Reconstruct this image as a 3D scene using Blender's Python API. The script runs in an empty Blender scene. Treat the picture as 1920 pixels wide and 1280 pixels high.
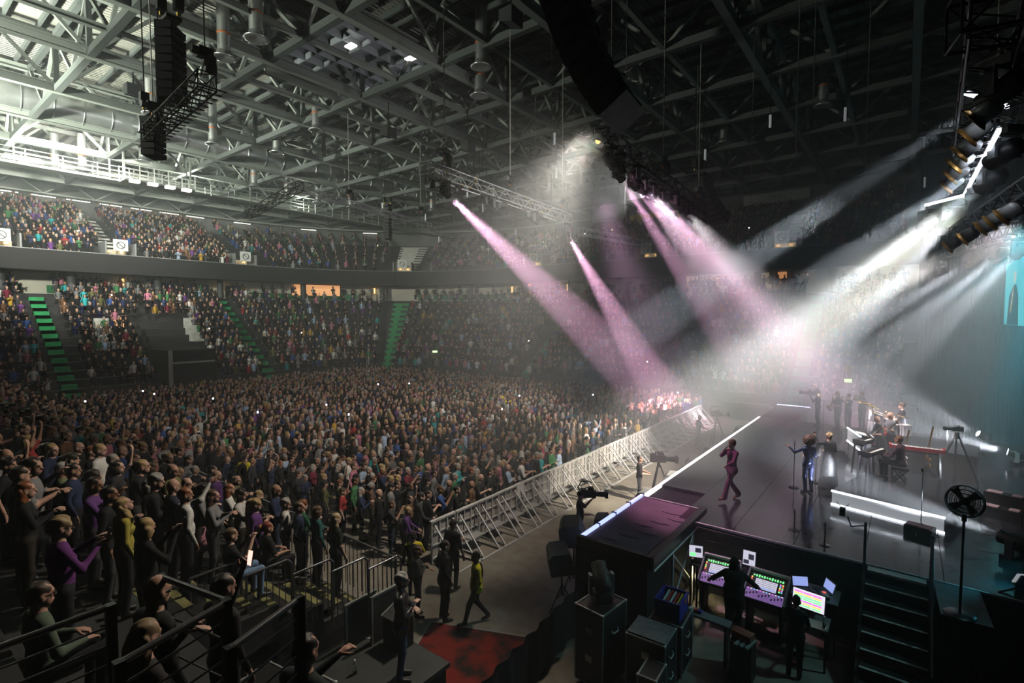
import bpy, math, random
import numpy as np
from mathutils import Vector, Matrix, Euler

R = math.radians
scene = bpy.context.scene
COL = scene.collection
ORD = ['first', 'second', 'third', 'fourth', 'fifth', 'sixth', 'seventh', 'eighth', 'ninth', 'tenth', 'eleventh', 'twelfth', 'thirteenth', 'fourteenth', 'fifteenth', 'sixteenth', 'seventeenth', 'eighteenth', 'nineteenth', 'twentieth', 'twenty-first', 'twenty-second', 'twenty-third', 'twenty-fourth', 'twenty-fifth', 'twenty-sixth']
rng = random.Random(7)
nrg = np.random.default_rng(7)

# ------------------------------------------------------------------ camera
cam_d = bpy.data.cameras.new('camera'); cam = bpy.data.objects.new('camera', cam_d); COL.objects.link(cam)
cam_d.sensor_width = 36.0; cam_d.lens = 18.0; cam_d.clip_start = 0.1; cam_d.clip_end = 400
YAW = math.atan(740 / 960); PITCH = math.atan(48 / 960)
cam.location = (0, 0, 7.1); cam.rotation_euler = (math.pi / 2 - PITCH, 0, YAW)
scene.camera = cam
vs = scene.view_settings
vs.view_transform = 'Standard'; vs.look = 'None'; vs.gamma = 1.0; vs.use_curve_mapping = False
vs.exposure = 0.0
cy = scene.cycles
cy.use_denoising = True
cy.use_adaptive_sampling = True; cy.adaptive_threshold = 0.05; cy.adaptive_min_samples = 16
cy.max_bounces = 3; cy.diffuse_bounces = 0; cy.glossy_bounces = 1; cy.transmission_bounces = 2
cy.volume_bounces = 0; cy.transparent_max_bounces = 8
cy.sample_clamp_indirect = 3.0
cy.caustics_reflective = False; cy.caustics_refractive = False

# ------------------------------------------------------------------ world: a closed hall, almost no light from outside
w = bpy.data.worlds.new('world'); scene.world = w; w.use_nodes = True
w.node_tree.nodes['Background'].inputs[0].default_value = (0.45, 0.62, 0.75, 1)
w.node_tree.nodes['Background'].inputs[1].default_value = 0.006

# ------------------------------------------------------------------ large lights
def spot(name, loc, tgt, watts, col, deg, blend=0.25, rad=0.1, parent=None):
    d = bpy.data.lights.new(name, 'SPOT'); d.energy = watts; d.color = col
    d.spot_size = R(deg); d.spot_blend = blend; d.shadow_soft_size = rad
    o = bpy.data.objects.new(name, d); COL.objects.link(o)
    v = Vector(tgt) - Vector(loc)
    o.rotation_euler = v.to_track_quat('-Z', 'Y').to_euler()
    o.location = loc
    if parent: 
        o.parent = parent; o.location = Vector(loc) - parent.location
    return o
def point(name, loc, watts, col, rad=0.2, parent=None):
    d = bpy.data.lights.new(name, 'POINT'); d.energy = watts; d.color = col; d.shadow_soft_size = rad
    o = bpy.data.objects.new(name, d); COL.objects.link(o); o.location = loc
    if parent:
        o.parent = parent; o.location = Vector(loc) - parent.location
    return o
def area(name, loc, tgt, watts, col, sx, sy, spread=180):
    d = bpy.data.lights.new(name, 'AREA'); d.energy = watts; d.color = col; d.shape = 'RECTANGLE'
    d.size = sx; d.size_y = sy; d.spread = R(spread)
    o = bpy.data.objects.new(name, d); COL.objects.link(o); o.location = loc
    v = Vector(tgt) - Vector(loc); o.rotation_euler = v.to_track_quat('-Z', 'Y').to_euler()
    return o

WARM = (1.0, 0.93, 0.80); PINK = (1.0, 0.50, 0.74); WHITE = (0.86, 0.92, 1.0); TEAL = (0.05, 0.62, 0.85)
# house floods left on at the far end of the hall (their housings hang on the end catwalk)
HOUSE = [(-50.0, 8.0), (-51.0, 19.0), (-50.0, 29.0)]
for i, (x, y) in enumerate(HOUSE):
    point('house_light', (x, y, 18.4), (1800, 1500, 700)[i], (0.93, 1.0, 0.84), 0.4)
# lamps added without fixtures to brighten the roof deck and upper tier
UPL = [(-37.0, -1.5, 15.5), (-25.0, -2.5, 15.5)]
spot('roof_fill', UPL[0], (-43, 5, 23), 26000, (0.93, 1.0, 0.84), 150, 0.5, 0.5)
spot('roof_fill', UPL[1], (-27, 9, 22), 6500, (0.93, 1.0, 0.84), 140, 0.6, 0.5)
spot('tier_fill', (-44.0, 10.0, 18.6), (-63, 13, 14), 12000, (1.0, 0.95, 0.86), 95, 0.7, 0.3)
# added lamps without fixtures wash the crowd, pit, side tier and stage
spot('crowd_wash', (-7.0, 12.2, 11.8), (-17, 13.5, 0.5), 4000, (1.0, 0.90, 0.76), 84, 0.8, 0.4)
spot('crowd_wash', (-14.6, 22.9, 11.6), (-27, 20.5, 0.0), 3600, (1.0, 0.93, 0.85), 112, 0.8, 0.4)
spot('crowd_key', (1.2, 24.0, 9.3), (-11.6, 23.0, 0.8), 40000, (1.0, 0.95, 0.88), 24, 0.9, 0.3)
spot('pit_key', (1.1, 17.0, 10.0), (-9.6, 19.0, 0.0), 30000, (1.0, 0.95, 0.80), 30, 0.9, 0.3)
spot('truss_fill', (-7.6, 18.2, 11.75), (-13.3, 17.4, 12.0), 1100, (1.0, 0.97, 0.92), 84, 0.5, 0.15)  # added only to brighten the silver truss
spot('side_tier_wash', (-6.8, 12.2, 11.8), (-7.6, 1.5, 3.5), 3600, (1.0, 0.88, 0.72), 85, 0.9, 0.4)  # added fill for the spectators near the camera
spot('pink_wash', (-7.6, 14.2, 10.9), (-4.3, 14.2, 1.8), 4200, (1.0, 0.55, 0.80), 30, 0.9, 0.3)  # added pink fill over the side platform and singer
spot('band_special', (-7.2, 20.9, 11.2), (-0.7, 24.6, 2.9), 20000, (1.0, 0.86, 0.90), 24, 0.6, 0.2)
spot('keys_special', (-6.9, 16.3, 11.2), (-1.1, 18.3, 2.8), 9000, (1.0, 0.86, 0.90), 27, 0.6, 0.2)
spot('stage_key', (2.4, 21.0, 10.0), (-1.2, 22.5, 2.2), 3600, (1.0, 0.95, 0.92), 78, 0.8, 0.3)

# ------------------------------------------------------------------ materials
def new_mat(name):
    m = bpy.data.materials.new(name); m.use_nodes = True
    nt = m.node_tree; return m, nt, nt.nodes['Principled BSDF']
def mat(name, col, rough=0.6, metal=0.0, noise=0.0, nscale=6.0, bump=0.0, emit=None, estr=0.0, coords='Object', spec=0.5):
    m, nt, b = new_mat(name)
    b.inputs['Base Color'].default_value = (*col, 1); b.inputs['Roughness'].default_value = rough
    b.inputs['Metallic'].default_value = metal; b.inputs['Specular IOR Level'].default_value = spec
    if noise or bump:
        tc = nt.nodes.new('ShaderNodeTexCoord'); n = nt.nodes.new('ShaderNodeTexNoise')
        n.inputs['Scale'].default_value = nscale; n.inputs['Detail'].default_value = 4
        nt.links.new(tc.outputs[coords], n.inputs['Vector'])
        if noise:
            r = nt.nodes.new('ShaderNodeValToRGB')
            r.color_ramp.elements[0].position = 0.3; r.color_ramp.elements[1].position = 0.7
            r.color_ramp.elements[0].color = (*[c * (1 - noise) for c in col], 1)
            r.color_ramp.elements[1].color = (*[min(1, c * (1 + noise)) for c in col], 1)
            nt.links.new(n.outputs['Fac'], r.inputs[0]); nt.links.new(r.outputs[0], b.inputs['Base Color'])
        if bump:
            bp = nt.nodes.new('ShaderNodeBump'); bp.inputs['Strength'].default_value = bump; bp.inputs['Distance'].default_value = 0.02
            nt.links.new(n.outputs['Fac'], bp.inputs['Height']); nt.links.new(bp.outputs[0], b.inputs['Normal'])
    if emit:
        b.inputs['Emission Color'].default_value = (*emit, 1); b.inputs['Emission Strength'].default_value = estr
    return m
M = {}
M['black'] = mat('black_paint', (0.012, 0.012, 0.013), 0.5)
M['black_matt'] = mat('black_cloth', (0.010, 0.010, 0.011), 0.95, noise=0.5, nscale=3)
M['black_metal'] = mat('black_metal', (0.02, 0.02, 0.022), 0.35, 0.6)
M['dark_grey'] = mat('dark_grey', (0.05, 0.052, 0.055), 0.6)
M['grey'] = mat('grey_paint', (0.22, 0.23, 0.235), 0.5)
M['steel'] = mat('roof_steel', (0.36, 0.39, 0.36), 0.55, 0.1, noise=0.15, nscale=0.8)
M['steel_dark'] = mat('roof_steel_dark', (0.13, 0.145, 0.14), 0.6, 0.1, noise=0.2, nscale=0.8)  # darker copy; on the cross trusses it paints their unlit side
M['alu'] = mat('aluminium', (0.82, 0.81, 0.80), 0.4, 0.3, noise=0.1, nscale=5)
M['alu_matt'] = mat('aluminium_plate', (0.66, 0.62, 0.57), 0.5, 0.2, noise=0.18, nscale=3)
M['duct'] = mat('galvanised_duct', (0.72, 0.74, 0.74), 0.33, 0.8, noise=0.12, nscale=1.5)
M['concrete'] = mat('concrete', (0.17, 0.17, 0.165), 0.9, noise=0.25, nscale=1.2, bump=0.2)
M['tier'] = mat('tier_dark', (0.035, 0.036, 0.038), 0.9, noise=0.3, nscale=1)
M['white'] = mat('white_paint', (0.75, 0.75, 0.73), 0.5)
M['led'] = mat('led_white', (1, 1, 1), 0.4, emit=(0.80, 0.88, 1.0), estr=4.0)
M['led_blue'] = mat('led_blue', (1, 1, 1), 0.4, emit=(0.42, 0.50, 1.0), estr=1.6)
M['led_soft'] = mat('led_soft', (.2, .2, .2), 0.4, emit=(0.85, 0.92, 1.0), estr=0.30)
M['tube'] = mat('tube_light', (1, 1, 1), 0.4, emit=(1.0, 0.97, 0.86), estr=2.2)
M['amber'] = mat('amber_light', (1, 1, 1), 0.4, emit=(1.0, 0.60, 0.20), estr=1.6)
M['yellow'] = mat('yellow_tape', (0.75, 0.52, 0.05), 0.5)
M['orange'] = mat('orange_plastic', (0.8, 0.2, 0.03), 0.5)
M['red'] = mat('red_plastic', (0.5, 0.03, 0.03), 0.4)
M['glass'] = mat('lens_glass', (0.1, 0.11, 0.12), 0.08, 0.2)
M['gold'] = mat('brass', (0.75, 0.5, 0.18), 0.25, 0.9)
M['chrome'] = mat('chrome', (0.8, 0.82, 0.85), 0.12, 1.0)

# ------------------------------------------------------------------ objects
def tag(o, label=None, cat=None, group=None, kind=None):
    if label: o['label'] = label
    if cat: o['category'] = cat
    if group: o['group'] = group
    if kind: o['kind'] = kind
    return o
def empty(name, loc=(0, 0, 0), rz=0.0, label=None, cat=None, group=None, kind=None):
    o = bpy.data.objects.new(name, None); COL.objects.link(o); o.empty_display_size = 0.1
    o.location = loc; o.rotation_euler = (0, 0, rz)
    return tag(o, label, cat, group, kind)
def root_loc(p):
    v = Vector((0, 0, 0))
    while p is not None:
        v += p.location; p = p.parent
    return v
class MB:
    def __init__(s): s.v = []; s.f = []; s.m = []; s.sm = []
    def add(s, vs_, fs, mi=0, smooth=False):
        b = len(s.v); s.v.extend([tuple(p) for p in vs_])
        for f in fs: s.f.append(tuple(i + b for i in f)); s.m.append(mi); s.sm.append(smooth)
        return s
    def box(s, c, size, rot=None, mi=0):
        x, y, z = (k / 2 for k in size); pts = [Vector((a, b, d)) for a in (-x, x) for b in (-y, y) for d in (-z, z)]
        if rot is not None:
            q = rot if isinstance(rot, Matrix) else Euler(rot).to_matrix(); pts = [q @ p for p in pts]
        c = Vector(c); pts = [p + c for p in pts]
        return s.add(pts, [(0, 1, 3, 2), (4, 6, 7, 5), (0, 4, 5, 1), (2, 3, 7, 6), (0, 2, 6, 4), (1, 5, 7, 3)], mi)
    def bbox(s, x0, x1, y0, y1, z0, z1, mi=0):
        return s.box(((x0 + x1) / 2, (y0 + y1) / 2, (z0 + z1) / 2), (x1 - x0, y1 - y0, z1 - z0), None, mi)
    def frame(s, p0, p1):
        d = (Vector(p1) - Vector(p0)); L = d.length; d = d.normalized()
        up = Vector((0, 0, 1)) if abs(d.z) < 0.95 else Vector((1, 0, 0))
        a = d.cross(up).normalized(); b = a.cross(d).normalized(); return d, a, b, L
    def bar(s, p0, p1, w_, h_, mi=0):
        d, a, b, L = s.frame(p0, p1); p0 = Vector(p0); p1 = Vector(p1)
        pts = [q + a * i * w_ / 2 + b * j * h_ / 2 for q in (p0, p1) for i, j in ((-1, -1), (1, -1), (1, 1), (-1, 1))]
        return s.add(pts, [(3, 2, 1, 0), (4, 5, 6, 7), (0, 1, 5, 4), (1, 2, 6, 5), (2, 3, 7, 6), (3, 0, 4, 7)], mi)
    def tube(s, p0, p1, r0, r1=None, n=8, mi=0, caps=True):
        r1 = r0 if r1 is None else r1; d, a, b, L = s.frame(p0, p1); p0 = Vector(p0); p1 = Vector(p1)
        pts = [q + (a * math.cos(t) + b * math.sin(t)) * r for q, r in ((p0, r0), (p1, r1)) for t in [2 * math.pi * k / n for k in range(n)]]
        fs = [(k, (k + 1) % n, n + (k + 1) % n, n + k) for k in range(n)]
        s.add(pts, fs, mi, True)
        if caps: s.add(pts, [tuple(range(n - 1, -1, -1)), tuple(range(n, 2 * n))], mi)
        return s
    def path(s, pts, r, n=6, mi=0):
        for i in range(len(pts) - 1): s.tube(pts[i], pts[i + 1], r, r, n, mi)
        return s
    def lathe(s, prof, c=(0, 0, 0), n=16, mi=0, axis=None):
        c = Vector(c); q = Matrix.Identity(3) if axis is None else Vector((0, 0, 1)).rotation_difference(Vector(axis)).to_matrix()
        pts = [c + q @ Vector((r * math.cos(2 * math.pi * k / n), r * math.sin(2 * math.pi * k / n), z)) for r, z in prof for k in range(n)]
        fs = [(i * n + k, i * n + (k + 1) % n, (i + 1) * n + (k + 1) % n, (i + 1) * n + k) for i in range(len(prof) - 1) for k in range(n)]
        return s.add(pts, fs, mi, True)
    def ball(s, c, r, n=10, m=6, mi=0):
        rr = r if hasattr(r, '__len__') else (r, r, r)
        pts = [(c[0] + rr[0] * math.sin(math.pi * i / m) * math.cos(2 * math.pi * k / n), c[1] + rr[1] * math.sin(math.pi * i / m) * math.sin(2 * math.pi * k / n), c[2] + rr[2] * math.cos(math.pi * i / m)) for i in range(m + 1) for k in range(n)]
        fs = [(i * n + k, (i + 1) * n + k, (i + 1) * n + (k + 1) % n, i * n + (k + 1) % n) for i in range(m) for k in range(n)]
        return s.add(pts, fs, mi, True)
    def poly(s, pts, mi=0): return s.add(pts, [tuple(range(len(pts)))], mi)
    def prism(s, pts, d, mi=0):
        n = len(pts); d = Vector(d); q = [Vector(p) for p in pts] + [Vector(p) + d for p in pts]
        return s.add(q, [tuple(range(n - 1, -1, -1)), tuple(range(n, 2 * n))] + [(k, (k + 1) % n, n + (k + 1) % n, n + k) for k in range(n)], mi)
    def mesh(s, name, mats, off=(0, 0, 0)):
        me = bpy.data.meshes.new(name); o = Vector(off)
        me.from_pydata([(a - o.x, b - o.y, c - o.z) for a, b, c in s.v], [], s.f)
        for m_ in (mats if isinstance(mats, (list, tuple)) else [mats]): me.materials.append(m_ if not isinstance(m_, str) else M[m_])
        me.polygons.foreach_set('material_index', s.m); me.polygons.foreach_set('use_smooth', s.sm); me.update()
        return me
    def build(s, name, mats, parent=None, **k):
        o = bpy.data.objects.new(name, s.mesh(name, mats, root_loc(parent) if parent else (0, 0, 0))); COL.objects.link(o)
        if parent: o.parent = parent
        return tag(o, **k)
    def solo(s, name, mats, loc, **k):            # a one-mesh thing with its origin at its base
        o = bpy.data.objects.new(name, s.mesh(name, mats, loc)); o.location = loc; COL.objects.link(o)
        return tag(o, **k)
def inst(name, me, parent, loc=(0, 0, 0), rot=(0, 0, 0), scl=(1, 1, 1)):
    o = bpy.data.objects.new(name, me); COL.objects.link(o)
    o.location = loc; o.rotation_euler = rot; o.scale = scl
    if parent: o.parent = parent
    return o
def copy_tree(o, parent=None):
    c = o.copy(); COL.objects.link(c); c.parent = parent
    for ch in o.children: copy_tree(ch, c)
    return c
_unit = {}
def unit_beam(kind, m):                            # unit-length sections along +X, shared by every beam of the kind
    if (kind, m) not in _unit:
        b = MB()
        if kind == 'box': b.box((0.5, 0, 0), (1, 1, 1))
        elif kind == 'I':
            b.box((0.5, 0, 0.45), (1, 1, 0.10)); b.box((0.5, 0, -0.45), (1, 1, 0.10)); b.box((0.5, 0, 0), (1, 0.10, 0.80))
        elif kind == 'tube': b.tube((0, 0, 0), (1, 0, 0), 0.5, n=8)
        _unit[(kind, m)] = b.mesh(kind + '_section', m)
    return _unit[(kind, m)]
def beam(name, p0, p1, w_, h_, m, parent, kind='box'):
    p0 = Vector(p0); p1 = Vector(p1); d = p1 - p0; L = d.length; d.normalize()
    up = Vector((0, 0, 1)) if abs(d.z) < 0.97 else Vector((0, 1, 0))
    y = up.cross(d).normalized(); z = d.cross(y)
    o = bpy.data.objects.new(name, unit_beam(kind, m)); COL.objects.link(o)
    o.rotation_euler = Matrix((d, y, z)).transposed().to_euler(); o.scale = (L, w_, h_)
    o.location = p0 - (root_loc(parent) if parent else Vector())
    if parent: o.parent = parent
    return o
# ------------------------------------------------------------------ view test, used only to skip what this place shows nothing of
_sy, _cy = math.sin(YAW), math.cos(YAW)
def project(p):
    x, y, z = p[0], p[1], p[2] - 7.1
    u = x * _cy + y * _sy; d = -x * _sy + y * _cy
    fw = d * math.cos(PITCH) - z * math.sin(PITCH); up = z * math.cos(PITCH) + d * math.sin(PITCH)
    if fw < 0.2: return None
    return (960 + 960 * u / fw, 640 - 960 * up / fw, fw)
def seen(p, m=150):
    q = project(p); return q is not None and -m < q[0] < 1920 + m and -m < q[1] < 1280 + m
def seen_seg(a, b, m=150, n=6):
    a = Vector(a); b = Vector(b)
    return any(seen(a.lerp(b, i / n), m) for i in range(n + 1))

# ------------------------------------------------------------------ floor
m, nt, b = new_mat('arena_floor')
tc = nt.nodes.new('ShaderNodeTexCoord'); n1 = nt.nodes.new('ShaderNodeTexNoise'); n1.inputs['Scale'].default_value = 0.6; n1.inputs['Detail'].default_value = 8
n2 = nt.nodes.new('ShaderNodeTexNoise'); n2.inputs['Scale'].default_value = 3.0; n2.inputs['Detail'].default_value = 6
rp = nt.nodes.new('ShaderNodeValToRGB'); rp.color_ramp.elements[0].position = 0.35; rp.color_ramp.elements[1].position = 0.65
rp.color_ramp.elements[0].color = (0.20, 0.165, 0.13, 1); rp.color_ramp.elements[1].color = (0.36, 0.33, 0.27, 1)
mx = nt.nodes.new('ShaderNodeMix'); mx.data_type = 'FLOAT'; mx.inputs[0].default_value = 0.45
nt.links.new(tc.outputs['Object'], n1.inputs[0]); nt.links.new(tc.outputs['Object'], n2.inputs[0])
nt.links.new(n1.outputs[0], mx.inputs[2]); nt.links.new(n2.outputs[0], mx.inputs[3]); nt.links.new(mx.outputs[0], rp.inputs[0])
nt.links.new(rp.outputs[0], b.inputs['Base Color']); b.inputs['Roughness'].default_value = 0.42
M['floor'] = m
MB().bbox(-76, 24, -16, 64, -0.2, 0.0).build('floor', 'floor', kind='structure', label='scuffed beige arena floor')

# ------------------------------------------------------------------ bowl: path of the seating, offset outwards by s
XE, YS, RC = -47.0, 37.0, 10.0
CXc, CYc = XE + RC, YS - RC
def bowl(t, s):                                   # t: metres along the front row, from (-47,-10) round to (+12, 37)
    L1 = CYc + 10.0; La = RC * math.pi / 2
    if t < L1: return (XE - s, -10.0 + t)
    if t < L1 + La:
        a = math.pi - (t - L1) / RC; return (CXc + (RC + s) * math.cos(a), CYc + (RC + s) * math.sin(a))
    return (CXc + (t - L1 - La), YS + s)
T_END = CYc + 10.0 + RC * math.pi / 2 + 37.6
TS = list(np.concatenate([np.linspace(0, CYc + 10, 8), np.linspace(CYc + 10, CYc + 10 + RC * math.pi / 2, 14)[1:], np.linspace(CYc + 10 + RC * math.pi / 2, T_END, 8)[1:]]))
def sweep(prof, mb, mi=0, ts=TS):                 # prof: (s, z) polyline
    n = len(prof); pts = []
    for t in ts:
        for s, z in prof:
            x, y = bowl(t, s); pts.append((x, y, z))
    fs = [(i * n + k, i * n + k + 1, (i + 1) * n + k + 1, (i + 1) * n + k) for i in range(len(ts) - 1) for k in range(n - 1)]
    mb.add(pts, fs, mi)
LROWS, LD, LR, LZ = 14, 0.85, 0.60, 1.15
UROWS, UD, UR, UZ, US = 13, 0.86, 0.43, 11.8, 9.2
lt = empty('lower_tier', (-47, 20, 0), label='dark stepped lower seating tier', kind='structure')
for k in range(LROWS):
    mb = MB(); s0, z = k * LD, LZ + k * LR
    sweep([(s0, z - LR if k else 0), (s0, z), (s0 + LD, z)], mb); mb.build('step', 'tier', lt)
ut = empty('upper_tier', (-56, 20, 11), label='stepped upper seating tier', kind='structure')
for k in range(UROWS):
    mb = MB(); s0, z = US + k * UD, UZ + k * UR
    sweep([(s0, z - UR), (s0, z), (s0 + UD, z)], mb); mb.build('step', 'tier', ut)
mb = MB(); sweep([(11.9, 9.0), (11.9, 11.0), (8.9, 10.9)], mb)
M['conc_wall'] = mat('concourse_wall', (0.62, 0.58, 0.50), 0.8, noise=0.2, nscale=0.25)
mb.build('wall_concourse', 'conc_wall', kind='structure', label='pale wall behind the lower tier concourse')
mb = MB(); sweep([(8.9, 10.85), (8.9, 12.5), (9.2, 12.5), (9.2, 11.5)], mb)
mb.build('trim_1', mat('fascia', (0.009, 0.009, 0.010), 0.8), kind='structure', label='black fascia band under the upper tier')
mb = MB(); sweep([(8.86, 12.5), (8.86, 12.56)], mb); mb.build('trim_2', M['grey'], kind='structure', label='thin pale rail along the top of the black fascia')
sT, zT = US + UROWS * UD, UZ + UROWS * UR
mb = MB(); sweep([(sT, zT - 1), (sT, zT + 1.6), (sT + 0.3, zT + 3.2), (sT + 0.3, 24)], mb); mb.build('wall_rear', mat('rear_wall', (0.16, 0.165, 0.16), 0.8, noise=0.2, nscale=0.3), kind='structure', label='grey rear wall above the upper tier')
mb = MB(); sweep([(9.0, 10.86), (11.9, 10.95)], mb); mb.build('trim_3', 'dark_grey', kind='structure', label='dark soffit over the concourse')

# aisles
def aisle(t, wdt, rows, d, r, z0, s00, m, label, grp):
    root = empty('aisle_stair', (*bowl(t, s00), z0), label=label, cat='aisle', group=grp)
    st = MB()
    for k in range(rows):
        for h in (0, 1):
            s0 = s00 + k * d + h * d / 2; z = z0 + k * r + h * r / 2 + 0.02
            a = bowl(t - wdt / 2, s0); bb = bowl(t + wdt / 2, s0); c = bowl(t + wdt / 2, s0 + d / 2); dd = bowl(t - wdt / 2, s0 + d / 2)
            st.prism([(*a, z - r / 2), (*bb, z - r / 2), (*c, z - r / 2), (*dd, z - r / 2)], (0, 0, r / 2))
    o = st.build('stair_treads', m, root)
    return root
M['green'] = mat('green_aisle', (0.015, 0.28, 0.09), 0.7, noise=0.25, nscale=2)
M['pale_stair'] = mat('pale_stair', (0.62, 0.62, 0.58), 0.8, noise=0.2, nscale=3)
LA = [19.7, 34.4, 45.6, 62.0, 84.0]
for i, t in enumerate(LA):
    aisle(t, 0.95, LROWS - 1, LD, LR, LZ, 0, M['green'], ['long green stair aisle beside the dark vomitory', 'green stair aisle below the second amber column', 'green stair aisle in the curved corner of the lower tier', 'green stair aisle past the corner of the lower tier', 'green stair aisle behind the stage smoke', 'green stair aisle behind the band'][i], 'aisles of the lower tier')
UA = [17.6, 25.3, 36.3, 45.8, 57.0, 70.0, 81.5]
for i, t in enumerate(UA):
    aisle(t, 1.3, UROWS - 1, UD, UR, UZ, US, M['pale_stair'], ORD[i] + ' pale stair aisle of the upper tier, counted from the house floodlight end', 'aisles of the upper tier')
# vomitories of the upper tier: a lit opening with a board over it
for i, t in enumerate(UA):
    a = bowl(t - 1.5, US - 0.05); bb = bowl(t + 1.5, US - 0.05); x, y = bowl(t, US)
    nx, ny = bowl(t, US + 1); n = Vector((nx - x, ny - y, 0)); tdir = Vector((bb[0] - a[0], bb[1] - a[1], 0)).normalized()
    root = empty('tier_entrance', (x, y, 12.0), label=ORD[i] + ' boarded entrance of the upper tier, counted from the house floodlight end', cat='entrance', group='entrances of the upper tier')
    q = Matrix((tdir, n.normalized(), Vector((0, 0, 1)))).transposed()
    c = Vector((x, y, 0)) + n * 1.0
    MB().box(c + Vector((0, 0, 13.0)) - tdir * 1.1, (0.12, 2.0, 1.4), q).build('side_wall', 'grey', root)
    MB().box(c + Vector((0, 0, 13.0)) + tdir * 1.1, (0.12, 2.0, 1.4), q).build('side_wall', 'grey', root)
    bd = MB().box(c + Vector((0, 0, 13.45)) - n * 0.9, (1.1, 0.06, 1.0), q).build('sign_board', 'white', root)
    rg = MB()
    for k in range(16):
        a0, a1 = 2 * math.pi * k / 16, 2 * math.pi * (k + 1) / 16
        p0 = c + Vector((0, 0, 13.45)) - n * 0.95 + tdir * 0.30 * math.cos(a0) + Vector((0, 0, 0.30 * math.sin(a0)))
        p1 = c + Vector((0, 0, 13.45)) - n * 0.95 + tdir * 0.30 * math.cos(a1) + Vector((0, 0, 0.30 * math.sin(a1)))
        rg.bar(p0, p1, 0.05, 0.05)
    rg.bar(c + Vector((0, 0, 13.66)) - n * 0.95 - tdir * 0.21, c + Vector((0, 0, 13.24)) - n * 0.95 + tdir * 0.21, 0.05, 0.05)
    rg.build('no_entry_symbol', 'dark_grey', bd)
    MB().box(c + Vector((0, 0, 12.65)) + n * 0.6, (1.6, 0.08, 1.0), q).build('lit_doorway', mat('doorway_glow', (0.7, 0.6, 0.45), 0.8, emit=(1, 0.75, 0.4), estr=0.25) if i == 0 else bpy.data.materials['doorway_glow'], root)
    for sgn in (-0.5, 0.45):
        MB().box(c + Vector((0, 0, 12.95)) + n * 0.5 + tdir * sgn, (0.28, 0.08, 0.14), q).build('lamp', 'amber', root)
# lower concourse columns, amber wall lights and lit rooms
for i, t in enumerate([12, 17.6, 22.0, 28.5, 34.2, 40.0, 44.5, 50.0, 55.0, 61.0, 67.0, 73.0, 79.5, 85.0]):
    x, y = bowl(t, 10.6)
    MB().tube((x, y, 9.0), (x, y, 10.9), 0.32, n=10).solo('concourse_column', 'dark_grey', (x, y, 9.0), label='dark round column on the lower concourse', cat='column', group='columns of the lower concourse')
for i, t in enumerate([7.5, 26.0, 34.8, 44.0, 52.5, 60.0, 76.0, 83.0]):
    x, y = bowl(t, 11.8)
    root = empty('wall_lamp', (x, y, 9.4), label='amber lamp glowing on the concourse wall', cat='lamp', group='amber lamps of the concourse')
    x2, y2 = bowl(t, 11.6)
    MB().tube((x2, y2, 9.9), (x2, y2, 10.6), 0.10, n=8).build('amber_tube', 'amber', root)
    MB().tube((x2, y2, 10.6), (x2, y2, 10.72), 0.16, n=8).build('cap', 'dark_grey', root)
M['room_glow'] = mat('room_glow', (0.8, 0.5, 0.3), 0.8, emit=(1.0, 0.46, 0.18), estr=0.8)
M['room_dim'] = mat('room_dim', (0.7, 0.68, 0.6), 0.8, emit=(0.9, 0.75, 0.45), estr=0.32)
for t, wd, mm, lb in [(40.8, 2.6, 'room_glow', 'orange lit hospitality room window under the upper tier'), (80.0, 0.9, 'room_dim', 'yellow lit doorway under the upper tier'), (81.2, 0.8, 'room_glow', 'narrow orange lit doorway under the upper tier'), (73.6, 1.2, 'room_dim', 'dim lit bar window under the upper tier'), (54.6, 1.0, 'room_glow', 'small orange window on the far concourse')]:
    a = bowl(t - wd / 2, 11.7); bb = bowl(t + wd / 2, 11.7); x, y = bowl(t, 11.7)
    root = empty('lit_window', (x, y, 9.5), label=lb, cat='window')
    MB().bar((*a, 10.2), (*bb, 10.2), 0.08, 1.3).build('pane', mm, root)
    MB().bar((*a, 10.88), (*bb, 10.88), 0.14, 0.08).build('frame', 'dark_grey', root)
    MB().bar((*a, 9.5), (*a, 10.9), 0.14, 0.10).build('frame', 'dark_grey', root)
    MB().bar((*bb, 9.5), (*bb, 10.9), 0.14, 0.10).build('frame', 'dark_grey', root)
# green parapet panels at the back of the lower tier
for t0, t1 in [(15, 19), (20.6, 26), (27, 33.5), (35.2, 43), (46.5, 52)]:
    mb = MB(); sweep([(LROWS * LD - 0.1, 9.1), (LROWS * LD - 0.1, 9.75)], mb, ts=list(np.linspace(t0, t1, 8)))
    x, y = bowl((t0 + t1) / 2, LROWS * LD)
    mb.solo('parapet_panel', mat('green_parapet', (0.03, 0.22, 0.09), 0.7) if t0 == 15 else bpy.data.materials['green_parapet'], (x, y, 9.1), label='green parapet strip behind the last lower row', cat='parapet', group='green parapets of the lower tier')
# vomitory block in the end of the lower tier
root = empty('vomitory', (-49.5, 17.5, 0), label='dark vomitory block with lit orange doorway in the lower tier', cat='vomitory')
MB().bbox(-51.5, -46.9, 15.6, 19.2, 0, 4.3).build('body', 'black_matt', root)
MB().bbox(-46.9, -46.85, 15.7, 19.1, 3.2, 3.35).build('ledge', 'grey', root)
MB().bbox(-46.92, -46.8, 15.6, 15.9, 0, 4.3).build('corner_post', 'grey', root)
MB().bbox(-54.5, -54.4, 14.0, 14.8, 5.3, 7.0).build('doorway', 'room_glow', root)
MB().bbox(-54.5, -54.4, 13.2, 13.45, 5.3, 6.8).build('doorway', 'room_glow', root)
for y in (12.6, 19.4):
    st = MB()
    for k in range(6): st.bbox(-54.2 + k * 0.35, -53.85 + k * 0.35, y, y + 1.0, 4.6, 6.9 - k * 0.34)
    st.build('side_stair', 'pale_stair', root)
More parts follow.
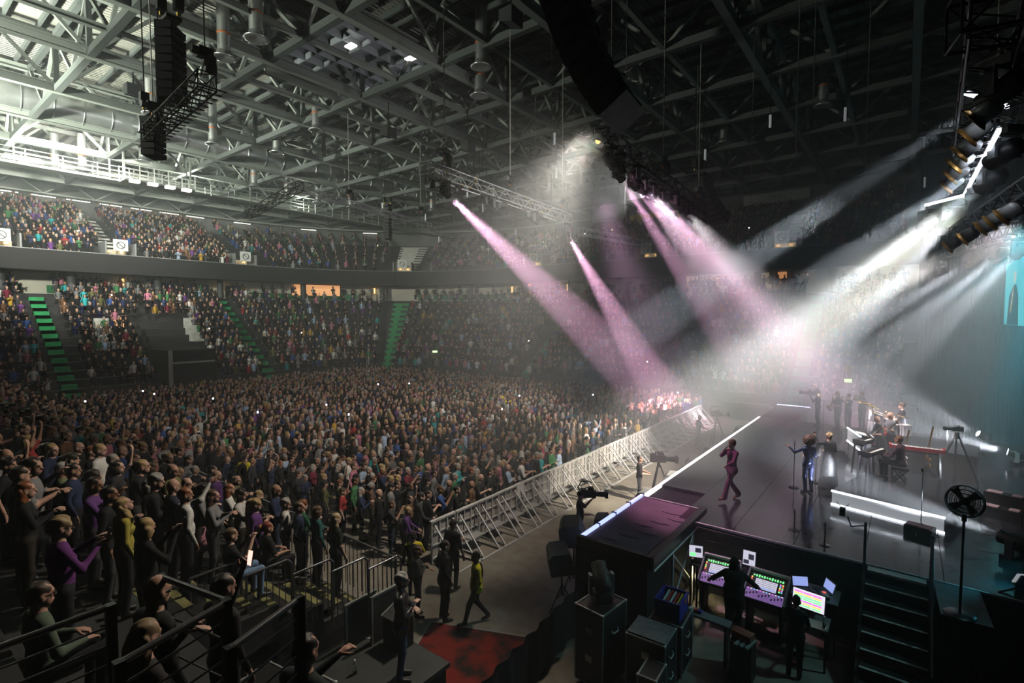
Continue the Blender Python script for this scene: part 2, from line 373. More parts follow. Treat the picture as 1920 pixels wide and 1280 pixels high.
# far side and backstage walls
MB().bbox(24, 24.3, -16, 64, 0, 26).build('wall_backstage', 'black_matt', kind='structure', label='black wall behind the stage')

# ------------------------------------------------------------------ roof
m, nt, b = new_mat('roof_deck')
tc = nt.nodes.new('ShaderNodeTexCoord'); wv = nt.nodes.new('ShaderNodeTexWave'); wv.bands_direction = 'X'; wv.inputs['Scale'].default_value = 1.1; wv.inputs['Distortion'].default_value = 0.15
nz = nt.nodes.new('ShaderNodeTexNoise'); nz.inputs['Scale'].default_value = 0.35; nz.inputs['Detail'].default_value = 5
rp = nt.nodes.new('ShaderNodeValToRGB'); rp.color_ramp.elements[0].color = (0.45, 0.45, 0.40, 1); rp.color_ramp.elements[1].color = (0.72, 0.70, 0.62, 1)
bp = nt.nodes.new('ShaderNodeBump'); bp.inputs['Strength'].default_value = 0.9; bp.inputs['Distance'].default_value = 0.15
nt.links.new(tc.outputs['Object'], wv.inputs[0]); nt.links.new(tc.outputs['Object'], nz.inputs[0])
nt.links.new(nz.outputs[0], rp.inputs[0]); nt.links.new(rp.outputs[0], b.inputs['Base Color'])
nt.links.new(wv.outputs[1], bp.inputs['Height']); nt.links.new(bp.outputs[0], b.inputs['Normal']); b.inputs['Roughness'].default_value = 0.7
ceil = MB().bbox(-76, 24, -16, 64, 22.8, 23.0).build('ceiling', m, kind='structure', label='corrugated pale roof deck over steel trusses')
for i in range(46):
    y = -8 + i * 1.35
    a, bb = (-74, y, 22.62), (20, y, 22.62)
    if seen_seg(a, bb, 50, 20): beam('purlin', a, bb, 0.12, 0.30, M['steel_dark'], ceil)
GX = [-18.6 - 6.2 * k for k in range(-5, 9)]; GY = [2.1 + 5.4 * j for j in range(-1, 10)]
ZB, ZT = 19.5, 22.3
for X in GX:
    parts = []
    if not seen_seg((X, -3, ZB), (X, 55, ZB), 60, 30): continue
    root = empty('roof_truss', (X, -3, ZB), label='grey steel roof truss spanning the hall lengthwise', cat='truss', group='lengthwise roof trusses', kind='structure')
    beam('bottom_chord', (X, -6, ZB), (X, 56, ZB), 0.34, 0.46, M['steel'], root, 'I')
    beam('top_chord', (X, -6, ZT), (X, 56, ZT), 0.3, 0.34, M['steel'], root, 'I')
    for j, Y in enumerate(GY):
        if seen_seg((X, Y, ZB), (X, Y, ZT), 80): beam('vertical', (X, Y, ZB), (X, Y, ZT), 0.22, 0.22, M['steel_dark'], root)
        if j + 1 < len(GY):
            ym = (Y + GY[j + 1]) / 2
            for a, bb in (((X, Y, ZB), (X, ym, ZT)), ((X, GY[j + 1], ZB), (X, ym, ZT))):
                if seen_seg(a, bb, 80): beam('diagonal', a, bb, 0.16, 0.16, M['steel'], root)
for Y in GY:
    if not seen_seg((-70, Y, ZB), (20, Y, ZB), 60, 30): continue
    root = empty('roof_crossbeam', (-70, Y, ZB), label='steel roof truss crossing the hall, coloured dark for shade', cat='truss', group='crosswise roof trusses', kind='structure')
    beam('bottom_chord', (-71, Y, ZB - 0.05), (20, Y, ZB - 0.05), 0.30, 0.34, M['steel_dark'], root)
    beam('top_chord', (-71, Y, ZT), (20, Y, ZT), 0.26, 0.30, M['steel_dark'], root)
    for k in range(len(GX) - 1):
        a, bb, xm = GX[k], GX[k + 1], (GX[k] + GX[k + 1]) / 2
        for p, q in (((a, Y, ZT), (xm, Y, ZB)), ((bb, Y, ZT), (xm, Y, ZB))):
            if seen_seg(p, q, 80): beam('diagonal', p, q, 0.15, 0.15, M['steel'], root)
for X in [(GX[k] + GX[k + 1]) / 2 for k in range(len(GX) - 1)]:
    for j in range(len(GY) - 1):
        a, bb = (X, GY[j], ZB + 0.02), (X, GY[j + 1], ZB + 0.02)
        if (j * 3 + int(-X)) % 3 == 0 and seen_seg(a, bb, 40):
            o = beam('roof_tie_beam', a, bb, 0.22, 0.26, M['steel'], None, 'I')
            tag(o, 'pale secondary beam tied between two crosswise trusses', 'beam', 'secondary roof beams', 'structure')
# big ventilation ducts
def duct(X, y0, y1, z, r, label, seg=1.5):
    root = empty('air_duct', (X, y0, z), label=label, cat='duct')
    y = y0; n = 0; me = None
    me = MB().tube((0, 0, 0), (0, seg - 0.06, 0), r, n=24).mesh('duct_section', 'duct')
    rg = MB().lathe([(r, 0), (r + 0.05, 0.0), (r + 0.05, 0.06), (r, 0.06)], n=24, axis=(0, 1, 0)).mesh('duct_ring', 'duct')
    while y < y1:
        inst('duct_section', me, root, (0, y - y0, 0)); inst('joint_ring', rg, root, (0, y - y0 + seg - 0.06, 0)); y += seg
    return root
duct(-43.6, -2, 48, 20.5, 0.85, 'large silver ventilation duct running under the roof deck')
duct(-27.9, -2, 46, 21.3, 0.42, 'narrow silver ventilation duct high under the roof deck')
duct(-13.0, 2, 46, 21.3, 0.40, 'narrow silver duct over the lighting truss')
# drop nozzles
def nozzle(x, y, z):
    root = empty('air_nozzle', (x, y, z), label='silver vertical air nozzle with flared bell mouth', cat='air nozzle', group='air nozzles hanging from the roof')
    inst('drop_pipe', NZ[0], root); inst('bell_mouth', NZ[1], root); inst('red_strap', NZ[2], root)
NZ = [MB().tube((0, 0, 0.15), (0, 0, 2.6), 0.27, n=14).mesh('drop_pipe', 'duct'),
      MB().lathe([(0.27, 0.2), (0.32, 0.05), (0.45, -0.06), (0.50, -0.1), (0.40, -0.12), (0.25, -0.04), (0.0, -0.02)], n=18).mesh('bell_mouth', 'duct'),
      MB().lathe([(0.275, 0.9), (0.285, 0.9), (0.285, 0.97), (0.275, 0.97)], n=14).mesh('red_strap', 'orange')]
for x, y in [(-21.7, 10.8), (-24.4, 10.7), (-29.3, 18.2), (-18.0, 20.6), (-15.9, 18.3), (-34.3, 11.0), (-45.3, 13.9), (-51.4, 11.7), (-53.1, 10.4), (-37.1, 15.4), (-35.4, 18.9), (-46.2, 22.5), (-47.0, 26.0), (-47.5, 29.5), (-47.0, 33.0), (-46.0, 36.5), (-41.5, 39.5), (-38, 40.0), (-33, 40.0), (-26.4, 40.0), (-23, 40), (-17, 36), (-10, 36), (-4, 33)]:
    nozzle(x, y, 18.65)
# coffered ceiling unit
root = empty('coffered_ceiling_unit', (-23, 16.5, 20.6), label='pale square coffered panel unit hung between roof trusses', cat='ceiling unit')
x0, x1, y0, y1, z = -26.6, -20.0, 14.2, 19.6, 20.9
M['coffer'] = mat('coffer_panel', (0.50, 0.54, 0.60), 0.6)
nx, ny = 6, 5; cw, ch = (x1 - x0) / nx, (y1 - y0) / ny
pm = MB().box((0, 0, 0), (cw - 0.06, ch - 0.06, 0.04)).mesh('panel', M['coffer'])
for i in range(nx):
    for j in range(ny):
        inst('panel', pm, root, Vector((x0 + (i + .5) * cw, y0 + (j + .5) * ch, z)) - root.location)
for i in range(nx + 1): beam('rib', (x0 + i * cw, y0, z - 0.17), (x0 + i * cw, y1, z - 0.17), 0.06, 0.42, M['coffer'], root)
for j in range(ny + 1): beam('rib', (x0, y0 + j * ch, z - 0.2), (x1, y0 + j * ch, z - 0.2), 0.06, 0.34, M['coffer'], root)
for xx in (x0 - 0.5, x1 + 0.5): beam('edge_girder', (xx, y0 - 0.3, z - 0.7), (xx, y1 + 0.3, z - 0.7), 0.25, 0.8, M['steel'], root, 'I')
for xx, yy in ((-22.0, 15.6), (-20.6, 18.2), (-25.9, 19.5)):
    MB().box((xx, yy, z - 0.6), (0.55, 0.35, 0.08)).build('panel_lamp', 'tube', root)
# end catwalk with railings and floods
root = empty('catwalk', (-49.2, 20, 17.6), label='grey catwalk with railings crossing under the end of the roof', cat='catwalk')
MB().bbox(-50.0, -48.8, 2, 48, 17.55, 17.65).build('deck', 'steel', root)
for xx in (-50.0, -48.8):
    for zz in (17.95, 18.3, 18.65): beam('rail', (xx, 2, zz), (xx, 48, zz), 0.05, 0.05, M['steel'], root)
    for k in range(24): beam('post', (xx, 2 + k * 2, 17.6), (xx, 2 + k * 2, 18.7), 0.06, 0.06, M['steel'], root)
for k in range(9): beam('hanger', (-49.4, 2.1 + 5.4 * k, 17.6), (-49.4, 2.1 + 5.4 * k, 22.2), 0.1, 0.1, M['steel'], root)
root = empty('service_platform', (-46.5, 15.2, 17.2), label='railed service platform with square floodlights below it', cat='platform')
MB().bbox(-47.2, -45.9, 12.9, 17.6, 17.15, 17.28).build('deck', 'steel', root)
for xx in (-47.2, -45.9):
    for zz in (17.6, 17.95, 18.3): beam('rail', (xx, 12.9, zz), (xx, 17.6, zz), 0.05, 0.05, M['white'], root)
    for k in range(6): beam('post', (xx, 12.9 + k * 0.94, 17.2), (xx, 12.9 + k * 0.94, 18.35), 0.06, 0.06, M['white'], root)
for yy in (13.0, 17.5): beam('hanger', (-46.5, yy, 17.2), (-46.5, yy, 19.6), 0.12, 0.12, M['steel'], root)
for k in range(4): MB().box((-45.6, 13.4 + k * 1.15, 17.05), (0.45, 0.6, 0.2)).build('floodlight', 'tube', root)
for x, y in HOUSE:
    root = empty('house_floodlight', (x, y, 17.65), label='grey arena floodlight standing on the end catwalk', cat='floodlight', group='house floodlights')
    MB().box((x, y, 17.9), (0.5, 0.5, 0.3)).build('housing', 'grey', root)
    MB().tube((x, y, 17.65), (x, y, 17.8), 0.06).build('yoke', 'grey', root)
# rows of tube lights along the rim
me = MB().box((0, 0, 0), (0.10, 1.9, 0.07)).mesh('tube', 'tube'); hb = MB().box((0, 0, 0.07), (0.16, 2.0, 0.06)).mesh('housing', 'grey')
for k in range(13):
    t = 14 + k * 2.7; x, y = bowl(t, sT - 0.4); x2, y2 = bowl(t + 0.5, sT - 0.4)
    root = empty('rim_tube_light', (x, y, 18.75), rz=math.atan2(y2 - y, x2 - x) - math.pi / 2, label='long white tube light under the roof rim', cat='tube light', group='tube lights along the roof rim')
    inst('tube', me, root); inst('housing', hb, root)
root = empty('rim_girder', (-66, 20, 19), label='lattice girder running along the roof rim above the rear wall', cat='girder', kind='structure')
P = [bowl(t, sT - 1.2) for t in np.linspace(8, 62, 28)]
for k in range(27):
    beam('chord', (*P[k], 18.9), (*P[k + 1], 18.9), 0.14, 0.14, M['steel'], root); beam('chord', (*P[k], 20.3), (*P[k + 1], 20.3), 0.14, 0.14, M['steel'], root)
    beam('lattice', (*P[k], 18.9 if k % 2 else 20.3), (*P[k + 1], 20.3 if k % 2 else 18.9), 0.09, 0.09, M['steel'], root)
# exit lamps and banners on the far side
for t, s, z, lb in [(44.0, 18.5, 16.9, 'small yellow exit lamp high on the curved upper tier'), (62.0, 18.5, 17.2, 'small yellow exit lamp high on the far upper tier'), (51.0, 0.3, 3.4, 'small green and yellow exit sign on the lower tier front'), (87.0, -0.2, 3.2, 'small green exit sign behind the drum kit')]:
    x, y = bowl(t, s); root = empty('exit_lamp', (x, y, z), label=lb, cat='exit sign')
    MB().box((x, y, z), (0.35, 0.35, 0.18)).build('lamp', mat('exit_' + str(int(t)), (1, 1, 1), 0.5, emit=(1, 0.8, 0.3) if t > 40 and z > 10 else (0.5, 1, 0.35), estr=2.5), root)
    MB().box((x, y, z + 0.14), (0.4, 0.4, 0.06)).build('hood', 'dark_grey', root)
# boards and hospitality boxes at the back of the far upper tier
M['board'] = mat('board_grey', (.34, .36, .36), .7, noise=.15, nscale=1); M['board_y'] = mat('board_yellow', (.50, .42, .10), .7)
def board(t0, t1, s, z0, z1, m, label, text=None):
    a, bb = bowl(t0, s), bowl(t1, s); x, y = (a[0] + bb[0]) / 2, (a[1] + bb[1]) / 2
    r_ = empty('banner', (x, y, z0), label=label, cat='banner'); MB().bar((*a, (z0 + z1) / 2), (*bb, (z0 + z1) / 2), .08, z1 - z0).build('board', m, r_)
    if text:
        c = bpy.data.curves.new('lettering', 'FONT'); c.body = text; c.size = (z1 - z0) * .75; c.align_x = 'CENTER'; c.align_y = 'CENTER'; c.extrude = .01
        o = bpy.data.objects.new('lettering', c); COL.objects.link(o); dg = bpy.context.evaluated_depsgraph_get(); me = bpy.data.meshes.new_from_object(o.evaluated_get(dg)); bpy.data.objects.remove(o)
        me.materials.clear(); me.materials.append(M['dark_grey'] if m != 'dark_grey' else M['white'])
        inst('lettering', me, r_, (0, -.08, (z1 - z0) / 2), (math.pi / 2, 0, 0))
board(58.5, 63.0, sT - .5, 18.6, 20.6, 'board', 'square pale board at the back of the far upper tier')
board(58.5, 62.0, sT - .6, 17.2, 18.2, 'dark_grey', 'dark board lettered THE under the square pale board', 'THE')
board(63.5, 69.5, sT - .5, 18.0, 18.9, 'board_y', 'long yellowish board at the back of the far upper tier')
board(70.0, 75.5, sT - .5, 18.0, 18.9, 'dark_grey', 'dark advertising board on the far upper tier')
board(76.0, 82.0, sT - .5, 18.4, 19.4, 'board', 'pale board lettered THE behind the pink beams', 'THE')
for k in range(5): board(66.0 + k * 4.6, 70.2 + k * 4.6, sT + .1, 20.0, 21.6, 'board', ORD[k] + ' pale hospitality box front high above the far upper tier')
# ------------------------------------------------------------------ people: smooth-union bodies meshed with surface nets
def cone(lb, a, ra, b_, rb): return ('c', lb, np.array(a, float), ra, np.array(b_, float), rb)
def ell(lb, c, r, rot=None): return ('e', lb, np.array(c, float), np.array(r, float), rot)
def pdist(pr, P):
    if pr[0] == 'c':
        a, ra, b_, rb = pr[2:]; ab = b_ - a; t = np.clip(((P - a) @ ab) / max(1e-9, ab @ ab), 0, 1)
        return np.linalg.norm(P - a - t[..., None] * ab, axis=-1) - (ra + t * (rb - ra))
    c, r, rot = pr[2:]; Q = P - c
    if rot is not None: Q = Q @ rot
    k = np.linalg.norm(Q / r, axis=-1); return (k - 1) * r.min()
def field(prims, P, k):
    d = None; best = None; lab = None
    for i, pr in enumerate(prims):
        x = pdist(pr, P)
        if d is None: d = x; best = x.copy(); lab = np.full(x.shape, pr[1])
        else:
            h = np.clip(0.5 + 0.5 * (d - x) / k, 0, 1); d = d * (1 - h) + x * h - k * h * (1 - h)
            m_ = x < best; best = np.where(m_, x, best); lab = np.where(m_, pr[1], lab)
    return d, lab
def nets(fn, lo, hi, res):
    lo = np.array(lo, float); hi = np.array(hi, float); n = np.maximum(3, np.ceil((hi - lo) / res).astype(int) + 1)
    ax = [lo[i] + res * np.arange(n[i]) for i in range(3)]
    G = np.stack(np.meshgrid(*ax, indexing='ij'), -1); D, _ = fn(G)
    ins = D < 0
    cs = np.zeros(n - 1, int)
    for i in (0, 1):
        for j in (0, 1):
            for k in (0, 1): cs += ins[i:n[0] - 1 + i, j:n[1] - 1 + j, k:n[2] - 1 + k]
    act = (cs > 0) & (cs < 8); idx = np.full(n - 1, -1); cells = np.argwhere(act); idx[act] = np.arange(len(cells))
    acc = np.zeros((len(cells), 3)); cnt = np.zeros(len(cells))
    cor = [(i, j, k) for i in (0, 1) for j in (0, 1) for k in (0, 1)]
    for a in cor:
        for c in range(3):
            if a[c] == 0:
                b_ = list(a); b_[c] = 1
                da = D[tuple((cells + a).T)]; db = D[tuple((cells + b_).T)]; x = (da < 0) != (db < 0)
                t = np.where(x, da / np.where(x, da - db, 1), 0)
                p = np.repeat(np.array(a, float)[None], len(cells), 0); p[:, c] = t
                acc += np.where(x[:, None], p, 0); cnt += x
    V = lo + (cells + acc / cnt[:, None]) * res
    F = []
    for c in range(3):
        u, v = (c + 1) % 3, (c + 2) % 3
        sl0 = [slice(None)] * 3; sl1 = [slice(None)] * 3; sl0[c] = slice(0, n[c] - 1); sl1[c] = slice(1, n[c])
        A = ins[tuple(sl0)]; B = ins[tuple(sl1)]
        e = np.argwhere(A != B); ok = (e[:, u] > 0) & (e[:, v] > 0) & (e[:, u] < n[u] - 1) & (e[:, v] < n[v] - 1); e = e[ok]
        if not len(e): continue
        q = []
        for du, dv in ((0, 0), (1, 0), (1, 1), (0, 1)):
            w_ = e.copy(); w_[:, u] -= du; w_[:, v] -= dv; q.append(idx[tuple(w_.T)])
        q = np.stack(q, -1); fl = ~A[tuple(e.T)]; q[fl] = q[fl][:, ::-1]
        F.append(q)
    return V, np.concatenate(F)
SK, TOP, BOT, SHO, EYE, LIP, TOP2 = range(7)
def rotm(yaw=0, pitch=0, roll=0): return np.array(Euler((roll, pitch, yaw)).to_matrix())
# arm poses: elbow and wrist for the left side (+y); the right side mirrors unless given
ARMS = {
 'down': ((-.03, .26, 1.15), (.07, .27, .90)), 'clap': ((.10, .26, 1.17), (.31, .035, 1.27)),
 'up': ((.10, .30, 1.58), (.16, .27, 1.84)), 'wave': ((.08, .36, 1.50), (.14, .44, 1.76)),
 'phone': ((.16, .23, 1.20), (.34, .06, 1.47)), 'cross': ((.06, .27, 1.17), (.22, -.06, 1.21)),
 'rail': ((.16, .27, 1.14), (.40, .16, 1.07)), 'pocket': ((-.08, .27, 1.16), (.06, .20, .95)), 'hold': ((.06, .26, 1.14), (.30, .14, 1.10)),
}
def pose(l='down', r='down', lean=0.0, yaw=0.0, tilt=0.0, legs='stand', **kw):
    return dict(l=l, r=r, lean=lean, yaw=yaw, tilt=tilt, legs=legs, **kw)
LEGS = {
 'stand': [((0, .09, .92), (.02, .10, .50), (-.03, .10, .09), (.13, .11, .035)), ((0, -.09, .92), (.02, -.10, .50), (-.03, -.10, .09), (.13, -.11, .035))],
 'apart': [((0, .09, .92), (.03, .16, .50), (-.02, .20, .09), (.14, .23, .035)), ((0, -.09, .92), (.02, -.15, .50), (-.03, -.20, .09), (.13, -.23, .035))],
 'walk': [((0, .09, .92), (.20, .09, .54), (.30, .09, .13), (.47, .09, .10)), ((0, -.09, .92), (-.02, -.09, .50), (-.30, -.09, .12), (-.16, -.10, .035))],
 'sit': [((0, .10, .52), (.44, .14, .52), (.42, .14, .09), (.58, .15, .035)), ((0, -.10, .52), (.44, -.14, .52), (.42, -.14, .09), (.58, -.15, .035))],
}
HEADP = [ell(SK, (0, 0, .02), (.098, .077, .112)), ell(SK, (.032, 0, -.058), (.064, .056, .062)), cone(SK, (.088, 0, .012), .010, (.108, 0, -.024), .016),
         ell(SK, (.074, 0, .036), (.028, .054, .012)), ell(SK, (-.008, .079, -.008), (.024, .012, .032)), ell(SK, (-.008, -.079, -.008), (.024, .012, .032)),
         ell(EYE, (.087, .031, .012), (.011, .014, .008)), ell(EYE, (.087, -.031, .012), (.011, .014, .008)), ell(LIP, (.089, 0, -.060), (.013, .024, .008))]
def hand(prims, wr, el, side, curl, k=1.0):
    d = np.array(wr) - np.array(el); d /= np.linalg.norm(d)
    up = np.array((0, 0, 1.0)) if abs(d[2]) < .8 else np.array((1.0, 0, 0))
    s = np.cross(d, up); s /= np.linalg.norm(s); nn = np.cross(s, d)
    if side < 0: s = -s
    # palm faces inwards: fingers curl about the forearm axis towards -nn
    wr = np.array(wr); prims.append(cone(SK, wr, .024, wr + d * .02, .026)); 
    prims.append(ell(SK, wr + d * .05, (.05, .040, .018), np.stack([d, s, nn], 1)))
    for i, (o, L) in enumerate(((-.030, .062), (-.010, .074), (.011, .078), (.031, .068))):
        a = wr + d * .088 + s * o; c1, c2 = curl * .7, curl * 1.7
        b_ = a + (d * math.cos(c1) - nn * math.sin(c1)) * L * .5; c = b_ + (d * math.cos(c2) - nn * math.sin(c2)) * L * .5
        prims.append(cone(SK, a - d * .02, .0105, b_, .0095)); prims.append(cone(SK, b_, .0095, c, .0085))
    a = wr + d * .03 + s * .036; b_ = a + s * .030 + d * .035 - nn * .012; c = b_ + d * .030 + s * .004 - nn * .012
    prims.append(cone(SK, a - s * .01, .013, b_, .011)); prims.append(cone(SK, b_, .011, c, .0095))
def person_data(ps, fem=False, fat=1.0, sleeve=1.0, bodyres=.021, fine=.0085, dress=False, jacket=False, curl=0.6):
    """vertices, quads and material labels of a body; also the head frame for the hair"""
    sit = ps['legs'] == 'sit'; dz = -.42 if sit else 0.0
    lean = ps['lean']; hip = np.array((0, 0, .95 + dz)); Rl = rotm(0, lean)
    def up(p): return hip + Rl @ (np.array(p, float) + np.array((0, 0, dz)) - hip)
    b = []
    sw = .92 if fem else 1.0
    b.append(ell(TOP, up((0, 0, 1.29)), (.115 * fat, .175 * sw * fat ** .5, .20), Rl)); b.append(ell(TOP, up((.015, 0, 1.07)), (.118 * fat, .150 * sw * fat, .17), Rl))
    b.append(cone(TOP, up((-.005, .12 * sw, 1.40)), .075, up((-.005, -.12 * sw, 1.40)), .075))
    if fem: b.append(ell(TOP, up((.085, .06, 1.27)), (.06, .065, .06), Rl)); b.append(ell(TOP, up((.085, -.06, 1.27)), (.06, .065, .06), Rl))
    b.append(ell(BOT if not (jacket or dress) else TOP, up((0, 0, .95)), (.12 * fat, .165 * (1.04 if fem else 1) * fat ** .5, .13), Rl))
    if jacket: b.append(ell(TOP, up((0, 0, .88)), (.135 * fat, .185, .14), Rl))
    if dress: b.append(cone(TOP, up((0, 0, .95)), .14, up((.02, 0, .60)), .22))
    b.append(cone(SK, up((-.005, 0, 1.42)), .060, up((.015, 0, 1.54)), .052))
    H = up((.02, 0, 1.625))
    for sgn, key in ((1, 'l'), (-1, 'r')):
        ap = ps[key]; e, w_ = ARMS[ap] if isinstance(ap, str) else ap
        if isinstance(ap, str): e = (e[0], sgn * e[1], e[2]); w_ = (w_[0], sgn * w_[1], w_[2])
        sh = up((-.005, sgn * .175 * sw, 1.40)); e = up(e); w_ = up(w_)
        b.append(cone(TOP, sh, .060 * sw, e, .046 * sw)); fl = TOP if sleeve > .6 else SK
        if sleeve <= .35: b.append(cone(SK, sh * .6 + e * .4, .044, e, .043)); 
        b.append(cone(fl, e, .045 * sw, w_, .030)); ps['_' + key] = (w_, e, sgn)
    for h, kn, an, to in LEGS[ps['legs']] if isinstance(ps['legs'], str) else ps['legs']:
        h, kn, an, to = (np.array(q, float) for q in (h, kn, an, to))
        b.append(cone(BOT, h, .092 * fat ** .5, kn, .062)); b.append(cone(BOT, kn, .062, an + (0, 0, .02), .050 if not ps.get('flare') else .075)); b.append(cone(SHO, an - (.02, 0, .03), .042, to, .034))
    allp = np.array([p for q in b for p in ((q[2], q[4]) if q[0] == 'c' else (q[2] - q[3].max() * .8, q[2] + q[3].max() * .8))])
    lo, hi = allp.min(0) - .11, allp.max(0) + .11; lo[2] = max(lo[2], -.02)
    fn = lambda P: field(b, P, .035)
    V, F = nets(fn, lo, hi, bodyres); V[:, 2] = np.maximum(V[:, 2], 0)
    Fc = V[F].mean(1); L = fn(Fc)[1]
    Vs, Fs, Ls = [V], [F], [L]; off = len(V)
    Rh = rotm(ps['yaw'], ps['tilt'] + lean * .3)
    hp = [(q[0], q[1], H + Rh @ q[2], *( (q[3], H + Rh @ q[4], q[5]) if q[0] == 'c' else (q[3], Rh if q[4] is None else Rh @ q[4]))) for q in HEADP]
    hp.append(cone(SK, H + Rh @ np.array((-.02, 0, -.05)), .054, up((.0, 0, 1.47)), .056))
    fn2 = lambda P: field(hp, P, .012)
    V2, F2 = nets(fn2, H - .2, H + .16, fine); L2 = fn2(V2[F2].mean(1))[1]
    Vs.append(V2); Fs.append(F2 + off); Ls.append(L2); off += len(V2)
    for key in 'lr':
        w_, e, sgn = ps['_' + key]; hh = []; hand(hh, w_, e, sgn, ps.get('curl', curl)); fn3 = lambda P: field(hh, P, .006)
        V3, F3 = nets(fn3, w_ - .20, w_ + .20, fine * .95)
        Vs.append(V3); Fs.append(F3 + off); Ls.append(np.zeros(len(F3), int)); off += len(V3)
    return np.concatenate(Vs), np.concatenate(Fs), np.concatenate(Ls), H, Rh
def hair_data(style, H, Rh, res=.011):
    inv = Rh
    def fn(P):
        Q = (P - H) @ inv
        def E(c, r): 
            return (np.linalg.norm((Q - np.array(c)) / np.array(r), axis=-1) - 1) * min(r)
        x, y, z = Q[..., 0], Q[..., 1], Q[..., 2]
        cap = np.maximum(E((-.014, 0, .034), (.103, .083, .110)), -(z - .62 * x + .012))
        wig = .006 * np.sin(60 * y + 25 * x) * np.sin(40 * z)
        if style == 'short': d = cap + wig
        elif style == 'long':
            d = np.minimum(cap, np.maximum(E((-.050, 0, -.10), (.075, .112, .225)), x - .015 - .25 * np.abs(y))) + wig
        elif style == 'bob':
            d = np.minimum(cap, np.maximum(E((-.03, 0, -.035), (.095, .112, .13)), x - .035 - .2 * np.abs(y))) + wig
        elif style == 'bun': d = np.minimum(cap, E((-.11, 0, .06), (.045, .045, .045))) + wig
        elif style == 'fringe': d = np.maximum(E((-.010, 0, .040), (.110, .087, .114)), -(z - .48 * x + .010)) + wig * 1.5
        elif style == 'curly':
            d = np.maximum(E((-.03, 0, .03), (.165, .180, .175)), -(np.maximum(E((.14, 0, -.04), (.10, .085, .13)), -1))) + .016 * np.sin(55 * x) * np.sin(55 * y) * np.sin(55 * z)
        elif style == 'hat': d = np.minimum(np.maximum(E((-.005, 0, .06), (.112, .095, .10)), .03 - z), np.maximum(E((0, 0, .035), (.165, .15, .05)), np.abs(z - .035) - .008))
        elif style == 'cap': d = np.minimum(np.maximum(E((-.005, 0, .05), (.112, .092, .10)), .02 - z), np.maximum(E((.09, 0, .03), (.10, .075, .05)), np.abs(z - .03) - .007))
        return d, None
    V, F = nets(fn, H - np.array((.26, .26, .40)), H + np.array((.26, .26, .24)), res)
    return V, F
def to_mesh(name, V, F, L=None, mats=(), smooth=True):
    me = bpy.data.meshes.new(name); n = len(F); k = F.shape[1]
    me.vertices.add(len(V)); me.vertices.foreach_set('co', np.ascontiguousarray(V, np.float32).ravel())
    me.loops.add(n * k); me.loops.foreach_set('vertex_index', np.ascontiguousarray(F, np.int32).ravel())
    me.polygons.add(n); me.polygons.foreach_set('loop_start', np.arange(0, n * k, k, dtype=np.int32)); me.polygons.foreach_set('loop_total', np.full(n, k, np.int32))
    for m_ in mats: me.materials.append(m_)
    if L is not None: me.polygons.foreach_set('material_index', np.ascontiguousarray(L, np.int32))
    me.polygons.foreach_set('use_smooth', np.full(n, smooth)); me.update(); me.validate()
    return me
def ramp_mat(name, cols, src='Random', rough=0.7, noise=0.0):
    m, nt, b = new_mat(name); oi = nt.nodes.new('ShaderNodeObjectInfo')
    if cols is None: nt.links.new(oi.outputs['Color'], b.inputs['Base Color'])
    else:
        r = nt.nodes.new('ShaderNodeValToRGB'); r.color_ramp.interpolation = 'CONSTANT'
        while len(r.color_ramp.elements) < len(cols): r.color_ramp.elements.new(0.5)
        for i, c in enumerate(cols): r.color_ramp.elements[i].position = i / len(cols); r.color_ramp.elements[i].color = (*c, 1)
        nt.links.new(oi.outputs['Random'], r.inputs[0]); nt.links.new(r.outputs[0], b.inputs['Base Color'])
    b.inputs['Roughness'].default_value = rough; b.inputs['Specular IOR Level'].default_value = 0.3
    return m
SKINS = [(.52, .30, .22), (.60, .37, .28), (.46, .26, .18), (.66, .42, .33), (.55, .32, .25), (.30, .15, .09), (.58, .35, .26)]
M['skin'] = ramp_mat('skin', SKINS, rough=0.5); M['eye'] = mat('eye', (.03, .025, .02), .3); M['lip'] = mat('lip', (.42, .15, .13), .5)
M['cloth_top'] = ramp_mat('cloth_top', None, rough=.85)
M['cloth_bottom'] = ramp_mat('cloth_bottom', [(.012, .012, .015), (.02, .025, .045), (.035, .05, .09), (.015, .015, .015), (.05, .05, .055), (.03, .025, .02)], rough=.85)
M['shoe'] = mat('shoe', (.02, .018, .017), .5); M['hair'] = ramp_mat('hair', None, rough=.55)
BODYM = [M['skin'], M['cloth_top'], M['cloth_bottom'], M['shoe'], M['eye'], M['lip'], M['cloth_top']]
TPL = [  # pose, options, words
 (pose('clap', 'clap', tilt=-.05), dict(fem=True), 'clapping', True), (pose('down', 'down', yaw=.1), dict(fat=1.15), 'arms down', False),
 (pose('up', 'down', tilt=-.12), dict(fem=True, sleeve=.5), 'raising one arm', True), (pose('phone', 'phone', tilt=.02), dict(sleeve=.5), 'hands up before the face', False),
 (pose('cross', 'cross', yaw=-.1), dict(fat=1.1), 'arms folded', False), (pose('hold', 'down', yaw=.25), dict(fem=True), 'one forearm forward', True),
 (pose('clap', 'clap', yaw=-.2, lean=.06), dict(fat=1.2, sleeve=.3), 'clapping, short sleeves', False), (pose('up', 'up', tilt=-.15), dict(fem=True, sleeve=.3), 'raising both arms', True),
 (pose('pocket', 'pocket', yaw=-.15), dict(), 'hands in pockets', False), (pose('rail', 'rail', lean=.18, tilt=-.15), dict(fat=1.05), 'leaning on forearms', False),
]
BODIES = []
for i, (ps, op, wd, fm) in enumerate(TPL):
    V, F, L, H, Rh = person_data(ps, **op); BODIES.append((to_mesh('body_shape', V, F, L, BODYM), wd, fm, H, Rh))
STY = {'f': ['long', 'bob', 'fringe', 'bun', 'long'], 'm': ['short', 'fringe', 'short', 'short', 'bald']}
_hair = {}
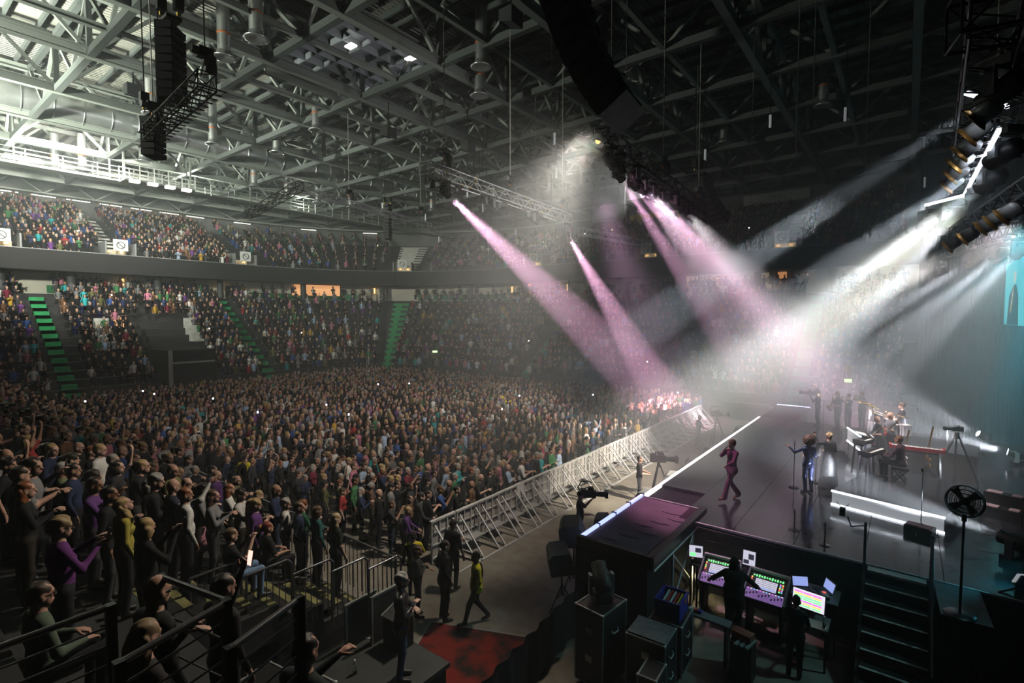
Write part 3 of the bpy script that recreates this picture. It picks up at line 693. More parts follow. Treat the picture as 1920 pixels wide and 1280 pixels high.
def hair_mesh(ti, style):
    if (ti, style) not in _hair:
        V, F = hair_data(style, BODIES[ti][3], BODIES[ti][4], .013); _hair[(ti, style)] = to_mesh('hair_shape', V, F, None, [M['hair']])
    return _hair[(ti, style)]
TOPS = [('black', (.010, .010, .012), 48), ('charcoal', (.035, .035, .04), 16), ('navy', (.018, .028, .075), 10), ('grey', (.20, .20, .21), 8), ('white', (.66, .65, .63), 6), ('blue', (.04, .09, .28), 4), ('red', (.30, .03, .03), 3), ('pink', (.48, .17, .25), 3),
        ('green', (.05, .17, .07), 4), ('brown', (.15, .08, .045), 4), ('teal', (.03, .32, .34), 2), ('purple', (.14, .05, .22), 3), ('pale blue', (.32, .42, .58), 3), ('olive', (.13, .13, .05), 3), ('mustard', (.45, .27, .04), 1), ('burgundy', (.16, .02, .04), 3)]
HAIRS = [('dark', (.015, .011, .008), 34), ('brown', (.07, .04, .02), 26), ('blonde', (.42, .29, .13), 20), ('grey', (.36, .35, .33), 16), ('auburn', (.22, .07, .025), 6)]
def pick(lst, r=rng): return r.choices(lst, [q[2] for q in lst])[0]
def put_person(name, ti, loc, yaw, scl, top, hairc, style, label, cat='person', group=None):
    o = bpy.data.objects.new(name, BODIES[ti][0]); COL.objects.link(o); o.location = loc; o.rotation_euler = (0, 0, yaw); o.scale = (scl,) * 3
    o.color = (*top, 1); tag(o, label, cat, group)
    if style != 'bald':
        h = inst('hair' if style not in ('cap', 'hat') else 'cap', hair_mesh(ti, style), o); h.color = (*hairc, 1)
    return o

# ------------------------------------------------------------------ where the audience stands
STG = (-1.0, 21.7)
aud = []                                            # x, y, z, zone
def add_aud(x, y, z, zone): aud.append((x, y, z, zone))
def blocked(x, y): return False
yy = 9.6
r = 0
while yy < 36.3:                                    # arena floor, rows facing the barrier
    yy += 0.52; r += 1
xs = -11.25; k = 0
while xs > -46.2:
    y = 9.4 + rng.uniform(0, .5) + max(0, (-13.5 - xs) * -.0)
    if xs < -14: y -= min(1.2, (-14 - xs) * .12)
    while y < 36.2:
        if rng.random() < (.97 if xs > -13 else .93): add_aud(xs + rng.uniform(-.16, .16), y + rng.uniform(-.1, .1), 0.0, 'floor')
        y += rng.uniform(.47, .62)
    xs -= .72
for k in range(LROWS):                              # lower tier
    t = 3.0
    while t < T_END - 1.2:
        t += .53
        if any(abs(t - a) < .85 for a in LA): continue
        x, y = bowl(t, k * LD + .42)
        if 14.8 < y < 19.6 and x > -54.6 and x < -46 and k < 9: continue
        if rng.random() < .93: add_aud(x + rng.uniform(-.08, .08), y + rng.uniform(-.08, .08), LZ + k * LR, 'lower')
for k in range(UROWS):                              # upper tier
    t = 5.0
    while t < T_END - 1.2:
        t += .52
        if any(abs(t - a) < (1.6 if k < 3 else .85) for a in UA): continue
        x, y = bowl(t, US + k * UD + .42)
        if rng.random() < .93: add_aud(x + rng.uniform(-.08, .08), y + rng.uniform(-.08, .08), UZ + k * UR, 'upper')
# the nearest tier, under the camera
NY0, NZ0, ND, NR = 6.0, 1.45, .85, .365
for k in range(9):
    y = NY0 - .35 - k * ND; x = -10.0 if k < 4 else (-9.1 if k == 4 else -8.5)
    while x > -46:
        if rng.random() < .93: add_aud(x, y + rng.uniform(-.1, .1), NZ0 + k * NR, 'near')
        x -= rng.uniform(.55, .72)
A = []
for x, y, z, zn in aud:
    q = project((x, y, z + 1.5)); q2 = project((x, y, z + .8))
    if q is None or q2 is None: continue
    if -60 < q[0] < 1980 and (-80 < q[1] < 1350): A.append((q[2], x, y, z, zn, q))
A.sort(key=lambda a: a[0])
KEEP = [(-6.5, 1.2, 2.3), (-4.5, 1.0, 2.5), (-8.0, 1.9, .5)]
# ------------------------------------------------------------------ the people nearest the camera, one by one
N_IND = 262
NEAR_KEEP = []                                      # clear ground kept for the people placed by hand: (x, y, radius)
def facing(x, y): return math.atan2(STG[1] - y, STG[0] - x)
ind = []; rest = []
for a in A:
    d, x, y, z, zn, q = a
    if zn == 'near' and any(math.hypot(x - h[0], y - h[1]) < h[2] for h in KEEP): continue
    if d < 3.6: continue
    vis = -20 < q[0] < 1940 and q[1] < 1300
    (ind if len(ind) < N_IND and vis else rest).append(a)
PLACE = {'near': 'on the side tier', 'floor': 'in the standing floor crowd', 'lower': 'on the far lower tier', 'upper': 'on the upper tier'}
count = {}
for d, x, y, z, zn, q in ind:
    pl = PLACE[zn]
    if zn == 'floor': pl = 'at the barrier' if x > -11.8 else ('just behind the barrier' if x > -14.5 else 'mid floor crowd' if y > 13 else 'at the crowd edge')
    ti = rng.choices(range(len(BODIES)), [5, 5, 2, 3, 3, 4, 3, 1, 3, 1 if x < -11.8 or zn != 'floor' else 10])[0]
    fm = BODIES[ti][2]; st = rng.choice(STY['f' if fm else 'm']); tn, tc_, _ = pick(TOPS); hn, hc, _ = pick(HAIRS)
    hw = {'bald': 'a bald head', 'cap': 'a dark cap', 'hat': 'a hat'}.get(st, {'long': 'long ', 'bob': 'bobbed ', 'fringe': 'full ', 'bun': 'tied-up ', 'short': 'short '}.get(st, '') + hn + ' hair')
    lb = f'person in {tn}, {hw}, {BODIES[ti][1]} {pl}'
    v = 1 + rng.uniform(-.25, .25); tc2 = tuple(min(1, c * v) for c in tc_)
    put_person('person', ti, (x, y, z), facing(x, y) + rng.gauss(0, .16), rng.uniform(.93, 1.06) * (.96 if fm else 1.02), tc2, (.03, .03, .035) if st == 'cap' else hc, st, lb, 'person', 'audience members nearest the stage side' if zn == 'floor' else 'audience members on the side tier')

# ------------------------------------------------------------------ everybody else: one crowd of low bodies
def loft(rings, n, ph=0.0):
    V = []; F = []
    for c, rx, ry in rings:
        for k in range(n): V.append((c[0] + rx * math.cos(2 * math.pi * k / n + ph), c[1] + ry * math.sin(2 * math.pi * k / n + ph), c[2]))
    for i in range(len(rings) - 1):
        for k in range(n):
            a, b_, c, d = i * n + k, i * n + (k + 1) % n, (i + 1) * n + (k + 1) % n, (i + 1) * n + k
            F += [(a, b_, c), (a, c, d)]
    t = len(V); V.append(rings[-1][0]); F += [((len(rings) - 1) * n + k, (len(rings) - 1) * n + (k + 1) % n, t) for k in range(n)]
    return V, F
def limb(p, n=4):
    V = []; F = []
    for i, (c, rad) in enumerate(p):
        c = Vector(c); q = Vector(p[min(i + 1, len(p) - 1)][0]) - Vector(p[max(i - 1, 0)][0]); q.normalize()
        u = q.orthogonal().normalized(); w_ = q.cross(u)
        for k in range(n): V.append(tuple(c + (u * math.cos(2 * math.pi * k / n) + w_ * math.sin(2 * math.pi * k / n)) * rad))
    for i in range(len(p) - 1):
        for k in range(n):
            a, b_, c, d = i * n + k, i * n + (k + 1) % n, (i + 1) * n + (k + 1) % n, (i + 1) * n + k
            F += [(a, b_, c), (a, c, d)]
    return V, F
def low_person(la, ra, long_hair, mid):
    V, F, S = [], [], []
    def put(vf, s):
        o = len(V); V.extend(vf[0]); F.extend([tuple(i + o for i in f) for f in vf[1]]); S.extend([s] * len(vf[0]))
    n = 8 if mid else 6
    if mid: put(loft([((0, 0, .05), .10, .15), ((0, 0, .5), .10, .17), ((0, 0, .95), .12, .18)], 6), 3)
    put(loft([((0, 0, .82), .12, .17), ((.01, 0, 1.05), .12, .155), ((0, 0, 1.28), .125, .185), ((0, 0, 1.42), .085, .17), ((0, 0, 1.48), .05, .07)], n), 2)
    put(loft([((.01, 0, 1.44), .05, .05), ((.03, 0, 1.52), .065, .055), ((.03, 0, 1.60), .095, .075), ((.01, 0, 1.68), .092, .076), ((0, 0, 1.735), .05, .045)], n), 0)
    if long_hair is not None:
        put(loft([((-.05, 0, 1.36 if long_hair else 1.54), .055, .088), ((-.032, 0, 1.60), .086, .10), ((-.014, 0, 1.69), .100, .098), ((-.002, 0, 1.765), .066, .064)], n), 1)
    for sg, (e, w_) in ((1, la), (-1, ra)):
        put(limb([((0, sg * .19, 1.40), .06), ((e[0], sg * e[1], e[2]), .045), ((w_[0], sg * w_[1], w_[2]), .032)]), 2)
        e = Vector((e[0], sg * e[1], e[2])); w_ = Vector((w_[0], sg * w_[1], w_[2])); dd = (w_ - e).normalized()
        put(limb([(w_, .03), (w_ + dd * .09, .042), (w_ + dd * .16, .015)]), 0)
    return np.array(V), np.array(F), np.array(S)
VAR = []
for la, ra in (('down', 'down'), ('clap', 'clap'), ('up', 'down'), ('cross', 'cross'), ('phone', 'phone'), ('hold', 'pocket'), ('up', 'up')):
    for lh in (True, False, None):
        VAR.append((la, ra, lh))
VW = np.array([{'down': 4, 'clap': 4, 'up': .5, 'cross': 2, 'phone': 1, 'hold': 3}[v[0]] * ({True: 1.2, False: 1.2, None: .45}[v[2]]) * (.4 if v[1] == 'up' else 1) for v in VAR]); VW /= VW.sum()
P = np.array([(a[1], a[2], a[3]) for a in rest]); zone = [a[4] for a in rest]; dist = np.array([a[0] for a in rest])
N = len(P); vid = nrg.choice(len(VAR), N, p=VW)
yaw = np.arctan2(STG[1] - P[:, 1], STG[0] - P[:, 0]) + nrg.normal(0, .2, N); scl = nrg.uniform(.91, 1.07, N)
topc = np.array([t[1] for t in TOPS]); tw = np.array([t[2] for t in TOPS], float); tw /= tw.sum()
hairc = np.array([h[1] for h in HAIRS]); hw_ = np.array([h[2] for h in HAIRS], float); hw_ /= hw_.sum()
cols = np.zeros((N, 4, 3))
cols[:, 0] = np.array(SKINS)[nrg.choice(len(SKINS), N, p=np.array([3, 3, 2, 3, 3, .7, 3]) / 17.7)] * nrg.uniform(.65, 1.0, (N, 1))
cols[:, 1] = hairc[nrg.choice(len(hairc), N, p=hw_)]; cols[:, 2] = topc[nrg.choice(len(topc), N, p=tw)] * nrg.uniform(.7, 1.3, (N, 1)); cols[:, 3] = .02
cols = np.clip(cols, 0, .9)
VV, FF, CC = [], [], []; off = 0
mid = (dist < 34) & np.array([z == 'floor' for z in zone])
for vi, (la, ra, lh) in enumerate(VAR):
    for md in (True, False):
        sel = np.where((vid == vi) & (mid == md))[0]
        if not len(sel): continue
        V, F, S = low_person(ARMS[la], ARMS[ra], lh, md)
        c, s_ = np.cos(yaw[sel])[:, None], np.sin(yaw[sel])[:, None]; k = scl[sel][:, None]
        X = (V[None, :, 0] * c - V[None, :, 1] * s_) * k + P[sel, 0][:, None]; Y = (V[None, :, 0] * s_ + V[None, :, 1] * c) * k + P[sel, 1][:, None]; Z = V[None, :, 2] * k + P[sel, 2][:, None]
        VV.append(np.stack([X, Y, Z], -1).reshape(-1, 3)); FF.append((F[None] + (off + np.arange(len(sel)) * len(V))[:, None, None]).reshape(-1, 3))
        CC.append(cols[sel][:, S].reshape(-1, 3)); off += len(sel) * len(V)
VV = np.concatenate(VV); FF = np.concatenate(FF); CC = np.concatenate(CC)
m, nt, b = new_mat('crowd_cloth'); at = nt.nodes.new('ShaderNodeAttribute'); at.attribute_name = 'Col'
nt.links.new(at.outputs['Color'], b.inputs['Base Color']); b.inputs['Roughness'].default_value = .8; b.inputs['Specular IOR Level'].default_value = .2
me = to_mesh('audience', VV, FF, None, [m])
ca = me.color_attributes.new('Col', 'FLOAT_COLOR', 'POINT'); ca.data.foreach_set('color', np.concatenate([CC, np.ones((len(CC), 1))], 1).astype(np.float32).ravel())
o = bpy.data.objects.new('audience_crowd', me); COL.objects.link(o)
tag(o, 'packed audience filling the arena floor and both seating tiers', 'crowd', None, 'stuff')
print('CROWD', N, 'tris', len(FF), 'individuals', len(ind))

# lit phones held up here and there in the crowd
pm_ = MB().box((0, 0, 0), (.02, .09, .16)).mesh('case', 'black'); pc_ = [mat('phone_dot_%d' % i, (1, 1, 1), .5, emit=c, estr=7.0) for i, c in enumerate([(1, .9, .95), (1, .75, .9), (.8, .9, 1)])]
ps_ = [MB().box((.012, 0, .0), (.004, .10, .10)).mesh('glow', c) for c in pc_]
cand = [a for a in rest if a[4] in ('floor', 'lower', 'upper') and 25 < a[0] < 60]
for i, a in enumerate(rng.sample(cand, 22)):
    r_ = empty('phone', (a[1] + .3 * math.cos(facing(a[1], a[2])), a[2] + .3 * math.sin(facing(a[1], a[2])), a[3] + 1.78), facing(a[1], a[2]), label='tiny phone light glowing above the %s' % {'floor': 'floor crowd', 'lower': 'lower tier crowd', 'upper': 'upper tier crowd'}[a[4]], cat='phone', group='phone lights in the far crowd')
    inst('case', pm_, r_); inst('lamp', ps_[i % 3], r_)
# ------------------------------------------------------------------ stage
m, nt, b = new_mat('gloss_stage')
tc = nt.nodes.new('ShaderNodeTexCoord'); n1 = nt.nodes.new('ShaderNodeTexNoise'); n1.inputs['Scale'].default_value = 2.2; n1.inputs['Detail'].default_value = 10; n1.inputs['Roughness'].default_value = 0.7
rp = nt.nodes.new('ShaderNodeValToRGB'); rp.color_ramp.elements[0].position = .42; rp.color_ramp.elements[1].position = .75
rp.color_ramp.elements[0].color = (.10, .10, .10, 1); rp.color_ramp.elements[1].color = (.34, .34, .34, 1)
v1 = nt.nodes.new('ShaderNodeTexVoronoi'); v1.feature = 'DISTANCE_TO_EDGE'; v1.inputs['Scale'].default_value = 1.3
r2 = nt.nodes.new('ShaderNodeValToRGB'); r2.color_ramp.elements[0].color = (.10, .10, .105, 1); r2.color_ramp.elements[1].position = .006; r2.color_ramp.elements[1].color = (.026, .026, .030, 1)
nt.links.new(tc.outputs['Object'], n1.inputs[0]); nt.links.new(tc.outputs['Object'], v1.inputs[0]); nt.links.new(n1.outputs[0], rp.inputs[0]); nt.links.new(v1.outputs[0], r2.inputs[0])
nt.links.new(rp.outputs[0], b.inputs['Roughness']); nt.links.new(r2.outputs[0], b.inputs['Base Color'])
M['gloss'] = m; SZ = 1.8
stg = empty('stage', (1.0, 21.0, 0), label='glossy black concert stage of joined deck panels with lit front edge', cat='stage')
PX, PY = 1.34, 2.28
pan = MB().box((0, 0, -.05), (PX - .012, PY - .012, .10)).mesh('deck_panel', M['gloss'])
for i in range(10):
    for j in range(7):
        x, y = -5.95 + (i + .5) * PX, 13.15 + (j + .5) * PY
        if i == 0 and j == 0: continue
        inst('deck_panel', pan, stg, Vector((x, y, SZ)) - stg.location)
MB().bbox(-5.9, 7.4, 13.25, 29.05, 0.0, 1.68).build('skirt', 'black_matt', stg)
MB().bbox(-6.03, -5.95, 14.1, 29.1, 1.72, 1.82).build('front_led_edge', mat('edge_led', (1, 1, 1), .4, emit=(1.0, .9, .97), estr=2.6), stg, label='glowing white front edge')
MB().bbox(-4.35, 7.4, 13.10, 13.15, 1.76, 1.81).build('side_trim', mat('edge_white', (.75, .72, .74), .4), stg)
lat = MB()
for k in range(24):
    x = -4.2 + k * .48
    beam('edge_truss_brace', (x, 13.08, 1.70 if k % 2 else 1.45), (x + .48, 13.08, 1.45 if k % 2 else 1.70), .03, .03, M['black_metal'], stg, 'tube')
for z in (1.70, 1.45): beam('edge_truss_chord', (-4.3, 13.08, z), (7.3, 13.08, z), .05, .05, M['black_metal'], stg, 'tube')
# side thrust
th = empty('side_platform', (-5.2, 12.2, 0), label='low side platform with cloth top tinted by pink light and blue lit edge', cat='platform')
M['mauve'] = mat('pink_lit_cloth', (.20, .12, .17), .85, noise=.25, nscale=1.2, bump=.5)  # tint of the pink stage light painted into the cloth colour
MB().bbox(-5.98, -4.3, 10.45, 14.08, 1.74, 1.80).build('cloth_top', 'mauve', th)
MB().bbox(-5.95, -4.35, 10.5, 14.0, .0, 1.72).build('skirt', 'black_matt', th)
MB().bbox(-6.06, -5.98, 10.45, 14.1, 1.74, 1.86).build('blue_led_bar', 'led_blue', th)
for k in range(5): MB().bbox(-6.10, -5.97, 10.45 + k * .91, 10.49 + k * .91, 1.72, 1.88).build('bar_clip', 'black', th)
MB().bbox(-6.0, -4.3, 14.05, 14.10, 1.80, 1.825).build('white_trim', bpy.data.materials['edge_white'], th)
MB().bbox(-4.34, -4.16, 10.4, 14.1, 1.66, 1.88).build('truss_rim', 'black', th)
MB().bbox(-6.05, -4.2, 10.36, 10.48, 1.62, 1.90).build('near_rim', 'black', th)
for k in range(6): beam('rim_rung', (-4.22, 10.5 + k * .6, 1.84), (-4.22, 10.8 + k * .6, 1.60), .03, .03, M['alu'], th, 'tube')
beam('rim_rail', (-4.16, 10.4, 1.60), (-4.16, 14.0, 1.60), .05, .05, M['alu'], th, 'tube')
for y in (11.6, 13.0): beam('frame_leg', (-4.18, y, 0), (-4.18, y, 1.6), .06, .06, M['alu'], th, 'tube')
beam('frame_brace', (-4.18, 11.6, 1.5), (-4.18, 13.0, .3), .05, .05, M['alu'], th, 'tube'); beam('frame_brace', (-4.18, 11.6, .3), (-4.18, 13.0, 1.5), .05, .05, M['alu'], th, 'tube')
for k in range(7):                                # folds in the cloth
    x, y = -5.7 + .2 * (k % 3) + k * .1, 10.9 + k * .4
    MB().path([(x, y, 1.80), (x + .25, y - .06, 1.812), (x + .5, y + .02, 1.80)], .018, 5).build('cloth_fold', 'mauve', th)
fs2 = empty('side_platform', (-5.2, 30.8, 0), label='far side platform with thin blue lit edge beyond the stage', cat='platform')
MB().bbox(-5.98, -4.3, 29.2, 33.9, 1.60, 1.78).build('deck', 'black', fs2); MB().bbox(-6.03, -4.3, 33.9, 33.96, 1.74, 1.82).build('blue_led_bar', 'led_blue', fs2)
MB().bbox(-5.9, -4.4, 29.3, 33.8, 0, 1.6).build('skirt', 'black_matt', fs2)
# keyboard riser: front panel emission stands in for LED strip light on it
def riser(name, loc, rz, wx, wy, h, label, glow=True):
    r_ = empty(name, loc, rz, label=label, cat='riser')
    q = MB(); q.bbox(0, wx, .02, wy, h - .06, h); o = inst('deck', q.mesh('deck', 'gloss'), r_)
    q = MB(); q.bbox(.02, wx - .02, .03, wy - .02, 0, h - .06); inst('body', q.mesh('body', 'black_matt'), r_)
    if glow:
        q = MB(); q.bbox(.02, wx - .02, 0.0, .03, .05, h - .05); inst('front_panel', q.mesh('front_panel', M['led_soft']), r_)
        for z in (0.0, h - .05):
            q = MB(); q.bbox(0, wx, -.025, .02, z, z + .045); inst('led_strip', q.mesh('led_strip', M['led']), r_)
        pass
    return r_
a_ = math.atan2(16.11 - 16.72, .85 + 1.54)
riser('keyboard_riser', (-1.54, 16.72, SZ), a_, 2.50, 3.6, .42, 'low riser with glowing white front carrying the keyboards')
riser('band_riser', (-1.35, 23.7, SZ), -.12, 3.4, 3.2, .5, 'black riser under the drum kit', False)
wl = empty('light_wing', (-1.3, 22.2, SZ), .0, label='slanting wedge shaped white light panel beside the keyboards', cat='light panel')
MB().prism([(-1.69, 23.4, 2.3), (-.88, 21.05, 2.3), (-.88, 21.05, 2.78), (-1.69, 23.4, 2.78)], (.05, 0, 0)).build('panel', 'led_soft', wl)
for q_ in ((-1.66, 23.3), (-.86, 21.15)): beam('leg', (q_[0] + .02, q_[1], 1.8), (q_[0] + .02, q_[1], 2.3), .04, .04, M['black_metal'], wl, 'tube')
MB().bar((-1.70, 23.4, 2.80), (-.89, 21.05, 2.80), .04, .04).build('led_strip', 'led', wl); MB().bar((-1.70, 23.4, 2.30), (-.89, 21.05, 2.30), .04, .04).build('led_strip', 'led', wl)
# stage stairs
st = empty('stage_stairs', (0, 11.8, 0), label='black stairs with pale nosings climbing to the stage', cat='stairs')
for k in range(8):
    z = 1.6 - .2 * k; y = 12.85 - .27 * k
    tr = MB().bbox(-.52, .49, y - .30, y, z - .05, z).build('tread', 'black', st)
    MB().bbox(-.52, .49, y - .305, y - .25, z, z + .008).build('nosing', mat('nosing', (.50, .53, .46), .8, noise=.4, nscale=7) if k == 0 else bpy.data.materials['nosing'], tr)
    MB().bbox(-.50, .47, y - .02, y, z - .2, z).build('riser_board', 'black_matt', st)
MB().bbox(-.5, .47, 12.85, 13.08, 1.74, 1.79).build('top_grating', 'alu_matt', st)
for x in (-.56, .53):
    beam('stringer', (x, 13.0, 1.62), (x, 10.7, -.05), .05, .22, M['black'], st)
    beam('handrail_post', (x, 12.95, 1.6), (x, 12.95, 2.75), .05, .05, M['black_metal'], st, 'tube')
beam('handrail', (.53, 12.95, 2.7), (.53, 10.9, 1.0), .05, .05, M['black_metal'], st, 'tube'); beam('handrail_post', (.53, 11.2, .2), (.53, 11.2, 1.25), .05, .05, M['black_metal'], st, 'tube')
ex = empty('loading_platform', (.95, 12.4, 0), label='grey step-out board beside the stage stairs', cat='platform')
MB().prism([(.58, 13.12, 1.74), (.64, 11.68, 1.74), (1.33, 11.7, 1.74), (1.27, 13.12, 1.74)], (0, 0, .06)).build('board', mat('grey_board', (.13, .14, .14), .7, noise=.2, nscale=4), ex)
for x, y in ((.7, 11.8), (1.2, 11.8), (1.2, 13.0), (.7, 13.0)): beam('leg', (x, y, 0), (x, y, 1.74), .05, .05, M['black_metal'], ex, 'tube')
# wooden steps stage rear
ws = empty('stage_steps', (2.1, 18.2, SZ), -.3, label='small black steps with pale treads at the side of the stage', cat='steps')
for k in range(2):
    q = MB(); q.box((0, k * .32, .15 + k * .2), (.8, .30, .30 + k * .4 - k * 0.2)); inst('box', q.mesh('box', M['black']), ws)
    q = MB(); q.box((-.2, k * .32, .31 + k * .35 - k * .05), (.3, .26, .02)); inst('tread', q.mesh('tread', mat('pale_tread', (.45, .36, .36), .7)), ws)
    q = MB(); q.box((.25, k * .32, .31 + k * .35 - k * .05), (.2, .26, .02)); inst('tread', q.mesh('tread', bpy.data.materials['pale_tread']), ws)
# backdrop and side screen
m, nt, b = new_mat('drape'); tc = nt.nodes.new('ShaderNodeTexCoord'); wv = nt.nodes.new('ShaderNodeTexWave'); wv.inputs['Scale'].default_value = 2.2; wv.inputs['Distortion'].default_value = 1.5
bp = nt.nodes.new('ShaderNodeBump'); bp.inputs['Strength'].default_value = .8; bp.inputs['Distance'].default_value = .2
nt.links.new(tc.outputs['Object'], wv.inputs[0]); nt.links.new(wv.outputs[1], bp.inputs['Height']); nt.links.new(bp.outputs[0], b.inputs['Normal']); b.inputs['Base Color'].default_value = (.035, .035, .04, 1); b.inputs['Roughness'].default_value = .95
M['drape'] = m
def drape(name, p0, p1, z0, z1, label, amp=.12, step=.25, m='drape'):
    p0 = Vector((*p0, 0)); p1 = Vector((*p1, 0)); L = (p1 - p0).length; d = (p1 - p0) / L; n = Vector((-d.y, d.x, 0)); k = int(L / step)
    pts = []; fs = []
    for i in range(k + 1):
        q = p0 + d * (L * i / k) + n * amp * math.sin(i * 1.7) * (1 if i % 2 else -.6)
        pts += [(q.x, q.y, z0), (q.x, q.y, z1)]
    for i in range(k): fs.append((2 * i, 2 * i + 2, 2 * i + 3, 2 * i + 1))
    pts2 = [(a + n.x * .05, b2 + n.y * .05, c) for a, b2, c in pts]; nn = len(pts)
    mb = MB(); mb.add(pts, fs, 0, True); mb.add(pts2, [tuple(reversed(f)) for f in fs], 0, True)
    return mb.solo(name, m, ((p0.x + p1.x) / 2, (p0.y + p1.y) / 2, z0), label=label, cat='curtain')
drape('masking_curtain', (.5, 36.8), (14.0, 36.6), 0, 11.5, 'tall black masking curtain beside the far stands')
drape('masking_curtain', (7.7, 13.0), (8.6, 36.3), 0, 11.0, 'tall black backdrop curtain behind the band')
spot('backdrop_wash', (5.2, 29.0, 10.8), (3.6, 36.8, 4.0), 8000, TEAL, 75, .8, .2)
spot('backdrop_wash', (2.4, 20.0, 9.6), (5.0, 30.0, 1.8), 3000, (.25, .8, .9), 70, .8, .2)
# side video screen: musician on teal
vs_ = empty('video_screen', (3.9, 33.0, 6.67), label='hanging video screen showing a saxophone player on a teal ground', cat='screen')
m, nt, b = new_mat('screen_teal'); tc = nt.nodes.new('ShaderNodeTexCoord'); nz = nt.nodes.new('ShaderNodeTexNoise'); nz.inputs['Scale'].default_value = .5
rp = nt.nodes.new('ShaderNodeValToRGB'); rp.color_ramp.elements[0].color = (.02, .30, .36, 1); rp.color_ramp.elements[1].color = (.12, .66, .72, 1)
nt.links.new(tc.outputs['Object'], nz.inputs[0]); nt.links.new(nz.outputs[0], rp.inputs[0]); nt.links.new(rp.outputs[0], b.inputs['Emission Color']); b.inputs['Emission Strength'].default_value = 1.5; b.inputs['Base Color'].default_value = (0, 0, 0, 1)
MB().bbox(3.9, 4.0, 29.0, 35.9, 6.67, 9.66).build('display', m, vs_); MB().bbox(4.0, 4.12, 28.9, 36.0, 6.6, 9.75).build('cabinet', 'black', vs_)
def em(name, c, s): return mat(name, (0, 0, 0), .5, emit=c, estr=s)
fg = MB(); X = 3.895                                # the filmed player: head, suit, arms, horn as flat picture pieces
def disc(mb, y, z, ry, rz_, n=18): mb.poly([(X - .002, y + ry * math.cos(2 * math.pi * k / n), z + rz_ * math.sin(2 * math.pi * k / n)) for k in range(n)])
q = MB(); disc(q, 33.0, 8.9, .36, .29); q.build('pictured_head', em('pic_skin', (.95, .85, .8), .8), vs_)
q = MB(); q.poly([(X - .001, y, z) for y, z in ((34.9, 6.69), (31.6, 6.69), (31.9, 8.05), (32.6, 8.55), (33.4, 8.5), (34.5, 8.05))]); q.build('pictured_suit', em('pic_suit', (.01, .10, .13), .6), vs_)
X = 3.89; q = MB(); q.poly([(X, y, z) for y, z in ((33.13, 8.69), (33.26, 8.64), (33.86, 7.6), (34.1, 7.45), (34.1, 7.22), (33.78, 7.27), (33.5, 7.6))]); q.build('pictured_horn', em('pic_horn', (.75, .55, .15), .7), vs_)
X = 3.885; q = MB(); disc(q, 33.6, 7.75, .19, .14); disc(q, 33.35, 8.12, .17, .13); q.build('pictured_hands', em('pic_hand', (.9, .7, .6), .8), vs_)
for y in (29.6, 35.4): beam('hanging_wire', (4.06, y, 9.75), (4.06, y, 19.4), .03, .03, M['black_metal'], vs_, 'tube')
# crowd barrier: one section, then copies
bar0 = empty('crowd_barrier', (0, 0, 0), label='aluminium crowd barrier section with slanting braces and foot step', cat='barrier', group='crowd barrier sections along the pit')
W = 1.0                                            # local: pit side is +X, runs along Y
MB().bbox(-.02, .0, .02, W - .02, .10, 1.18).build('panel', 'alu_matt', bar0)
MB().box((0, W / 2, 1.2), (.10, W, .05)).build('top_rail', 'alu', bar0)
for z in (.85, .50, .12): MB().bbox(.0, .035, .0, W, z - .02, z + .02).build('cross_rail', 'alu', bar0)
for y in (.03, .35, .65, .97): MB().bbox(.0, .04, y - .02, y + .02, .0, 1.2).build('upright', 'alu', bar0)
for y in (.14, .86):
    MB().bar((.04, y, 1.08), (.98, y, .06), .05, .035).build('brace', 'alu', bar0); MB().bar((.0, y, .03), (1.05, y, .03), .05, .04).build('foot_bar', 'alu', bar0)
MB().box((.30, W / 2, .38), (.34, .62, .03)).build('step_plate', mat('tread_plate', (.55, .55, .54), .4, .5, noise=.5, nscale=40), bar0)
MB().bbox(1.02, 1.08, 0, W, .0, .05).build('toe_rail', 'alu', bar0)
for k in range(24):
    o = bar0 if k == 0 else copy_tree(bar0)
    o.location = (-10.62 + .02 * math.sin(k), 9.95 + k * 1.02, 0); o['label'] = ORD[k] + ' aluminium crowd barrier section from the end beside the black shirted guard'
nt_ = MB().box((-10.55, 14.2, 1.0), (.02, .42, .5), (0, -.12, 0)).solo('paper_notice', 'white', (-10.55, 14.2, .75), label='sheet of white paper hung over the crowd barrier', cat='notice')
# fill speakers and pit boxes along the stage front
def wedge(loc, rz, label, sc=1.0, mt='dark_grey'):
    r_ = empty('stage_monitor', loc, rz, label=label, cat='speaker', group='front fill speakers along the stage')
    q = MB(); q.prism([(-.28 * sc, -.36 * sc, 0), (.28 * sc, -.36 * sc, 0), (.28 * sc, -.36 * sc, .42 * sc), (-.10 * sc, -.36 * sc, .42 * sc), (-.28 * sc, -.36 * sc, .12 * sc)], (0, .72 * sc, 0)); inst('cabinet', q.mesh('cabinet', mt), r_)
    q = MB(); q.lathe([(0, .0), (.13 * sc, .0), (.15 * sc, .02), (.16 * sc, .0)], (-.20 * sc, 0, .28 * sc), 14, 0, (-.85, 0, .52)); inst('driver', q.mesh('driver', 'black'), r_)
    q = MB(); q.box((.285 * sc, 0, .25 * sc), (.02, .2 * sc, .1 * sc)); inst('handle', q.mesh('handle', 'black'), r_)
    return r_
M['case_grey'] = mat('grey_cabinet', (.30, .30, .30), .6, noise=.15, nscale=6)
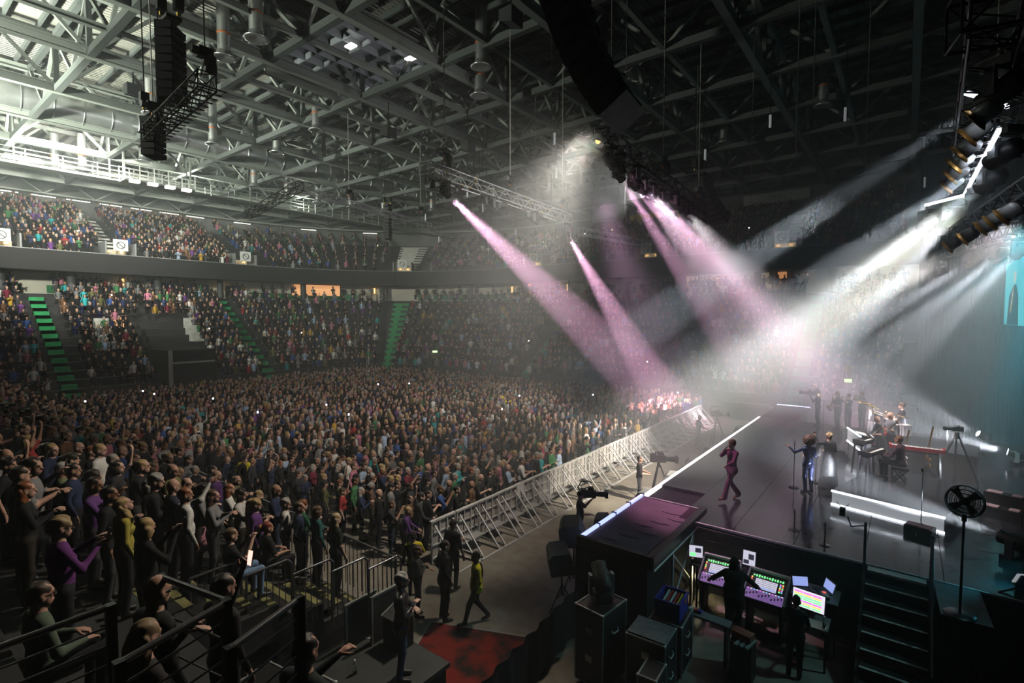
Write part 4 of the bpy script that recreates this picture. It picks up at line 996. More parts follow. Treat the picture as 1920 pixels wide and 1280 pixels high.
for i, (x, y) in enumerate([(-7.05, 16.7), (-7.05, 19.2), (-7.1, 21.8), (-7.1, 24.4), (-7.1, 27.0), (-7.1, 29.6)]):
    sb = empty('subwoofer', (x, y, 0), label=ORD[i] + ' subwoofer cabinet in the pit counted from the side platform', cat='speaker', group='subwoofers along the stage')
    MB().bbox(x - .38, x + .38, y - .55, y + .55, .03, .62).build('cabinet', 'dark_grey', sb); 
    for s in (-.3, .3): MB().bbox(x - .40, x - .38, y + s - .2, y + s + .2, .12, .54).build('grille', 'black', sb)
    for s in (-.35, .35):
        for u in (-.25, .25): MB().bbox(x + u - .05, x + u + .05, y + s - .05, y + s + .05, 0, .03).build('foot', 'black', sb)
    wedge((x, y, .62), .12 * (i % 3), ORD[i] + ' grey fill speaker on a subwoofer counted from the side platform', 1.0, 'case_grey')
# ------------------------------------------------------------------ flown rig
def box_truss(name, p0, p1, size, m, label, bay=.5, group=None):
    p0 = Vector(p0); p1 = Vector(p1); r_ = empty(name, p0, label=label, cat='truss', group=group)
    d = (p1 - p0).normalized(); L = (p1 - p0).length; s = Vector((-d.y, d.x, 0)) * size / 2; u = Vector((0, 0, size / 2))
    C = [s + u, s - u, -s - u, -s + u]
    for c in C: beam('chord', p0 + c, p1 + c, .05, .05, m, r_, 'tube')
    n = int(L / bay)
    for i in range(n):
        a = p0 + d * (L * i / n); bq = p0 + d * (L * (i + 1) / n)
        for k in range(4):
            c0, c1 = C[k], C[(k + 1) % 4]
            if i % 2: c0, c1 = c1, c0
            beam('lattice', a + c0, bq + c1, .028, .028, m, r_, 'tube')
    for q in (p0, p1):
        for k in range(4): beam('end_bar', q + C[k], q + C[(k + 1) % 4], .035, .035, m, r_, 'tube')
    return r_, d, L
HM = {}
def head_mesh():
    if HM: return
    HM['base'] = MB().box((0, 0, -.06), (.34, .28, .12)).mesh('base', 'black')
    HM['yoke'] = MB().box((0, -.19, -.28), (.12, .05, .34)).box((0, .19, -.28), (.12, .05, .34)).box((0, 0, -.135), (.14, .42, .05)).mesh('yoke', 'grey')
    HM['head'] = MB().lathe([(0, -.24), (.11, -.24), (.145, -.18), (.15, .05), (.12, .14), (.135, .22), (.125, .24)], n=16).mesh('head', 'black')
    HM['lens'] = MB().lathe([(.125, .235), (.08, .242), (0, .245)], n=16).mesh('lens', 'glass')
    HM['clamp'] = MB().tube((0, -.05, 0), (0, -.05, .16), .03).tube((0, .05, 0), (0, .05, .16), .03).mesh('clamp', 'alu_matt')
def moving_head(loc, tgt, label, group, on=None, watts=0, deg=12, sc=1.0, hang=True, grey=False, blend=.12):
    head_mesh(); loc = Vector(loc); r_ = empty('moving_light', loc, label=label, cat='stage light', group=group)
    v = Vector(tgt) - loc; az = math.atan2(v.y, v.x); sg = 1 if hang else -1
    inst('base', HM['base'], r_, (0, 0, 0), (0 if hang else math.pi, 0, az), (sc,) * 3)
    inst('yoke', HM['yoke'], r_, (0, 0, 0), (0 if hang else math.pi, 0, az), (sc,) * 3)
    if hang: inst('clamp', HM['clamp'], r_, (0, 0, 0), (0, 0, az), (sc,) * 3)
    hp = Vector((0, 0, -.38 * sc * sg)); q = Vector((0, 0, 1)).rotation_difference(v.normalized()).to_euler()
    h = inst('head', HM['head'], r_, hp, q, (sc,) * 3)
    ln = inst('lens', HM['lens'], h, (0, 0, 0))
    if on:
        nm = 'lens_on_%d_%d' % (int(on[1] * 100), int(on[2] * 100))
        mm = bpy.data.materials.get(nm) or mat(nm, (1, 1, 1), .4, emit=on, estr=14.0)
        key = 'lens_' + nm
        if key not in HM: 
            HM[key] = HM['lens'].copy(); HM[key].materials.clear(); HM[key].materials.append(mm)
        ln.data = HM[key]
        lp = loc + hp + v.normalized() * .30 * sc
        spot('beam_lamp', lp, tgt, watts, on, deg, blend, .09, None)
    return r_
def hoist(x, y, z, ztop, label, group):
    r_ = empty('chain_hoist', (x, y, z), label=label, cat='hoist', group=group)
    MB().box((x, y, z + .55), (.22, .34, .24)).build('motor', 'black_metal', r_); MB().tube((x, y - .16, z + .55), (x, y - .32, z + .55), .1, n=10).build('motor_cap', 'grey', r_)
    MB().tube((x, y, z + .6), (x, y, ztop), .018, n=5).build('chain', 'alu_matt', r_); MB().lathe([(.05, .4), (.12, .35), (.14, -.02), (.08, -.06), (0, -.06)], (x + .12, y + .1, z + .1), 8).build('chain_bag', 'dark_grey', r_)
    MB().path([(x - .16, y - .05, z), (x, y, z + .42), (x + .16, y + .05, z)], .015, 5).build('sling', 'dark_grey', r_); MB().box((x, y, z + .3), (.08, .08, .1)).build('shackle', 'orange', r_)
M['truss_silver'] = mat('truss_silver', (.74, .74, .75), .4, .25)
# silver truss over the crowd
r1, d1, L1 = box_truss('lighting_truss', (-12.85, 11.9, 12.0), (-13.75, 22.5, 12.0), .42, M['truss_silver'], 'silver lattice lighting truss with yellow ties over the crowd')
for k in range(26):
    p = Vector((-12.85, 11.9, 12.0)) + d1 * (L1 * (k + .4) / 26) + Vector((rng.choice((-.2, .2)), 0, rng.choice((-.2, .21))))
    MB().box(p, (.07, .10, .05)).build('yellow_tie', 'yellow', r1)
for k in range(7):
    p = Vector((-12.85, 11.9, 11.72)) + d1 * (L1 * (k + .3) / 7); MB().bar(p, p + d1 * 1.1, .05, .04).build('fluorescent_batten', 'alu', r1)
for i, (x, y) in enumerate([(-12.9, 12.9), (-13.2, 17.0), (-13.6, 21.7)]): hoist(x, y, 12.2, 19.3, 'chain hoist holding the silver truss', 'hoists of the silver truss')
GP = 'moving lights on the silver truss'
moving_head((-12.75, 12.75, 11.75), (-11.6, 32.0, 1.0), 'moving light throwing a pink beam from the end of the silver truss', GP, PINK, 80000, 11.5)
moving_head((-13.0, 15.6, 11.75), (-11, 20, 9), 'unlit moving light hung under the middle of the silver truss', GP)
moving_head((-13.3, 18.9, 11.75), (-11.2, 20.5, 10.0), 'unlit moving light tilted sideways on the silver truss', GP)
moving_head((-13.75, 22.2, 11.75), (-11.8, 32.2, 1.0), 'moving light throwing a pink beam where the silver truss ends', GP, PINK, 88000, 12.5)
for k, y in enumerate((12.2, 13.1, 15.2, 16.1, 18.4, 21.8)):
    x = -12.85 - .085 * (y - 11.9); r_ = empty('par_can', (x + .1, y, 11.7), label=ORD[k] + ' small round spotlight under the silver truss from its black hung end', cat='spotlight', group='small spotlights on the silver truss')
    MB().lathe([(0, .14), (.07, .14), (.09, .08), (.10, -.12), (.0, -.10)], (x + .1, y, 11.52), 12).build('can', 'grey', r_); MB().path([(x - .02, y, 11.72), (x - .02, y, 11.5)], .02, 5).build('bracket', 'black', r_)
# black truss at the stage front
r2, d2, L2 = box_truss('lighting_truss', (-6.85, 12.9, 12.05), (-7.75, 24.5, 12.05), .42, M['black_metal'], 'black front truss crowded with moving lights')
for i, (x, y) in enumerate([(-6.9, 13.6), (-7.3, 18.6), (-7.7, 23.9)]): hoist(x, y, 12.25, 19.3, 'chain hoist holding the black front truss', 'hoists of the front truss')
GP = 'moving lights on the black front truss'
FR = [(14.6, (-4.9, 28.0, 1.8), 42000, 8), (15.9, (-3.6, 31.5, 1.9), 40000, 8), (16.7, (-2.6, 33.5, 2.0), 42000, 8), (17.6, (-2.2, 34.5, 2.0), 42000, 8), (18.7, (-1.8, 35.5, 2.0), 42000, 8)]
for i, (y, tg, wt, dg) in enumerate(FR): moving_head((-7.0 - .08 * (y - 13), y, 11.8), tg, ORD[i] + ' pink beam moving light on the front truss from the bare flood lamp', GP, PINK, wt, dg)
for i, y in enumerate((13.2, 13.9, 15.25, 19.6, 20.4, 21.2, 22.0, 22.8, 23.6, 24.2)): moving_head((-6.95 - .08 * (y - 13) + .25, y, 11.8), (-3 + rng.uniform(-2, 2), y + 3, 4), ORD[i] + ' unlit moving light on the front truss from the bare flood lamp', GP)
r_ = empty('flood_lamp', (-6.75, 12.6, 11.9), label='bare silver flood lamp on the end of the black front truss', cat='flood lamp')
MB().lathe([(0, .12), (.1, .12), (.13, 0), (.22, -.12), (.2, -.12), (.0, .0)], (-6.75, 12.55, 11.85), 14, 0, (.2, .3, 1)).build('reflector', 'chrome', r_); MB().ball((-6.75, 12.55, 11.8), .07).build('bulb', 'amber', r_)
# white lights over the stage
G3 = 'white moving lights over the stage'
r3, d3, L3 = box_truss('lighting_truss', (.75, 8.5, 10.75), (1.15, 22.0, 10.75), .5, M['black_metal'], 'dark lighting truss running back over the stage')
r4, d4, L4 = box_truss('lighting_truss', (2.9, 22.0, 9.95), (1.0, 33.5, 9.95), .45, M['black_metal'], 'dark lighting truss carrying the rear row of white beams')
r5, d5, L5 = box_truss('lighting_truss', (.35, 8.6, 10.8), (3.2, 9.2, 10.8), .6, M['black_metal'], 'short dark cross truss at the head of the stage lights')
TW = [((.95, 9.9, 10.65), (-20.2, 28.1, 1.0), 30000, 9), ((1.25, 12.4, 10.35), (-15.5, 31.8, 1.0), 18000, 8), ((1.3, 14.7, 10.35), (-13.2, 33.6, 1.0), 26000, 8), ((1.22, 15.6, 10.35), (-11.5, 34.9, 1.0), 26000, 8),
      ((.95, 19.4, 10.35), (-6.0, 33.0, 1.0), 40000, 10), ((.4, 20.5, 10.35), (-12.1, 34.4, 1.0), 40000, 10),
      ((1.92, 25.9, 9.6), (-9.5, 33.5, 1.0), 20000, 13), ((2.45, 24.3, 9.6), (-5.5, 33.5, 1.0), 20000, 13), ((2.8, 22.9, 9.6), (-3.0, 34.0, 1.0), 18000, 13), ((1.2, 32.0, 9.6), (-15.3, 36.0, 1.0), 9000, 10)]
for i, (p, t, wt, dg) in enumerate(TW):
    rr_, a_0, b_0 = (r3, (.75, 8.5), (1.15, 22.0)) if i < 6 else (r4, (2.9, 22.0), (1.0, 33.5)); f_ = (p[1] - a_0[1]) / (b_0[1] - a_0[1]); zb_ = p[2] + .16
    beam('outrigger', (a_0[0] + f_ * (b_0[0] - a_0[0]), p[1], zb_), (p[0] + .001, p[1], zb_), .06, .06, M['black_metal'], rr_, 'tube')
    moving_head(p, t, ORD[i] + ' white beam moving light over the stage counted from the cross truss', G3, WHITE, wt, dg, 1.15)
hoist(.8, 9.0, 11.15, 19.3, 'chain hoist holding the truss over the stage', 'hoists over the stage'); hoist(1.1, 20.0, 11.15, 19.3, 'chain hoist holding the truss over the stage', 'hoists over the stage'); hoist(2.3, 26, 10.2, 19.3, 'chain hoist holding the rear stage truss', 'hoists over the stage')
# row of white parabolic reflector lamps
M['lamp_body'] = mat('lamp_white', (.8, .82, .84), .35, .1); M['amber_rim'] = mat('amber_rim', (.55, .30, .08), .4, .5)
def reflector(x, y, z, label, group, m='lamp_body'):
    r_ = empty('parabolic_lamp', (x, y, z), label=label, cat='stage lamp', group=group)
    MB().lathe([(0, .17), (.10, .17), (.14, .10), (.145, -.10), (.0, -.10)], (x, y, z), 14, 0, (.55, -.2, .4)).build('can', m, r_)
    MB().lathe([(.14, -.10), (.19, -.14), (.20, -.16), (.145, -.12)], (x, y, z), 16, 0, (.55, -.2, .4)).build('reflector_rim', 'amber_rim', r_)
    for s in (-.06, .06): MB().path([(x, y + s, z + .12), (x + .22, y + s, z + .16), (x + .42, y + s, z + .06), (x + .2, y + s, z + .02)], .014, 5).build('bracket', 'chrome', r_)
for i, (x, y) in enumerate([(.80, 10.0), (.78, 10.9), (.74, 11.9), (.72, 12.8), (.72, 13.8), (.70, 14.8)]): reflector(x, y, 10.0, ORD[i] + ' white can lamp over the stage counted from the cross truss', 'white can lamps over the stage')
for i, (x, y) in enumerate([(1.44, 13.1), (1.34, 13.7), (1.27, 14.5)]): reflector(x, y, 9.0, 'teal lit can lamp in the lower row over the stage', 'lower can lamps over the stage')
for i, (x, y) in enumerate([(1.1, 16.2), (.9, 17.8)]): reflector(x, y, 9.0, 'dim can lamp with dark reflector over the stage', 'lower can lamps over the stage', 'dark_grey')
r6, d6, L6 = box_truss('lighting_truss', (1.75, 12.0, 9.35), (1.0, 18.6, 9.35), .3, M['black_metal'], 'slim dark truss under the can lamps')
# chevron of light tubes
ch = empty('light_tube_frame', (.7, 13, 9.9), label='bent frame of glowing white light tubes over the stage', cat='light frame')
for a, bq in (((.29, 17.4, 10), (1.0, 16.55, 10)), ((1.0, 16.5, 10), (1.05, 11.1, 10)), ((.62, 12.0, 11.0), (.85, 12.4, 11)), ((1.07, 12.8, 11), (1.37, 13.4, 11))):
    MB().bar(a, bq, .05, .06).build('light_tube', 'led', ch)
    MB().bar(Vector(a) + Vector((0, 0, .06)), Vector(bq) + Vector((0, 0, .06)), .07, .05).build('tube_housing', 'black', ch)
MB().bar((2.7, 24.0, 9.75), (3.5, 24.0, 9.75), .05, .06).build('light_tube', 'led', ch)
for p in ((1.0, 16.5), (1.05, 11.2)): beam('wire', (p[0], p[1], 10.06), (p[0], p[1], 10.8), .02, .02, M['black_metal'], ch, 'tube')
# floor lights at the stage side, shining across
moving_head((2.65, 28.2, 1.80), (-9, 24.5, 8.0), 'floor standing moving light shining across the back of the stage', 'side lights on the stage floor', WHITE, 5500, 34, 1.0, False, blend=.8)
moving_head((3.25, 25.3, 1.80), (-9, 26.0, 4.0), 'floor standing moving light shining low across the stage', 'side lights on the stage floor', WHITE, 13000, 30, 1.0, False, blend=.8)
moving_head((2.0, 15.1, 1.80), (-2.6, 18.2, 2.5), 'fat black moving light shining low along the near stage edge', 'side lights on the stage floor', WHITE, 9000, 16, 1.2, False, blend=.5)
# loudspeaker arrays
def line_array(name, p, yaw, n, w_, h_, d_, a0, da, label, topz, m='black', plate=None):
    r_ = empty(name, p, label=label, cat='speaker array')
    pos = Vector((p[0], p[1], p[2])); ang = a0; f = Matrix.Rotation(yaw, 3, 'Z')
    cab = MB().prism([(-d_ / 2, -w_ / 2, -h_ / 2), (d_ / 2, -w_ / 2, -h_ * .38), (d_ / 2, -w_ / 2, h_ * .38), (-d_ / 2, -w_ / 2, h_ / 2)], (0, w_, 0))
    cm = cab.mesh('cabinet', mat('cab_' + name, (.035, .036, .038), .7) if not bpy.data.materials.get('cab_' + name) else bpy.data.materials['cab_' + name])
    gm = MB().box((-d_ / 2 - .012, 0, 0), (.02, w_ * .97, h_ * .92)).mesh('grille', 'black'); hm = MB().box((d_ / 2 + .01, 0, 0), (.03, w_ * .5, h_ * .25)).box((d_ / 2, w_ * .4, 0), (.06, .05, h_ * .7)).box((d_ / 2, -w_ * .4, 0), (.06, .05, h_ * .7)).mesh('rear_panel', 'dark_grey')
    for i in range(n):                              # from the bottom box upwards; front faces local -X
        rt = (f @ Matrix.Rotation(ang, 3, 'Y')).to_euler(); o = inst('cabinet', cm, r_, pos - Vector(p), rt)
        inst('grille', gm, o); inst('rear_panel', hm, o)
        if i == 0 and plate: inst('bottom_plate', MB().box((0, 0, -h_ / 2 - .02), (d_, w_, .03)).mesh('bottom_plate', plate), o)
        pos = pos + (f @ Matrix.Rotation(ang, 3, 'Y')) @ Vector((0, 0, h_ * .5)); ang += da; pos = pos + (f @ Matrix.Rotation(ang, 3, 'Y')) @ Vector((0, 0, h_ * .5 + .01))
    top = pos
    MB().box(top + Vector((0, 0, .05)), (d_ * 1.4, w_ * .5, .1)).build('bumper', 'black_metal', r_)
    for s in (-.25, .25):
        q = top + f @ Vector((s, 0, .1)); MB().tube(q, (q.x, q.y, topz), .02, n=5).build('chain', 'black_metal', r_)
        MB().box(q + Vector((0, 0, .45)), (.2, .25, .4)).build('motor', 'black_metal', r_); MB().box(q + Vector((0, 0, .15)), (.08, .1, .1)).build('shackle', 'yellow', r_)
    return r_
line_array('main_speaker_array', (-4.45, 9.0, 11.05), 0.12, 13, 1.15, .36, .62, -.62, .055, 'big black curved main speaker array with pale bottom plate', 19.3, plate='case_grey')
line_array('left_speaker_array', (-18.0, 6.35, 13.75), .75, 9, .85, .24, .45, .0, .0, 'black hanging speaker column in front of the silver ducts', 19.3)
line_array('left_speaker_array', (-20.0, 6.45, 12.45), .75, 6, .7, .2, .4, .0, .0, 'smaller black speaker column hung at the end of the ladder truss', 19.3)
line_array('far_speaker_array', (-34.5, 27.8, 13.6), .6, 10, .9, .25, .45, .0, .0, 'pale meshed speaker column hanging far across the hall', 19.3)
line_array('far_speaker_array', (-25.5, 29.5, 12.6), .6, 10, .9, .25, .45, .0, .0, 'dim speaker column hanging behind the silver truss', 19.3)
line_array('side_speaker_array', (-7.6, 27.0, 12.0), 1.0, 8, 1.1, .3, .5, -1.0, .1, 'black curved speaker array hanging beyond the front truss', 19.3)
# black ladder truss at the left
r7, d7, L7 = box_truss('lighting_truss', (-14.1, 5.75, 13.0), (-19.6, 6.25, 13.0), .42, M['black_metal'], 'black ladder truss hung before the silver duct', .35)
for k in range(16):
    p = Vector((-14.1, 5.75, 12.85)) + d7 * (L7 * k / 16); MB().box(p, (.05, .9, .03)).build('cable_rung', 'white', r7)
hoist(-14.3, 5.8, 13.2, 19.3, 'chain hoist at the end of the black ladder truss', 'hoists of the ladder truss'); hoist(-19.2, 6.2, 13.2, 19.3, 'chain hoist at the end of the black ladder truss', 'hoists of the ladder truss')
r8, d8, L8 = box_truss('lighting_truss', (-24.3, 14.1, 13.6), (-33.0, 15.6, 13.4), .4, M['black_metal'], 'black cable truss hung far under the roof', .6)
r9, d9, L9 = box_truss('lighting_truss', (-27.0, 15.0, 14.2), (-27.5, 26.0, 13.6), .3, M['truss_silver'], 'thin silver cable truss far under the roof', .6)
for i, (x, y) in enumerate([(-27.2, 19), (-27.4, 25)]): hoist(x, y, 14.1, 19.3, 'chain hoist with orange hook on the thin cable truss', 'hoists of the cable truss')
r10, d10, L10 = box_truss('lighting_truss', (-13.9, 24.0, 11.6), (-13.0, 31.0, 11.6), .35, M['truss_silver'], 'short silver truss beyond the pink beams', .6)
MB().path([(-13.75, 22.6, 11.6), (-13.85, 23.0, 11.1), (-13.9, 23.5, 11.0), (-13.9, 24.1, 11.4)], .025, 6).solo('cable_loop', 'alu_matt', (-13.8, 23.0, 11.0), label='grey cable loop swagged between two silver trusses', cat='cable')
# roof speakers and small pendant lamps
for x, y, z in [(-17.3, 7.2, 17.6), (-24.0, 19.5, 17.5), (-21.5, 23.5, 17.2), (-31, 9.2, 18.2), (-12, 15.5, 18)]:
    r_ = empty('roof_speaker', (x, y, z), label='small grey box speaker hung from the roof steel', cat='speaker', group='box speakers under the roof')
    MB().prism([(x - .3, y - .35, z), (x + .3, y - .35, z - .2), (x + .3, y - .35, z + .4), (x - .3, y - .35, z + .4)], (0, .7, 0)).build('cabinet', 'dark_grey', r_); MB().tube((x, y, z + .4), (x, y, 19.4), .03).build('hanger', 'black_metal', r_); MB().box((x - .31, y, z + .15), (.03, .6, .4), (0, 0, 0)).build('grille', 'black', r_)
for i in range(14):
    t = 50 + i * 3.1; s = rng.choice((-14, -9, -3, 3)); x, y = bowl(t, s); z = rng.uniform(14.2, 16.6)
    if not seen((x, y, z), 0): continue
    r_ = empty('pendant_tube', (x, y, z), label='short glowing pendant tube high over the far stands', cat='lamp', group='pendant tubes over the far stands')
    MB().tube((x, y, z), (x, y, z + .6), .06, n=6).build('tube', mat('pendant_glow', (1, 1, 1), .4, emit=(.85, .95, 1), estr=.16) if not bpy.data.materials.get('pendant_glow') else bpy.data.materials['pendant_glow'], r_); MB().tube((x, y, z + .75), (x, y, 19.4), .02, n=4).build('cord', 'black_metal', r_)
for i, (x, y) in enumerate([(-10.5, 16), (-9.0, 19), (-5.5, 24), (-3.5, 22), (-1.5, 25), (-8.5, 26), (-2.5, 18.5), (-16.5, 23.5)]):
    z = (11.3, 10.8, 12.2, 13.0, 12.0, 10.7, 13.5, 12.2)[i]
    MB().tube((x, y, z), (x, y, 19.4), .016, n=5).solo('hanging_wire', 'grey', (x, y, z), label='thin rigging wire hanging down from the roof', cat='wire', group='rigging wires')
# ------------------------------------------------------------------ the side tier under the camera
nt1 = empty('side_tier', (-20, 2, 0), label='dark stepped side tier', kind='structure')
for k in range(10):
    y1 = NY0 - k * ND; z = NZ0 + k * NR; xr = -8.35 if k < 4 else -4.45
    MB().bbox(-50, xr, y1 - ND, y1, 0 if k == 0 else z - .6, z).build('step', 'tier', nt1)
MB().bbox(-8.4, -8.34, 2.6, 6.0, 0, 1.2).build('side_panel', 'black_matt', nt1)
MB().bbox(-4.46, -4.40, -3, 2.6, 0, 3.1).build('side_panel', 'black_matt', nt1)
M['olive'] = mat('olive_nosing', (.20, .19, .07), .8, noise=.4, nscale=6)
ai = empty('aisle_stair', (-9.0, 4.5, 1.2), label='dark aisle steps with olive striped nosings behind hoop rails', cat='aisle')
for k in range(9):
    y = 6.0 - k * .425; z = NZ0 + .01 + k * NR / 2
    t = MB().bbox(-9.6, -8.42, y - .42, y, z - .03, z).build('tread', 'black', ai)
    MB().bbox(-9.6, -8.42, y - .13, y, z, z + .006).build('nosing', 'olive', t)
def rails(name, label, pts, bars, m='black_metal', post=None, cat='railing', r=.022, group=None, loc=None):
    r_ = empty(name, loc or pts[0], label=label, cat=cat, group=group)
    MB().path(pts, r, 7).build('top_rail', m, r_)
    for a, b_ in bars: beam('bar', a, b_, .018, .018, M[m], r_, 'tube')
    for a, b_ in post or []: beam('post', a, b_, .055, .055, M[m], r_, 'tube')
    return r_
M['rail'] = mat('rail_metal', (.16, .16, .17), .3, .8)
for i, (x, y, z) in enumerate([(-8.75, 3.1, 3.0), (-8.5, 3.85, 2.82), (-8.3, 4.55, 2.62), (-8.15, 5.2, 2.45), (-7.95, 5.85, 2.3)]):
    zb = z - 1.0; e = y + .78
    rails('hoop_rail', ORD[i] + ' dark hoop rail down the aisle steps of the side tier', [(x, y, zb), (x, y, z), (x, e - .08, z), (x, e, z - .08), (x, e, zb)],
          [((x, y + .11 * k, zb), (x, y + .11 * k, z)) for k in range(1, 7)], 'rail', group='hoop rails of the side tier', loc=(x, y, zb))
rails('front_rail', 'dark balustrade along the front of the side tier', [(-18.5, 6.45, 2.3), (-7.9, 6.47, 2.3)], [((-18.4 + .14 * k, 6.46, 1.25), (-18.4 + .14 * k, 6.46, 2.3)) for k in range(75)], 'rail', [((-18.4 + 2.1 * k, 6.46, 0), (-18.4 + 2.1 * k, 6.46, 2.3)) for k in range(6)], loc=(-13, 6.46, 1.2))
# rails right in front of the camera
def near_rail(label, p0, p1, n, zt, zb, gap=.14):
    p0 = Vector((*p0, zt)); p1 = Vector((*p1, zt)); r_ = empty('guard_rail', (p1.x, p1.y, zb), label=label, cat='railing')
    MB().tube(p0, p1, .024, n=8).build('top_rail', 'rail', r_)
    for k in range(1, n):
        dz = Vector((0, 0, -gap * k)); beam('bar', p0 + dz, p1 + dz, .016, .016, M['rail'], r_, 'tube')
    beam('post', (p1.x, p1.y, zb), (p1.x, p1.y, zt + .02), .06, .06, M['black_metal'], r_); beam('post', (p0.x, p0.y, zb), (p0.x, p0.y, zt + .02), .06, .06, M['black_metal'], r_)
    return r_
near_rail('black guard rail beside the blonde spectator', (-4.5, .3), (-4.5, 1.08), 6, 5.0, 3.4)
near_rail('black guard rail with thin bars below the bald spectator', (-3.71, .92), (-3.9, 1.62), 7, 5.0, 3.4)
near_rail('black guard rail with a hand resting on its bars', (-3.32, 1.39), (-3.52, 1.97), 7, 5.0, 3.2)
near_rail('black cross rail behind the bald spectator', (-4.7, 1.46), (-3.92, 1.62), 3, 5.0, 3.3, .3)
# low black deck with bits of gear
dk = empty('black_deck', (-7.5, 5.3, 0), label='black platform deck beside the red carpet', cat='platform')
MB().bbox(-8.3, -6.25, 3.6, 6.3, .87, .95).build('deck', mat('deck_black', (.03, .035, .034), .6, noise=.3, nscale=3), dk)
MB().bbox(-8.25, -6.3, 3.65, 6.25, 0, .87).build('skirt', 'black_matt', dk)
M['edge_grey'] = mat('edge_grey', (.34, .36, .35), .5, .3)
for i, (x, y, zt) in enumerate([(-8.05, 5.75, 1.75), (-7.75, 6.1, 1.85)]):
    r_ = empty('folded_panel', (x, y, .95), label=['dark folding panel with grey edge leaning on the balustrade', 'dark stepped folding panel with grey edge'][i], cat='panel')
    MB().bbox(x - .02, x + .02, y - .32, y + .32, .95, zt).build('board', 'dark_grey', r_); MB().bbox(x - .025, x + .025, y - .34, y + .34, zt - .02, zt + .02).build('edge_strip', 'edge_grey', r_); MB().bbox(x - .025, x + .025, y - .36, y - .32, .95, zt + .02).build('edge_strip', 'edge_grey', r_)
r_ = empty('case_lid', (-7.35, 6.15, .95), label='black case with grey edged lid beside the leather jacketed man', cat='case')
MB().bbox(-7.6, -7.15, 5.9, 6.25, .95, 1.5).build('body', 'black', r_); MB().box((-7.37, 6.08, 1.55), (.5, .4, .05), (.35, 0, 0)).build('lid', 'dark_grey', r_)
for s in (-.24, .24): MB().box((-7.37 + s, 6.08, 1.56), (.03, .42, .06), (.35, 0, 0)).build('lid_edge', 'edge_grey', r_)
MB().box((-8.0, 5.95, .955), (.22, .28, .008), (0, 0, .3)).solo('paper_sheet', 'edge_grey', (-8.0, 5.95, .95), label='pale sheet of paper lying on the black deck', cat='paper')
r_ = empty('water_bottle', (-7.35, 5.1, .95), label='clear plastic water bottle standing on the black deck', cat='bottle')
m, nt, b = new_mat('clear_plastic'); b.inputs['Transmission Weight'].default_value = .85; b.inputs['Roughness'].default_value = .08; b.inputs['Base Color'].default_value = (.8, .9, .92, 1); M['plastic'] = m
MB().lathe([(0, 0), (.035, 0), (.036, .13), (.03, .17), (.014, .21), (.014, .23)], (-7.35, 5.1, .95), 14).build('bottle', 'plastic', r_); MB().lathe([(.016, .0), (.016, .025), (0, .025)], (-7.35, 5.1, 1.17), 10).build('cap', 'white', r_)
def flight_case(loc, size, rz, label, wheels=True, lid=None, group=None):
    r_ = empty('flight_case', loc, rz, label=label, cat='flight case', group=group); X, Y, Z = size; z0 = .12 if wheels else 0
    q = MB(); q.bbox(-X / 2, X / 2, -Y / 2, Y / 2, z0, z0 + Z); inst('body', q.mesh('body', 'black'), r_)
    e = MB()
    for sx in (-1, 1):
        for sy in (-1, 1): inst('corner_edge', MB().bbox(sx * X / 2 - .014, sx * X / 2 + .014, sy * Y / 2 - .014, sy * Y / 2 + .014, z0, z0 + Z).mesh('edge', 'edge_grey'), r_)
    for z in (z0, z0 + Z):
        for s in (-1, 1):
            inst('rim_edge', MB().bbox(-X / 2, X / 2, s * Y / 2 - .015, s * Y / 2 + .015, z - .012, z + .014).mesh('edge', 'edge_grey'), r_); inst('rim_edge', MB().bbox(s * X / 2 - .015, s * X / 2 + .015, -Y / 2, Y / 2, z - .012, z + .014).mesh('edge', 'edge_grey'), r_)
    for sx in (-1, 1):
        for sy in (-1, 1):
            inst('corner_ball', MB().ball((sx * X / 2, sy * Y / 2, z0 + Z), .03, 8, 5).mesh('ball', 'alu'), r_)
            if wheels: inst('castor', MB().tube((sx * (X / 2 - .1) - .02, sy * (Y / 2 - .1), .05), (sx * (X / 2 - .1) + .02, sy * (Y / 2 - .1), .05), .05, n=10).box((sx * (X / 2 - .1), sy * (Y / 2 - .1), .1), (.06, .06, .05)).mesh('castor', 'dark_grey'), r_)
    for zz in (.35, .72):
        inst('latch', MB().box((0, -Y / 2 - .006, z0 + Z * zz), (.14, .012, .12)).box((0, -Y / 2 - .015, z0 + Z * zz), (.06, .012, .06)).mesh('latch', 'alu'), r_); inst('handle', MB().path([(X / 2 + .005, -.1, z0 + Z * zz), (X / 2 + .04, -.08, z0 + Z * zz - .04), (X / 2 + .04, .08, z0 + Z * zz - .04), (X / 2 + .005, .1, z0 + Z * zz)], .012, 6).mesh('handle', 'alu'), r_)
    return r_
flight_case((-8.0, 3.9, .95), (.62, .55, .32), .15, 'low black flight case with grey edges on the deck', False); flight_case((-7.25, 4.15, .95), (.62, .6, .36), .15, 'low black flight case behind the water bottle', False)
